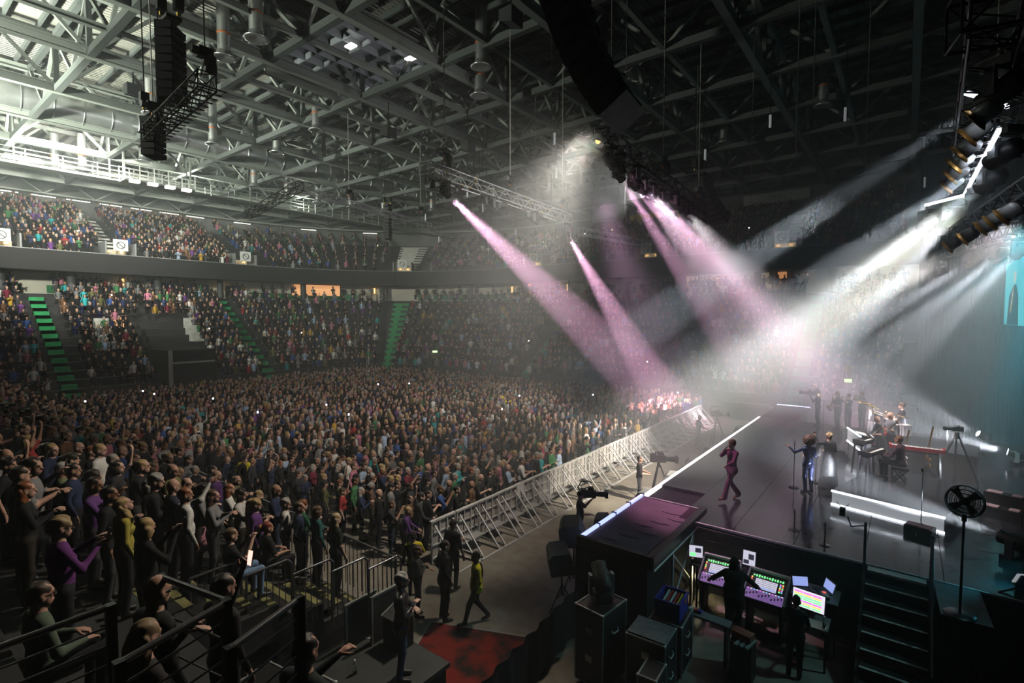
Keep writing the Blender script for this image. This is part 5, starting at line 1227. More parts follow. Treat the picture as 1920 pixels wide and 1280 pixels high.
# red carpet
m, nt, b = new_mat('red_carpet'); tc = nt.nodes.new('ShaderNodeTexCoord'); br = nt.nodes.new('ShaderNodeTexNoise'); br.inputs['Scale'].default_value = 1.6; br.inputs['Detail'].default_value = 5
rp = nt.nodes.new('ShaderNodeValToRGB'); rp.color_ramp.elements[0].position = .40; rp.color_ramp.elements[1].position = .55; rp.color_ramp.elements[0].color = (.02, .014, .012, 1); rp.color_ramp.elements[1].color = (.22, .018, .012, 1)
nt.links.new(tc.outputs['Object'], br.inputs[0]); nt.links.new(br.outputs[0], rp.inputs[0]); nt.links.new(rp.outputs[0], b.inputs['Base Color']); b.inputs['Roughness'].default_value = .95
cp = empty('red_carpet', (-7, 7.2, 0), label='worn red carpet with pale taped edge on the arena floor', cat='carpet')
C4 = [(-8.54, 8.0), (-6.03, 9.09), (-4.9, 6.5), (-6.2, 5.0), (-7.2, 5.2)]
MB().prism([(x, y, .002) for x, y in C4], (0, 0, .012)).build('pile', m, cp)
for a, b_ in ((0, 1), (0, 4)): MB().bar((*C4[a], .012), (*C4[b_], .012), .05, .012).build('edge_tape', 'edge_grey', cp)
# low drape along the carpet
drape('pipe_and_drape', (-5.75, 10.2), (-5.35, 5.4), 0, 1.0, 'low black drape between the red carpet and the monitor desk', .05, .12, 'black_matt')
drape('platform_drape', (-6.05, 10.30), (-4.3, 10.30), 0, 1.62, 'black drape hanging down the end of the side platform', .05, .12, 'black_matt')
# loudspeakers beside the thrust
def pa_box(loc, rz, pitch, sc, label):
    r_ = empty('loudspeaker', loc, rz, label=label, cat='speaker')
    q = MB(); pts = [(-.30, 0), (.26, 0), (.30, .12), (.18, .52), (-.22, .52), (-.30, .44)]
    q.prism([(x * sc, -.38 * sc, z * sc) for x, z in pts], (0, .76 * sc, 0)); inst('cabinet', q.mesh('cabinet', 'dark_grey'), r_, (0, 0, 0), (0, pitch, 0))
    q = MB(); q.box((-.306 * sc, 0, .22 * sc), (.02, .7 * sc, .40 * sc)); inst('grille', q.mesh('grille', 'black'), r_, (0, 0, 0), (0, pitch, 0))
    return r_
sp = pa_box((-6.62, 11.2, 1.30), .5, -.1, 1.05, 'black loudspeaker with grey top beside the side platform')
sp2 = pa_box((-6.45, 10.35, .98), .7, -.1, 1.0, 'black loudspeaker on a tripod stand by the drape')
sp3 = pa_box((-6.75, 13.1, .95), .4, -.1, .75, 'small black loudspeaker behind the blue lit edge')
for i, (x, y, z) in enumerate([(-6.62, 11.2, 1.3), (-6.45, 10.35, .98), (-6.75, 13.1, .95)]):
    r_ = empty('speaker_stand', (x, y, 0), label=['tripod stand under the tall black loudspeaker', 'tripod stand under the loudspeaker by the drape', 'short stand under the small loudspeaker'][i], cat='stand')
    MB().tube((x, y, .35), (x, y, z), .025).build('pole', 'black_metal', r_)
    for a in (0.3, 2.4, 4.5): MB().tube((x, y, z * .6), (x + .42 * math.cos(a), y + .42 * math.sin(a), .01), .015).build('leg', 'black_metal', r_); MB().tube((x, y, .35), (x + .22 * math.cos(a), y + .22 * math.sin(a), z * .30), .01).build('brace', 'black_metal', r_)
# monitor world
c1 = flight_case((-4.53, 8.70, 0), (.62, .78, 1.45), -.12, 'tall black flight case with moving light on its lid')
moving_head((-4.53, 8.70, 1.62), (-8, 12, 6), 'black moving light standing on the tall flight case', 'lights by the monitor desk', None, 0, 12, 1.15, False)
flight_case((-4.4, 8.55, 0), (.2, .2, .1), 0, 'small wheel board beside the tall flight case')
c2 = flight_case((-3.63, 9.0, 0), (.72, .64, 1.06), 0.05, 'black flight case with worn grey lid below the blue crate')
MB().box((-3.63, 9.0, 1.205), (.70, .60, .03), (0, 0, .05)).build('tray_lid', mat('tray_grey', (.22, .23, .24), .5, noise=.3, nscale=9), c2) if False else MB().box((-3.63, 9.0, 1.21), (.70, .60, .03), (0, 0, .05)).solo('tray', mat('tray_grey', (.22, .23, .24), .5, noise=.3, nscale=9), (-3.63, 9.0, 1.195), label='worn grey tray lying on a flight case', cat='tray')
flight_case((-3.35, 8.35, 0), (.32, .5, .8), .05, 'narrow grey edged flight case in front of the tray')
flight_case((-3.57, 9.88, 0), (.62, .72, 1.0), .05, 'black flight case under the blue crate')
cr = empty('plastic_crate', (-3.57, 9.88, 1.15), .06, label='bright blue plastic crate of papers on a flight case', cat='crate')
M['blue_plastic'] = mat('blue_plastic', (.015, .045, .42), .45)
for a, s in (((-.23, 0, .17), (.02, .58, .34)), ((.23, 0, .17), (.02, .58, .34)), ((0, -.28, .17), (.48, .02, .34)), ((0, .28, .17), (.48, .02, .34)), ((0, 0, .01), (.46, .56, .02))): inst('wall', MB().box(a, s).mesh('wall', 'blue_plastic'), cr)
for s in (-.235, .235): inst('rim', MB().box((s, 0, .35), (.045, .62, .03)).mesh('rim', 'blue_plastic'), cr)
for s in (-.29, .29): inst('rim', MB().box((0, s, .35), (.5, .04, .03)).mesh('rim', 'blue_plastic'), cr)
inst('orange_sticker', MB().box((.243, .12, .25), (.005, .1, .1)).mesh('sticker', 'orange'), cr)
for i in range(5):
    MB().box((-3.66 + i * .06, 9.85, 1.36), (.035, .40, .30), (.1, .05 * i, .06)).solo('paper_folder', ['white', 'red', 'white', 'red', 'yellow'][i], (-3.66 + i * .06, 9.85, 1.2), label=['white folder at the side of the blue crate', 'red folder standing in the blue crate', 'white folder between red folders in the blue crate', 'red folder beside the yellow one in the blue crate', 'yellow folder standing in the blue crate'][i], cat='folder')
sh = empty('shelf_desk', (-3.1, 10.6, 0), label='narrow grey shelf desk behind the sound engineer', cat='desk')
MB().box((-3.1, 10.62, .88), (.95, .26, .04), (0, 0, -.02)).build('top', 'grey', sh)
for x in (-3.5, -2.7): MB().bbox(x - .02, x + .02, 10.5, 10.74, 0, .86).build('leg', 'black', sh)
for i in range(3): MB().box((-3.42 + .09 * i, 10.64, .93), (.07, .1, .06)).solo('cable_box', ['white', 'red', 'blue_plastic'][i], (-3.42 + .09 * i, 10.64, .9), label=['white connector box on the grey shelf', 'red connector box on the grey shelf', 'blue connector box on the grey shelf'][i], cat='box')
pd = empty('pedal_board', (-2.35, 10.45, .80), label='wooden topped effects box on a pale pallet', cat='effects box')
MB().box((-2.35, 10.45, .88), (.36, .22, .12), (0, 0, -.2)).build('box', mat('wood_red', (.25, .07, .03), .5), pd)
for k in range(3): MB().box((-2.38 + .1 * k, 10.33, .81), (.06, .4, .03), (0, 0, -.2)).build('pallet_slat', 'edge_grey', pd)
MB().box((-2.35, 10.45, .4), (.4, .4, .78)).build('plinth', 'black', pd)
# mixing consoles
def scr(name, c, s): return mat(name, (.02, .02, .02), .4, emit=c, estr=s)
S_ = {'pan': scr('console_panel', (.45, .25, .75), .35), 'blu': scr('screen_blue', (.35, .45, .95), .9), 'gry': scr('screen_grey', (.70, .70, .85), .9), 'grn': scr('led_green', (.2, 1, .3), 1.4), 'red': scr('led_red', (1, .1, .1), 1.3), 'yel': scr('led_yellow', (1, .75, .15), 1.2), 'mag': scr('led_magenta', (.9, .2, .8), 1.2), 'wht': scr('led_key', (.9, .85, 1), 1.0), 'cya': scr('led_cyan', (.2, .8, 1), 1.0), 'drk': scr('screen_dark', (.05, .05, .08), .5)}
def console(loc, rz, label):
    r_ = empty('mixing_console', loc, rz, label=label, cat='mixing console'); T = (.42, 0, 0)       # local: engineer on -Y side, tilts up to +Y
    def put(name, c, s, m, par=None):
        q = MB(); q.box(c, s); return inst(name, q.mesh(name, m), par or tilt)
    tilt = inst('desk_body', MB().box((0, 0, -.04), (.80, .78, .08)).mesh('desk_body', 'black'), r_, (0, 0, 1.05), T)
    put('side_cheek', (-.41, 0, 0), (.03, .80, .16), M['grey']); put('side_cheek', (.41, 0, 0), (.03, .80, .16), M['grey'])
    put('fader_panel', (0, -.24, .004), (.76, .26, .01), S_['pan']); put('touch_screen', (-.02, .06, .01), (.44, .26, .012), S_['gry']); put('screen_bar', (-.02, -.05, .018), (.42, .035, .006), S_['blu'])
    for k in range(4): put('screen_line', (-.02, .0 + .05 * k, .018), (.40, .006, .004), M['dark_grey'])
    for k in range(12): put('meter', (-.30 + k * .054, .27, .01), (.03, .03 + .05 * ((k * 7) % 5) / 5, .012), S_['grn']); put('fader', (-.34 + k * .062, -.28 + .03 * ((k * 5) % 4), .016), (.025, .045, .02), M['black']); put('fader_led', (-.34 + k * .062, -.13, .012), (.03, .02, .008), S_[['mag', 'wht', 'cya', 'wht'][k % 4]])
    for k in range(10): put('button', (.26 + .05 * (k % 2), -.02 + .05 * (k // 2), .014), (.03, .03, .01), S_[['grn', 'red', 'yel', 'cya', 'mag'][(k * 3) % 5]]); 
    for k in range(5): put('button', (-.33, .0 + .05 * k, .014), (.03, .03, .01), S_[['red', 'yel', 'grn'][k % 3]])
    put('rear_rail', (0, .41, .03), (.84, .04, .10), M['edge_grey'])
    for s in (-.34, .34): inst('leg', MB().bbox(s - .03, s + .03, -.2, .3, 0, .95).mesh('leg', 'black'), r_)
    return r_
console((-3.32, 12.35, .0), .08, 'left sound console with lit faders and meters'); console((-2.30, 12.25, .0), -.02, 'right sound console with lit faders and meters')
def monitor(loc, rz, w_, h_, label, kind):
    r_ = empty('computer_monitor', loc, rz, label=label, cat='monitor')
    q = MB(); q.bbox(-w_ / 2, w_ / 2, 0, .04, 0, h_); inst('housing', q.mesh('housing', 'black'), r_, (0, 0, .12), (-.18, 0, 0)); q = MB(); q.bbox(-w_ / 2 + .015, w_ / 2 - .015, -.006, 0, .015, h_ - .015); sc_o = inst('screen', q.mesh('screen', S_['gry'] if kind != 'rows' else S_['wht']), r_, (0, 0, .12), (-.18, 0, 0))
    q = MB(); q.box((0, .04, .06), (.06, .04, .12)).box((0, .03, .01), (.24, .18, .02)); inst('foot', q.mesh('foot', 'black'), r_)
    if kind == 'rows':
        for i in range(3):
            for j in range(7): inst('screen_block', MB().box((-w_ / 2 + .08 + i * (w_ - .1) / 3 + .04, -.009, .05 + j * (h_ - .07) / 7), ((w_ - .1) / 3 - .015, .004, .028)).mesh('blk', S_[['grn', 'yel', 'mag', 'grn', 'grn', 'yel', 'mag'][j]]), sc_o)
    else:
        inst('screen_block', MB().box((-w_ * .2, -.009, h_ * .25), (w_ * .4, .004, h_ * .25)).mesh('blk', S_['grn' if kind == 'a' else 'drk']), sc_o); inst('screen_block', MB().box((w_ * .15, -.009, h_ * .6), (w_ * .4, .004, h_ * .35)).mesh('blk', S_['drk']), sc_o)
    return r_
def table(name, label, x0, x1, y0, y1, z, m='grey', cat='table'):
    r_ = empty(name, ((x0 + x1) / 2, (y0 + y1) / 2, 0), label=label, cat=cat); MB().bbox(x0, x1, y0, y1, z - .03, z).build('top', m, r_)
    for x in (x0 + .04, x1 - .04):
        for y in (y0 + .04, y1 - .04): MB().bbox(x - .02, x + .02, y - .02, y + .02, 0, z - .03).build('leg', 'black', r_)
    return r_
table('side_table', 'low black table behind the consoles', -2.95, -2.65, 12.72, 13.0, 1.05, 'black'); monitor((-2.80, 12.84, 1.05), .0, .30, .36, 'upright screen between the two consoles', 'b')
table('side_table', 'small black table at the end of the console', -4.05, -3.82, 12.35, 12.7, 1.05, 'black'); monitor((-3.93, 12.5, 1.05), .35, .34, .30, 'tilted screen at the left end of the console', 'a')
table('gear_table', 'grey table with laptops and cables beside the consoles', -1.82, -.95, 12.25, 12.95, 1.12)
for i, (x, y, rz) in enumerate([(-1.62, 12.5, .5), (-1.28, 12.7, -.9)]):
    r_ = empty('laptop', (x, y, 1.12), rz, label=['open dark laptop next to the console', 'open silver edged laptop on the grey table'][i], cat='laptop')
    inst('keyboard_deck', MB().bbox(-.17, .17, -.12, .12, 0, .018).mesh('deck', 'dark_grey'), r_); inst('lid', MB().bbox(-.17, .17, 0, .014, 0, .23).mesh('lid', 'black' if i == 0 else 'alu'), r_, (0, .12, .018), (-.3, 0, 0)); inst('screen', MB().bbox(-.155, .155, -.004, 0, .02, .21).mesh('scr', S_['blu']), r_, (0, .12, .018), (-.3, 0, 0))
r_ = empty('headset_dock', (-1.2, 12.42, 1.12), label='white charger with red light on the grey table', cat='charger'); MB().box((-1.2, 12.42, 1.17), (.12, .18, .1), (.2, 0, .5)).build('body', 'white', r_); MB().box((-1.22, 12.46, 1.23), (.06, .04, .02)).build('red_lamp', S_['red'], r_)
table('play_table', 'small grey table under the colourful monitor', -1.80, -1.05, 11.55, 12.1, .88); monitor((-1.45, 11.95, .88), -.12, .62, .38, 'monitor showing rows of coloured audio tracks', 'rows')
r_ = empty('water_bottle', (-1.12, 11.66, .88), label='clear bottle standing before the colourful monitor', cat='bottle'); MB().lathe([(0, 0), (.035, 0), (.036, .15), (.014, .21), (.014, .23)], (-1.12, 11.66, .88), 12).build('bottle', 'plastic', r_); MB().lathe([(.016, 0), (.016, .02), (0, .02)], (-1.12, 11.66, 1.10), 10).build('cap', 'white', r_)
point('desk_glow', (-2.8, 12.0, 1.5), 2.0, (.7, .6, 1.0), .2); point('under_stage_fill', (-3.95, 12.9, .5), 6, (1, .85, .5), .05)  # added unseen lamps; the first stands in for screen light
# fan on a stand
fn_ = empty('stage_fan', (.9, 11.85, 1.8), label='round black fan on a tall thin pole', cat='fan'); q = Vector((.9, 11.85, 3.85))
MB().tube((.9, 11.85, 1.8), (.9, 11.85, 3.55), .02).build('pole', 'black_metal', fn_); MB().lathe([(.02, .03), (.22, .02), (.24, 0), (0, 0)], (.9, 11.85, 1.8), 14).build('base', 'black_metal', fn_)
ax = Vector((-.35, -.9, .25)).normalized()
for off in (-.05, .05):
    for rr in (.27, .20, .13): MB().lathe([(rr - .006, off), (rr, off + .006), (rr + .006, off), (rr, off - .006), (rr - .006, off)], q, 22, 0, ax).build('cage_ring', 'black_metal', fn_)
MB().lathe([(.26, -.05), (.28, 0), (.26, .05)], q, 22, 0, ax).build('cage_rim', 'black', fn_); MB().lathe([(0, -.08), (.07, -.07), (.07, .04), (0, .05)], q, 12, 0, ax).build('motor', 'black', fn_)
t1 = ax.orthogonal().normalized(); t2 = ax.cross(t1)
for k in range(4):
    a = k * math.pi / 2; d = t1 * math.cos(a) + t2 * math.sin(a); e = ax.cross(d)
    MB().prism([q + d * .06 - e * .03, q + d * .24 - e * .09, q + d * .24 + e * .05, q + d * .06 + e * .03], ax * .01).build('blade', 'dark_grey', fn_)
for k in range(16):
    a = k * math.pi / 8; d = t1 * math.cos(a) + t2 * math.sin(a); beam('cage_wire', q + d * .05 + ax * .06, q + d * .27 + ax * .03, .006, .006, M['black_metal'], fn_, 'tube')
MB().box((.9, 11.85, 3.56), (.07, .07, .12)).build('joint', 'black', fn_)
# small lamp on an arm by the stairs, stage side floodlight
r_ = empty('clip_lamp', (-.56, 12.95, 2.6), label='small black lamp with two wire whiskers on an arm by the stairs', cat='lamp')
MB().box((-.95, 12.6, 3.0), (.10, .12, .16)).build('body', 'black', r_); MB().path([(-.56, 12.95, 2.68), (-.80, 12.72, 2.68), (-.86, 12.66, 2.9)], .013, 5).build('arm', 'black_metal', r_); MB().path([(-.97, 12.6, 3.07), (-1.06, 12.58, 3.2)], .006, 4).build('whisker', 'black_metal', r_); MB().path([(-.92, 12.6, 3.07), (-.84, 12.62, 3.18)], .006, 4).build('whisker', 'black_metal', r_)
r_ = empty('stage_floodlight', (1.95, 13.5, 1.8), label='open floodlight with cables on the near stage edge', cat='floodlight')
MB().box((1.95, 13.5, 2.1), (.35, .12, .3), (.5, 0, .5)).build('housing', 'black', r_); MB().box((1.90, 13.42, 2.13), (.3, .02, .24), (.5, 0, .5)).build('lens', 'led_soft', r_); MB().path([(1.9, 13.5, 1.95), (1.7, 13.4, 1.85), (1.55, 13.3, 1.80)], .02, 6).build('cable', 'black', r_); MB().box((1.95, 13.5, 1.88), (.3, .1, .14)).build('bracket', 'black_metal', r_)
spot('desk_fill', (2.6, 13.0, 7.5), (-3.2, 9.4, .6), 420, (.35, .85, .9), 60, .9, .2)  # added teal fill without a fixture, brightening cases and desk
spot('near_teal', (2.1, 13.8, 2.3), (1.2, 12.6, 1.2), 60, TEAL, 120, .9, .1)  # added weak teal fill at the near stage edge
# ------------------------------------------------------------------ people placed one by one
def solid(name, c, rough=.8, spec=.3, metal=0.0): return bpy.data.materials.get(name) or mat(name, c, rough, metal, spec=spec)
def hero(label, loc, yaw, ps, top, hairc, style, scl=1.0, bot=None, topmat=None, cat='person', group=None, skin=None, shoe=None, **op):
    V, F, L, H, Rh = person_data(dict(ps), **op)
    mats = list(BODYM)
    if bot is not None: mats[2] = solid('bottom_%d_%d_%d' % tuple(int(c * 999) for c in bot), bot)
    if topmat: mats[1] = topmat
    if skin: mats[0] = solid('skin_%d' % int(skin[0] * 999), skin, .5)
    if shoe: mats[3] = solid('shoe_%d' % int(shoe[0] * 999), shoe, .4)
    o = bpy.data.objects.new('person', to_mesh('body_shape', V, F, L, mats)); COL.objects.link(o)
    o.location = loc; o.rotation_euler = (0, 0, yaw); o.scale = (scl,) * 3; o.color = (*top, 1); tag(o, label, cat, group)
    if style and style != 'bald':
        V, F = hair_data(style, H, Rh, .012); h = inst('cap' if style in ('cap', 'hat') else 'hair', to_mesh('hair_shape', V, F, None, [M['hair']]), o); h.color = (*hairc, 1)
    o['_H'] = 0; del o['_H']
    return o, H, Rh
def wpt(o, p):                                    # a point of a person's own frame in the place
    return Matrix.Rotation(o.rotation_euler[2], 3, 'Z') @ (Vector(p) * o.scale[0]) + o.location
def glasses(o, H, Rh):
    def g(p): return tuple(H + Rh @ np.array(p))
    q = MB()
    for s in (-1, 1):
        q.path([g((.108, s * .012, .014)), g((.106, s * .055, .016)), g((.0, s * .083, .012))], .0035, 5); q.path([g((.108, s * .012, .014)), g((.108, s * .014, -.012)), g((.106, s * .05, -.012)), g((.106, s * .055, .016))], .003, 5)
    q.path([g((.108, -.012, .014)), g((.108, .012, .014))], .003, 5)
    inst('glasses', q.mesh('glasses', 'black'), o)
LEFTW = math.atan2(-.61, -.79); AWAY = math.atan2(.79, -.61); RIGHTW = math.atan2(.61, .79); TOW = math.atan2(-.79, .61)
DARK, BRN, BLD, GRY, AUB = (q[1] for q in HAIRS)
TO = lambda x, y: facing(x, y)
def tz(y): return NZ0 + NR * max(0, int((NY0 - y) / ND))
# --- spectators on the side tier close to the camera
A_PH = ((.16, .22, 1.22), (.36, .10, 1.36))
near_list = [
 ('person in purple jacket with short blonde hair and glasses filming beside the railing', -7.09, 1.28, 4.984, pose(A_PH, ((.12, -.24, 1.18), (.34, -.06, 1.32)), yaw=-.1), (.13, .03, .17), (.34, .24, .12), 'fringe', dict(fem=True), True),
 ('person in olive hooded top with grey hair and glasses standing above the railing', -11.38, 2.13, 4.619, pose('hold', 'down', yaw=.0), (.16, .19, .10), GRY, 'short', dict(fem=True, fat=1.2), True),
 ('person in mustard patterned blouse with long blonde hair looking up', -8.54, 2.22, 4.619, pose(((.10, .26, 1.25), (.16, -.02, 1.42)), 'down', tilt=-.45), (.40, .34, .06), BLD, 'long', dict(fem=True), False),
 ('person in black top with blonde bob seen from behind', -7.39, 2.14, 4.619, pose('phone', 'phone', yaw=.3), (.012, .012, .014), BLD, 'bob', dict(fem=True), False),
 ('person in black top with short grey hair and spotted scarf', -11.98, 3.00, 4.254, pose('down', 'down', yaw=-.5), (.015, .015, .017), (.2, .19, .18), 'fringe', dict(fem=True), False),
 ('person in navy sweater with shaved head seen from behind', -9.89, 3.28, 4.325, pose('clap', 'clap', yaw=.1), (.02, .026, .05), BRN, 'bald', dict(fat=1.2), False),
 ('person in white sweater waving one raised arm over the crowd', -9.26, 3.24, 4.325, pose(((.22, -.05, 1.50), (.40, .05, 1.72)), 'down', yaw=-.2), (.62, .62, .60), AUB, 'short', dict(fat=1.1), False),
 ('person in pink patterned dress with long light brown hair', -10.66, 3.95, 3.889, pose('clap', 'hold', yaw=-.2), (.55, .24, .30), (.20, .12, .06), 'long', dict(fem=True, dress=True, fat=1.15, sleeve=.3), False),
 ('person in orange sleeveless top with long blonde hair', -10.12, 4.71, 3.524, pose('clap', 'clap', yaw=-.3), (.48, .20, .03), BLD, 'long', dict(fem=True, sleeve=.3), False),
 ('seated person in black shirt and pale jeans filming with both hands', -8.95, 3.80, 3.540, pose('phone', 'phone', legs='sit'), (.015, .016, .02), (.10, .06, .03), 'short', dict(sleeve=.5, bot=(.16, .26, .42)), False),
 ('seated person in black shirt with short red hair clasping the hands', -9.74, 4.82, 3.121, pose('hold', 'hold', legs='sit', tilt=-.1), (.014, .013, .013), (.18, .035, .02), 'short', dict(fem=True, sleeve=.3), False),
 ('person in black short sleeved dress with long pale blonde hair at the balustrade', -8.98, 5.83, 3.159, pose('down', 'down', yaw=.1), (.014, .02, .018), (.40, .31, .18), 'long', dict(fem=True, sleeve=.3), False),
 ('person in dark top with bright teal scarf and brown hair', -9.65, 5.82, 3.159, pose('cross', 'down', yaw=.2), (.02, .10, .10), BRN, 'bob', dict(fem=True), False),
 ('person in dark green top with auburn hair at the balustrade', -10.20, 5.82, 3.159, pose('clap', 'clap'), (.02, .10, .05), AUB, 'fringe', dict(fem=True), False),
 ('bald person in black shirt with glasses standing behind the guard rail', -4.67, 1.40, 5.055, pose('rail', 'down', yaw=.1, tilt=.12), (.012, .012, .013), DARK, 'bald', dict(fat=1.15), True),
 ('person in dark top with short black hair holding a lit phone', -5.03, 2.05, 4.690, pose(((.2, .22, 1.3), (.30, .16, 1.62)), 'down', yaw=-.05), (.02, .02, .024), DARK, 'short', dict(), False),
 ('seated young person in green grey shirt with cropped hair and glasses', -6.35, 0.98, 4.635, pose('hold', 'hold', yaw=.0, legs='sit'), (.10, .14, .10), (.05, .035, .02), 'short', dict(), True),
 ('person with long wavy light brown hair seen from behind the guard rail', -4.17, 1.17, 4.984, pose('phone', 'down', yaw=.15, tilt=.15), (.03, .028, .03), (.26, .18, .10), 'long', dict(fem=True), False),
 ('person in dark jumper resting one hand on the guard rail bars', -3.56, 2.02, 4.690, pose(((.22, .20, 1.20), (.46, .10, 1.30)), 'down'), (.015, .025, .025), DARK, 'short', dict(), False),
 ('person in black coat with dark hair raising a phone', -9.61, 1.35, 5.055, pose(((.25, .2, 1.38), (.42, .12, 1.55)), 'down', yaw=.1), (.012, .012, .013), DARK, 'short', dict(fat=1.1), False),
]
NEARP = []
for lb, x, y, ht, ps, tp, hc, st, op, gl in near_list:
    sit = ps['legs'] == 'sit'; op = dict(op); bt = op.pop('bot', (.014, .015, .02)); sc_ = 1.0 if not op.get('fem') else .96
    z = ht - (1.78 - (.42 if sit else 0)) * sc_
    o, H, Rh = hero(lb, (x, y, z), TO(x, y) + .35, ps, tp, hc, st, sc_, bt, bodyres=.019, fine=.0075, **op); NEARP.append((o, ps, z, x, y))
    if gl: glasses(o, H, Rh)
for i, (o, ps, z, x, y) in enumerate(NEARP):       # small dark plinths stand in nothing: everybody stands on the step under the feet
    pass
# phones in hands
def phone(p, rz, label, lit=None, tilt=.2):
    r_ = empty('phone', p, rz, label=label, cat='phone'); inst('case', MB().box((0, 0, 0), (.010, .075, .155)).mesh('case', 'black'), r_, (0, 0, 0), (0, tilt, 0))
    inst('screen', MB().box((-.006, 0, 0), (.002, .068, .145)).mesh('scr', lit or M['glass']), r_, (0, 0, 0), (0, tilt, 0)); return r_
def at_hand(o, ps, side='l', d=.11, up=.06):
    w_, e, s = ps['_' + side] if '_' + side in ps else None, None, None
for idx, side, lit, lb in ((0, 'r', None, 'silver edged phone held up by the purple jacketed person'), (9, 'l', None, 'dark phone held by the seated person in jeans'), (15, 'l', 'scr', 'phone with bright red and white screen held up over the railing'), (19, 'l', None, 'big black phone held up high at the edge of the tier'), (3, 'r', None, 'red cased phone held by the blonde bobbed person')):
    o, ps, z, x, y = NEARP[idx]; ap = ps[side]; s = 1 if side == 'l' else -1
    w_ = ap[1] if not isinstance(ap, str) else (ARMS[ap][1][0], s * ARMS[ap][1][1], ARMS[ap][1][2])
    dz = -.42 if ps['legs'] == 'sit' else 0
    phone(wpt(o, (w_[0] + .10, w_[1], w_[2] + .10 + dz)), o.rotation_euler[2], lb, scr('phone_screen', (1.0, .55, .45), 1.6) if lit else None)

# --- crew and stewards around the pit
o, H, Rh = hero('security guard in black shirt and cap seen from behind at the barrier end', (-9.15, 9.35, 0), AWAY - .5, pose('cross', 'down'), (.012, .012, .013), DARK, 'cap', 1.04, (.012, .012, .014), sleeve=.5)
V_YEL = (.75, .62, .03)
def steward(lb, loc, yaw, ps, sc_=1.0, **k):
    o, H, Rh = hero(lb, loc, yaw, ps, V_YEL, DARK, 'short', sc_, (.012, .012, .014), jacket=True, fat=1.12, **k)
    inst('black_back_panel', MB().ball((-.10, 0, 1.27), (.055, .15, .20), 12, 8).mesh('panel', 'black_matt'), o); return o
steward('steward in yellow and black jacket walking over the pit floor', (-7.66, 8.6, 0), LEFTW + .3, pose('down', 'pocket', legs='walk', tilt=.15), .97, skin=(.16, .08, .05))
steward('steward in yellow jacket standing between tier and barrier', (-9.75, 8.55, 0), AWAY + .2, pose('cross', 'cross'), .93)
steward('steward in bright yellow jacket standing deep in the seated crowd', (-19.8, 9.0, .0), AWAY, pose('down', 'down'), 1.05)
for i, (x, y, z) in enumerate([(-33, 8.3, 0), (-46.3, 17.8, 0), (-45.9, 19.6, 0), (-22.0, 27.3, 0), (-20.5, 26.2, 0), (-40.5, 27.0, 0)]):
    q_ = bpy.data.objects.new('person', BODIES[1][0]); COL.objects.link(q_); q_.location = (x, y, z + .12); q_.rotation_euler = (0, 0, AWAY); q_.color = (*V_YEL, 1)
    tag(q_, 'steward in a yellow jacket among the far floor crowd', 'person', 'stewards among the far crowd'); h = inst('hair', hair_mesh(1, 'short'), q_); h.color = (*DARK, 1)
hero('person in dark patterned top with wavy hair holding a drink by the barrier', (-8.95, 7.95, 0), RIGHTW + .3, pose('hold', 'cross', tilt=-.1), (.05, .05, .055), (.05, .025, .015), 'long', .98, (.012, .012, .014), fem=True)
hero('tall person in long black coat standing at the carpet corner', (-8.35, 8.25, 0), RIGHTW + .5, pose('pocket', 'pocket'), (.010, .010, .011), DARK, 'short', 1.08, (.01, .01, .011), jacket=True, fat=1.1)
o, H, Rh = hero('grey haired person in black leather jacket and jeans with folded arms', (-6.6, 5.5, .95), RIGHTW + .15, pose('cross', 'cross', tilt=-.15), (.012, .012, .013), (.40, .40, .40), 'fringe', 1.05, (.035, .06, .13), topmat=mat('leather', (.012, .012, .014), .32), jacket=True, bodyres=.018, fine=.0075)
glasses(o, H, Rh)
# cameras
def pro_camera(p, rz, label, sc=1.0, rig=True):
    r_ = empty('video_camera', p, rz, label=label, cat='camera'); S = (sc,) * 3
    inst('body', MB().box((0, 0, 0), (.42, .16, .20)).box((-.18, 0, .02), (.16, .20, .24)).mesh('body', 'black'), r_, (0, 0, 0), (0, 0, 0), S); inst('lens', MB().tube((.2, 0, 0), (.48, 0, 0), .07, .085, 12).mesh('lens', 'black_metal'), r_, (0, 0, 0), (0, 0, 0), S); inst('lens_hood', MB().box((.52, 0, 0), (.10, .22, .18)).mesh('hood', 'black'), r_, (0, 0, 0), (0, 0, 0), S)
    inst('handle', MB().path([(-.12, 0, .1), (-.10, 0, .19), (.12, 0, .19), (.14, 0, .1)], .018, 6).mesh('handle', 'black'), r_, (0, 0, 0), (0, 0, 0), S); inst('viewfinder', MB().box((.05, .15, .12), (.16, .12, .10)).mesh('vf', 'black'), r_, (0, 0, 0), (0, 0, 0), S)
    if rig: inst('cable_loop', MB().path([(-.25, 0, .0), (-.34, 0, .2), (-.25, 0, .36), (-.05, 0, .40), (.08, 0, .34)], .018, 6).mesh('loop', 'black'), r_, (0, 0, 0), (0, 0, 0), S)
    return r_
def tripod(p, zt, label, spread=.55, m='black_metal', cat='tripod'):
    r_ = empty('tripod', p, label=label, cat=cat); x, y, z = p
    for a in (.4, 2.5, 4.6): MB().bar((x + .05 * math.cos(a), y + .05 * math.sin(a), zt - .12), (x + spread * math.cos(a), y + spread * math.sin(a), z + .02), .05, .04).build('leg', m, r_)
    MB().tube((x, y, zt - .2), (x, y, zt), .07, .06, 10).build('head', m, r_); return r_
hero('camera operator in black holding a shoulder rig in the pit', (-7.75, 13.45, 0), RIGHTW - .1, pose('phone', 'hold', yaw=.1), (.012, .012, .013), DARK, 'cap', 1.0, (.012, .012, .014), sleeve=.4)
pro_camera((-7.55, 13.66, 1.66), RIGHTW - .1, 'black shoulder camera with looped cable before the crowd barrier')
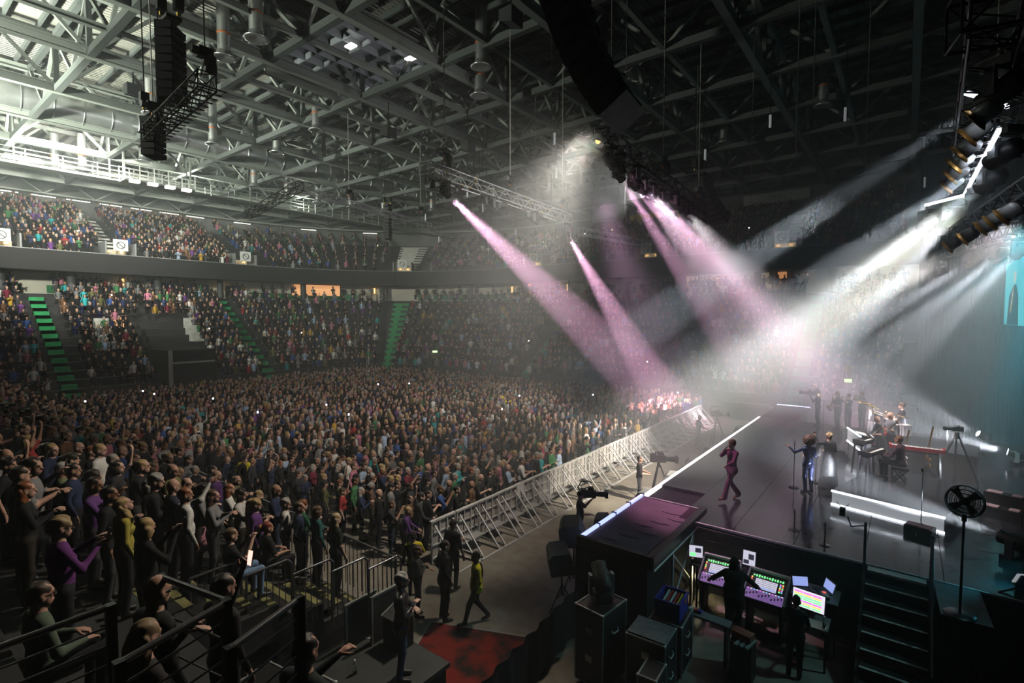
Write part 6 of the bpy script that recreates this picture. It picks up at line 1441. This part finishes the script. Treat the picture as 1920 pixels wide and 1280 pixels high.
hero('camera operator in dark shirt and grey shorts behind a tripod camera', (-7.95, 18.3, 0), RIGHTW - .2, pose('hold', 'hold'), (.02, .02, .024), DARK, 'short', 1.0, (.06, .065, .07), sleeve=.4)
pro_camera((-7.40, 18.85, 1.62), RIGHTW - .2, 'big broadcast camera on a tripod in the pit', 1.25, False); tripod((-7.40, 18.85, 0), 1.5, 'black tripod under the broadcast camera')
hero('bald camera operator in black shorts reaching for a crane camera', (-8.7, 27.6, 0), RIGHTW, pose('rail', 'rail', lean=.1), (.014, .014, .016), DARK, 'bald', 1.03, (.03, .03, .033), sleeve=.5)
pro_camera((-7.9, 28.2, 1.85), RIGHTW, 'camera on a stand at the far end of the pit', 1.1); tripod((-7.9, 28.2, 0), 1.72, 'stand under the far pit camera')
hero('stage camera operator in black at the far stage front', (-3.25, 28.2, SZ), RIGHTW + 2.4, pose('phone', 'up'), (.012, .012, .013), DARK, 'short', 1.0, (.012, .012, .014))
pro_camera((-3.5, 28.0, SZ + 1.62), RIGHTW + 2.4, 'shoulder camera carried by the stage camera operator', .9)
# sound engineers
hero('sound engineer in black hood leaning over the consoles', (-2.82, 11.62, 0), AWAY - .45, pose(((.14, .42, 1.18), (.38, .50, 1.08)), ((.14, -.42, 1.18), (.40, -.48, 1.08)), lean=.18), (.008, .008, .009), (.01, .01, .01), 'long', 1.04, (.008, .008, .009), fat=1.45)
hero('sound engineer in black facing the colourful monitor', (-1.55, 11.1, 0), AWAY - .6, pose(((.18, .22, 1.15), (.38, .2, 1.02)), ((.18, -.22, 1.15), (.38, -.2, 1.02)), lean=.12), (.008, .008, .009), DARK, 'short', .92, (.008, .008, .009), fat=1.2)

# --- the singer
o, H, Rh = hero('singer in plum purple suit striding over the glossy stage with a microphone', (-3.85, 15.35, SZ), LEFTW + .25, pose(((.16, .24, 1.18), (.24, .10, 1.06)), ((.20, -.22, 1.26), (.19, -.03, 1.47)), legs='walk', flare=True, curl=1.3, tilt=-.03), (.17, .045, .115), (.12, .07, .035), 'fringe', 1.0, (.15, .04, .10), jacket=True, shoe=(.30, .10, .05), bodyres=.015, fine=.006)
r_ = empty('microphone', wpt(o, (.24, -.03, 1.50)), label='black handheld microphone at the singer\'s mouth', cat='microphone'); p0 = wpt(o, (.30, -.03, 1.44)); p1 = wpt(o, (.16, -.02, 1.56))
MB().tube(p0, p1, .014, .018, 8).build('handle', 'black', r_); MB().ball(p1, .028, 10, 8).build('mesh_head', 'grey', r_)
# --- backing singers
m, nt, b = new_mat('sequins'); tc = nt.nodes.new('ShaderNodeTexCoord'); vo = nt.nodes.new('ShaderNodeTexVoronoi'); vo.inputs['Scale'].default_value = 45
rp = nt.nodes.new('ShaderNodeValToRGB'); rp.color_ramp.elements[0].color = (.02, .025, .07, 1); rp.color_ramp.elements[1].color = (.35, .40, .85, 1); rp.color_ramp.elements[0].position = .5; rp.color_ramp.elements[1].position = .9
bp = nt.nodes.new('ShaderNodeBump'); bp.inputs['Strength'].default_value = 1.0
nt.links.new(tc.outputs['Object'], vo.inputs[0]); nt.links.new(vo.outputs['Color'], rp.inputs[0]); nt.links.new(rp.outputs[0], b.inputs['Base Color']); nt.links.new(vo.outputs['Color'], bp.inputs['Height']); nt.links.new(bp.outputs[0], b.inputs['Normal']); b.inputs['Metallic'].default_value = .8; b.inputs['Roughness'].default_value = .25
SEQ = m
o, H, Rh = hero('backing singer in glittering navy sequin suit with big curly hair', (-2.2, 17.35, SZ), AWAY + .1, pose(((.05, .42, 1.28), (.20, .50, 1.40)), 'hold'), (.03, .04, .1), (.085, .04, .03), 'curly', .97, None, topmat=SEQ, fem=True, sleeve=1, skin=(.22, .11, .07), bodyres=.016)
o.data.materials[2] = SEQ
FRN = mat('silver_fringe', (.075, .075, .08), .45, .3, noise=.6, nscale=30, bump=.8)
o, H, Rh = hero('backing singer in silver grey fringed gown with pale headscarf', (-1.78, 18.35, SZ), AWAY + .1, pose(((.02, .38, 1.42), (.10, .40, 1.62)), 'hold'), (.3, .3, .32), (.50, .36, .20), 'bun', .98, None, topmat=FRN, fem=True, dress=True, fat=1.1, bodyres=.016)
o.data.materials[2] = FRN
inst('fringe_drape', MB().lathe([(.15, 1.15), (.19, .9), (.23, .5), (.28, .04)], (0, 0, 0), 20).mesh('drape', FRN), o); 
q = MB()
for k in range(14): q.bar((-.02 + .01 * k, .30 + .012 * (k % 3), 1.45 - .012 * k), (-.04 + .012 * k, .30 + .02 * (k % 4), 1.0), .006, .006)
inst('sleeve_fringe', q.mesh('fringe', FRN), o)
def mic_stand(p, h_, label, boom=None, grp='microphone stands on the stage', base=True):
    x, y, z = p; r_ = empty('microphone_stand', p, label=label, cat='microphone stand', group=grp)
    if base: MB().lathe([(0, .03), (.13, .025), (.15, 0), (0, 0)], (x, y, z), 16).build('base', 'black_metal', r_)
    else:
        for a in (.2, 2.3, 4.4): MB().tube((x, y, z + .25), (x + .32 * math.cos(a), y + .32 * math.sin(a), z + .01), .012).build('leg', 'chrome', r_)
    MB().tube((x, y, z), (x, y, z + h_), .013).build('pole', 'black_metal' if base else 'chrome', r_); tip = Vector((x, y, z + h_))
    if boom: tip = Vector((x + boom[0], y + boom[1], z + h_ + boom[2])); MB().tube((x - boom[0] * .3, y - boom[1] * .3, z + h_ - boom[2] * .3), tip, .010).build('boom', 'black_metal' if base else 'chrome', r_)
    MB().tube(tip, tip + Vector((-.02, .08, .05)), .02, .024, 8).build('microphone', 'black', r_); return r_
mic_stand((-2.62, 17.65, SZ), 1.42, 'microphone stand with round base before the sequinned singer'); mic_stand((-2.15, 18.6, SZ), 1.42, 'microphone stand with round base before the gowned singer'); mic_stand((-3.05, 28.6, SZ), 1.2, 'silver boom stand before the horn players', (-.5, .1, .2), base=False); mic_stand((1.35, 25.6, SZ), 1.5, 'tall silver boom stand beside the drum kit', (-.9, -.1, .1), base=False); mic_stand((-1.1, 26.6, SZ + .5), 1.55, 'boom stand with microphone over the cymbals', (.6, -.1, .3), base=False)
mic_stand((.42, 15.85, SZ), 1.5, 'white taped pole stand at the glowing riser front', base=False)
for i, (x, y) in enumerate([(-2.05, 14.1), (-1.35, 13.6)]): mic_stand((x, y, SZ - .02), .45, 'short black stand clamped at the near stage edge')
# --- keyboards
KZ = SZ + .42
def keyboard(p, rz, w_, body, label, octv=5):
    r_ = empty('keyboard', p, rz, label=label, cat='keyboard'); inst('body', MB().box((0, 0, 0), (w_, .34, .10)).mesh('body', body), r_); inst('end_block', MB().box((-w_ / 2 - .015, 0, .01), (.03, .36, .13)).mesh('end', body), r_); inst('end_block', MB().box((w_ / 2 + .015, 0, .01), (.03, .36, .13)).mesh('end', body), r_)
    n = octv * 7; kw = (w_ - .08) / n; km = MB().box((0, -.08, .055), (kw * .92, .15, .02)).mesh('white_key', 'white'); bm = MB().box((0, -.045, .068), (kw * .5, .09, .02)).mesh('black_key', 'black')
    for k in range(n):
        inst('white_key', km, r_, (-w_ / 2 + .04 + kw * (k + .5), 0, 0))
        if k % 7 in (0, 1, 3, 4, 5): inst('black_key', bm, r_, (-w_ / 2 + .04 + kw * (k + 1), 0, 0))
    inst('control_panel', MB().box((0, .09, .053), (w_ - .1, .10, .01)).mesh('panel', 'dark_grey'), r_); return r_
def kstand(p, rz, w_, h_, label):
    r_ = empty('keyboard_stand', p, rz, label=label, cat='stand')
    for s in (-1, 1):
        for t in (-1, 1): inst('leg', MB().bar((s * w_ * .42, t * .14, h_), (s * w_ * .45, t * .2, .0), .045, .045).mesh('leg', 'chrome'), r_)
        inst('cross_bar', MB().bar((s * w_ * .42, -.14, h_ - .03), (s * w_ * .42, .14, h_ - .03), .04, .04).mesh('bar', 'black_metal'), r_)
    inst('long_bar', MB().bar((-w_ * .42, .0, h_ - .06), (w_ * .42, .0, h_ - .06), .04, .04).mesh('bar', 'black_metal'), r_)
RED = mat('stage_piano_red', (.42, .02, .03), .25)
keyboard((.35, 20.0, KZ + .80), .05, 1.30, RED, 'bright red stage piano on chrome legs'); kstand((.35, 20.0, KZ), .05, 1.3, .74, 'chrome stand under the red stage piano')
keyboard((-.72, 18.75, KZ + .78), 1.25, .95, 'black', 'black synthesizer turned sideways before the pianist', 4); kstand((-.72, 18.75, KZ), 1.25, .95, .72, 'stand under the black synthesizer')
keyboard((-.95, 19.15, KZ + 1.0), 1.25, .6, 'dark_grey', 'small pale topped synthesizer on the upper tier of the stand', 3); kstand((-.95, 19.15, KZ), 1.25, .6, .94, 'taller stand under the small synthesizer')
r_ = empty('music_sheet', (-.9, 19.45, KZ + 1.2), label='white sheet music and tablet on the keyboard stand', cat='sheet music'); MB().box((-.95, 19.4, KZ + 1.16), (.45, .32, .015), (.1, .2, .4)).build('sheet', 'white', r_); MB().box((-.85, 19.35, KZ + 1.175), (.10, .28, .012), (.1, .2, .4)).build('tablet', 'black', r_)
o, H, Rh = hero('keyboard player in dark plum jacket seated between two keyboards', (-.02, 18.9, KZ), math.atan2(.35, -.94), pose(((.15, .26, 1.15), (.40, .20, 1.16)), ((.15, -.26, 1.15), (.40, -.14, 1.16)), legs='sit', lean=.08), (.05, .02, .035), (.14, .07, .03), 'short', 1.0, (.02, .02, .025), jacket=True, bodyres=.017)
r_ = empty('keyboard_bench', (-.02, 18.9, KZ), label='black padded keyboard bench', cat='bench'); MB().box((-.02, 18.9, KZ + .40), (.4, .6, .08)).build('seat', 'black', r_)
for s in (-.25, .25): MB().bar((-.17, 18.9 + s, KZ + .36), (.13, 18.9 + s, KZ), .03, .03).build('leg', 'black_metal', r_); MB().bar((.13, 18.9 + s, KZ + .36), (-.17, 18.9 + s, KZ), .03, .03).build('leg', 'black_metal', r_)
# guitars
def guitar(p, rot, body, label, long=False):
    r_ = empty('bass_guitar' if long else 'guitar', p, label=label, cat='guitar'); q = Euler(rot).to_matrix(); L = .95 if long else .78
    pts = [(.0, .0, -.20), (.14, 0, -.20), (.17, 0, -.08), (.11, 0, .02), (.14, 0, .12), (.07, 0, .17), (.03, 0, .10), (-.03, 0, .10), (-.07, 0, .18), (-.13, 0, .12), (-.11, 0, .0), (-.17, 0, -.10), (-.13, 0, -.21)]
    def t(mb): 
        mb.v = [tuple(q @ Vector(v)) for v in mb.v]; return mb
    inst('body', t(MB().prism([(a, -.02, c) for a, _, c in pts], (0, .045, 0))).mesh('body', body), r_); inst('neck', t(MB().box((0, -.03, .1 + L / 2), (.05, .03, L))).mesh('neck', mat('maple', (.50, .32, .12), .4) if not bpy.data.materials.get('maple') else bpy.data.materials['maple']), r_)
    inst('headstock', t(MB().prism([(-.03, -.04, .1 + L), (.03, -.04, .1 + L), (.05, -.04, .28 + L), (-.02, -.04, .27 + L)], (0, .025, 0))).mesh('headstock', bpy.data.materials['maple']), r_); inst('pickguard', t(MB().box((.03, -.028, -.04), (.14, .006, .16))).mesh('pickguard', 'white'), r_)
    for k in range(6): inst('fret', t(MB().box((0, -.047, .2 + k * L / 7), (.05, .004, .006))).mesh('fret', 'chrome'), r_)
    return r_
# players behind the riser
STD = SZ
o1, _, _ = hero('bald guitarist in grey shirt bending over his guitar', (-.62, 22.3, STD), LEFTW - .2, pose(((.10, .28, 1.15), (.30, .42, 1.22)), ((.10, -.25, 1.12), (.26, -.02, 1.02)), lean=.15, tilt=.35), (.10, .105, .12), GRY, 'bald', 1.0, (.03, .03, .035), fat=1.1, sleeve=.4)
guitar(wpt(o1, (.26, .05, 1.05)), (.1, 1.05, LEFTW - .2 + math.pi / 2), M['black'], 'dark electric guitar played by the bending guitarist')
o2, _, _ = hero('bald bass player in grey shirt standing near the drum kit', (-.35, 23.0, STD), LEFTW - .1, pose(((.10, .28, 1.15), (.30, .42, 1.22)), ((.10, -.25, 1.12), (.26, -.02, 1.02)), tilt=.1), (.12, .125, .14), GRY, 'bald', 1.03, (.03, .03, .035), fat=1.15, sleeve=.4)
guitar(wpt(o2, (.26, .05, 1.05)), (.1, 1.05, LEFTW - .1 + math.pi / 2), M['red'], 'bass guitar played beside the drum kit', True)
for i, (x, y) in enumerate([(.05, 21.6), (.66, 21.8)]):
    guitar((x, y, STD + .42), (-.15, .02, LEFTW + math.pi / 2), [M['white'], mat('sunburst', (.45, .22, .05), .3)][i], ['pale electric guitar resting upright on a stand', 'sunburst bass resting upright on a stand'][i], i == 1)
    r_ = empty('guitar_stand', (x, y, STD), label=['folding stand under the pale guitar', 'folding stand under the sunburst bass'][i], cat='stand')
    for a in (.4, 2.4, 4.5): MB().tube((x, y, STD + .3), (x + .2 * math.cos(a), y + .2 * math.sin(a), STD), .012).build('leg', 'black_metal', r_)
    MB().box((x, y, STD + .2), (.2, .08, .03)).build('cradle', 'black', r_)
# horn players
HP = [(-2.42, 27.9), (-2.02, 28.05), (-1.52, 28.6)]
o, _, _ = hero('bald saxophone player in dark shirt at the back of the stage', (*HP[0], STD), LEFTW, pose('hold', ((.14, -.22, 1.14), (.28, -.02, 1.0)), tilt=.1), (.03, .03, .04), GRY, 'bald', 1.04, (.02, .02, .025), sleeve=.4, fat=1.15)
r_ = empty('saxophone', wpt(o, (.28, 0, 1.0)), label='brass saxophone held by the bald horn player', cat='saxophone'); q = [wpt(o, p) for p in ((.12, 0, 1.58), (.20, .02, 1.60), (.26, .02, 1.50), (.28, .02, 1.0), (.33, .02, .88), (.41, .02, .95), (.45, .02, 1.12))]; MB().tube(q[0], q[1], .01).tube(q[1], q[2], .012, .016).tube(q[2], q[3], .018, .032).tube(q[3], q[4], .034, .04).tube(q[4], q[5], .04, .05).build('body', 'gold', r_); MB().tube(q[5], q[6], .05, .10, 14).build('bell', 'gold', r_); MB().tube(wpt(o, (.30, .05, 1.4)), wpt(o, (.32, .05, 1.05)), .012).build('key_rod', 'gold', r_)
def trumpet(o, label):
    r_ = empty('trumpet', wpt(o, (.3, 0, 1.55)), label=label, cat='trumpet'); a, b_ = wpt(o, (.14, 0, 1.57)), wpt(o, (.62, 0, 1.55)); MB().tube(a, b_, .010, .016).build('lead_pipe', 'gold', r_); MB().tube(b_, wpt(o, (.72, 0, 1.55)), .016, .065, 14).build('bell', 'gold', r_)
    for k in range(3): MB().tube(wpt(o, (.30 + .035 * k, 0, 1.48)), wpt(o, (.30 + .035 * k, 0, 1.64)), .012).build('valve', 'gold', r_)
AT = (((.22, .24, 1.35), (.34, .05, 1.50)), ((.22, -.24, 1.35), (.36, -.04, 1.52)))
o, _, _ = hero('dark haired trumpet player in black shirt between two horn players', (*HP[1], STD), LEFTW + .1, pose(*AT), (.03, .032, .045), (.05, .03, .02), 'short', .98, (.02, .02, .025), sleeve=.4); trumpet(o, 'trumpet raised by the dark haired player')
o, _, _ = hero('fair haired trumpet player in blue grey shirt at the row\'s end', (*HP[2], STD), LEFTW + .1, pose(*AT), (.09, .10, .16), BLD, 'short', 1.03, (.02, .02, .025), sleeve=.4, fat=1.1); trumpet(o, 'trumpet raised by the fair haired player')
# drums
DZ = SZ + .5; dx, dy = -.38, 25.1
dk2 = empty('drum_kit', (dx, dy, DZ), label='pale drum kit with brass cymbals on the riser', cat='drum kit'); DRM = mat('drum_shell', (.55, .56, .60), .25, .3)
def drum(n_, c, r0, h_, ax_=(0, 0, 1)): d_ = MB().lathe([(0, 0), (r0, 0), (r0 * 1.02, .01), (r0, .02), (r0, h_ - .02), (r0 * 1.02, h_ - .01), (r0, h_), (0, h_)], c, 20, 0, ax_).build(n_, DRM, dk2); MB().lathe([(r0 * .97, h_ + .003), (0, h_ + .004)], c, 20, 0, ax_).build('skin', 'white', d_); return d_
drum('bass_drum', (dx - .75, dy - .1, DZ + .28), .28, .42, (1, .1, 0)); drum('snare', (dx - .05, dy - .25, DZ + .62), .18, .14); drum('rack_tom', (dx - .45, dy - .32, DZ + .72), .15, .20, (.3, 0, 1)); drum('rack_tom', (dx - .45, dy + .12, DZ + .72), .15, .20, (.3, 0, 1)); drum('floor_tom', (dx + .05, dy - .65, DZ + .25), .20, .38); drum('floor_tom', (dx + .45, dy - .6, DZ + .25), .21, .40)
for cx_, cy_, cz_, cr_ in [(-.75, .55, 1.12, .24), (-.95, .15, 1.25, .26), (-.6, .75, 1.0, .2), (-.55, -.65, 1.05, .24), (.35, -.85, 1.0, .22), (-.1, .55, .9, .18), (-.75, -.25, 1.3, .2)]:
    c_ = MB().lathe([(0, .025), (.05, .02), (cr_, 0), (cr_ * .98, -.004), (0, .012)], (dx + cx_, dy + cy_, DZ + cz_), 20, 0, (.25, .05, 1)).build('cymbal', 'gold', dk2); MB().tube((dx + cx_, dy + cy_, DZ), (dx + cx_, dy + cy_, DZ + cz_), .012).build('cymbal_stand', 'chrome', c_)
hero('drummer in dark open shirt seated behind the drum kit', (dx + .35, dy + .05, DZ), math.pi + .1, pose(((.16, .30, 1.15), (.34, .30, 1.12)), ((.16, -.30, 1.15), (.34, -.30, 1.12)), legs='sit'), (.03, .028, .035), (.10, .07, .05), 'fringe', 1.05, (.02, .02, .025), sleeve=.4)
r_ = empty('drum_stool', (dx + .35, dy + .05, DZ), label='round black drum stool', cat='stool'); MB().lathe([(0, .46), (.17, .45), (.18, .38), (0, .37)], (dx + .35, dy + .05, DZ), 16).build('seat', 'black', r_)
for a in (.3, 2.4, 4.5): MB().tube((dx + .35, dy + .05, DZ + .36), (dx + .35 + .22 * math.cos(a), dy + .05 + .22 * math.sin(a), DZ), .015).build('leg', 'chrome', r_)
for s in (-1, 1): MB().tube((dx + .02, dy + .05 + s * .32, DZ + .74), (dx - .30, dy + .05 + s * .22, DZ + .84), .008).solo('drum_stick', bpy.data.materials['maple'], (dx + .02, dy + .05 + s * .32, DZ + .74), label='pale drum stick in the drummer\'s hand', cat='drum stick', group='drum sticks')
for i, (x, y) in enumerate([(-2.3, 26.3), (-1.6, 26.2), (-1.9, 22.4), (1.6, 26.8)]): wedge((x, y, SZ), math.pi + .3 * i, ['black floor monitor before the horn players', 'black floor monitor by the trumpet players', 'black floor monitor before the guitarists', 'black floor monitor beside the drums'][i], .8, 'black')
# tripod camera at stage right
r_ = tripod((1.36, 21.3, SZ), SZ + 1.62, 'tall chrome tripod on the stage side', .62, 'chrome'); pro_camera((1.36, 21.3, SZ + 1.72), math.pi + .3, 'small black camera on the chrome tripod', .6, False)
r_ = empty('effects_case', (.4, 15.9, SZ), label='dark case with red lining beside the riser front', cat='case'); MB().box((.4, 15.75, SZ + .10), (.55, .38, .2), (0, 0, -.25)).build('body', 'black', r_); MB().box((.4, 15.75, SZ + .205), (.48, .3, .012), (0, 0, -.25)).build('lining', mat('dark_red', (.12, .02, .02), .7), r_)
MB().path([(.62 + .16 * math.cos(a), 15.85 + .1 * math.sin(a), SZ + .012) for a in np.linspace(0, 6.28, 18)], .012, 5).solo('cable_coil', 'edge_grey', (.62, 15.85, SZ), label='coil of pale cable on the stage floor', cat='cable')
# ------------------------------------------------------------------ haze
def haze_mat(name, dens, col):
    m = bpy.data.materials.new(name); m.use_nodes = True; nt = m.node_tree; nt.nodes.clear()
    out = nt.nodes.new('ShaderNodeOutputMaterial'); sc_ = nt.nodes.new('ShaderNodeVolumeScatter')
    sc_.inputs['Color'].default_value = (*col, 1); sc_.inputs['Density'].default_value = dens; sc_.inputs['Anisotropy'].default_value = 0.0
    nt.links.new(sc_.outputs[0], out.inputs['Volume']); return m
MB().bbox(-75, 23.5, -15, 63, 0.02, 22.4).build('arena_haze', haze_mat('haze', .0034, (.90, .97, 1.0)), label='thin theatrical haze filling the whole arena', cat='haze', kind='stuff')
MB().bbox(-14.1, 7.3, 11.9, 36.4, 0.05, 13.2).build('stage_haze', haze_mat('haze_thick', .028, (.90, .96, 1.0)), label='thicker haze drifting over stage and pit', cat='haze', kind='stuff')
# a cloud of smoke rolling over the far half of the stage
m = bpy.data.materials.new('smoke'); m.use_nodes = True; nt = m.node_tree; nt.nodes.clear()
out = nt.nodes.new('ShaderNodeOutputMaterial'); sc_ = nt.nodes.new('ShaderNodeVolumeScatter'); sc_.inputs['Color'].default_value = (.93, .96, 1, 1)
tc = nt.nodes.new('ShaderNodeTexCoord'); gr = nt.nodes.new('ShaderNodeTexGradient'); gr.gradient_type = 'SPHERICAL'; nz = nt.nodes.new('ShaderNodeTexNoise'); nz.inputs['Scale'].default_value = 2.4; nz.inputs['Detail'].default_value = 3
mu = nt.nodes.new('ShaderNodeMath'); mu.operation = 'MULTIPLY'; m2 = nt.nodes.new('ShaderNodeMath'); m2.operation = 'MULTIPLY'; m2.inputs[1].default_value = .04
nt.links.new(tc.outputs['Object'], gr.inputs[0]); nt.links.new(tc.outputs['Object'], nz.inputs[0]); nt.links.new(gr.outputs[1], mu.inputs[0]); nt.links.new(nz.outputs[0], mu.inputs[1]); nt.links.new(mu.outputs[0], m2.inputs[0]); nt.links.new(m2.outputs[0], sc_.inputs['Density']); nt.links.new(sc_.outputs[0], out.inputs['Volume'])
o = bpy.data.objects.new('smoke_cloud', MB().ball((0, 0, 0), 1.0, 20, 12).mesh('smoke_cloud', m)); COL.objects.link(o); o.location = (-5.0, 31.5, 4.4); o.scale = (8.0, 7.0, 4.2)
tag(o, 'grey smoke rolling over the far end of the stage', 'smoke', None, 'stuff')
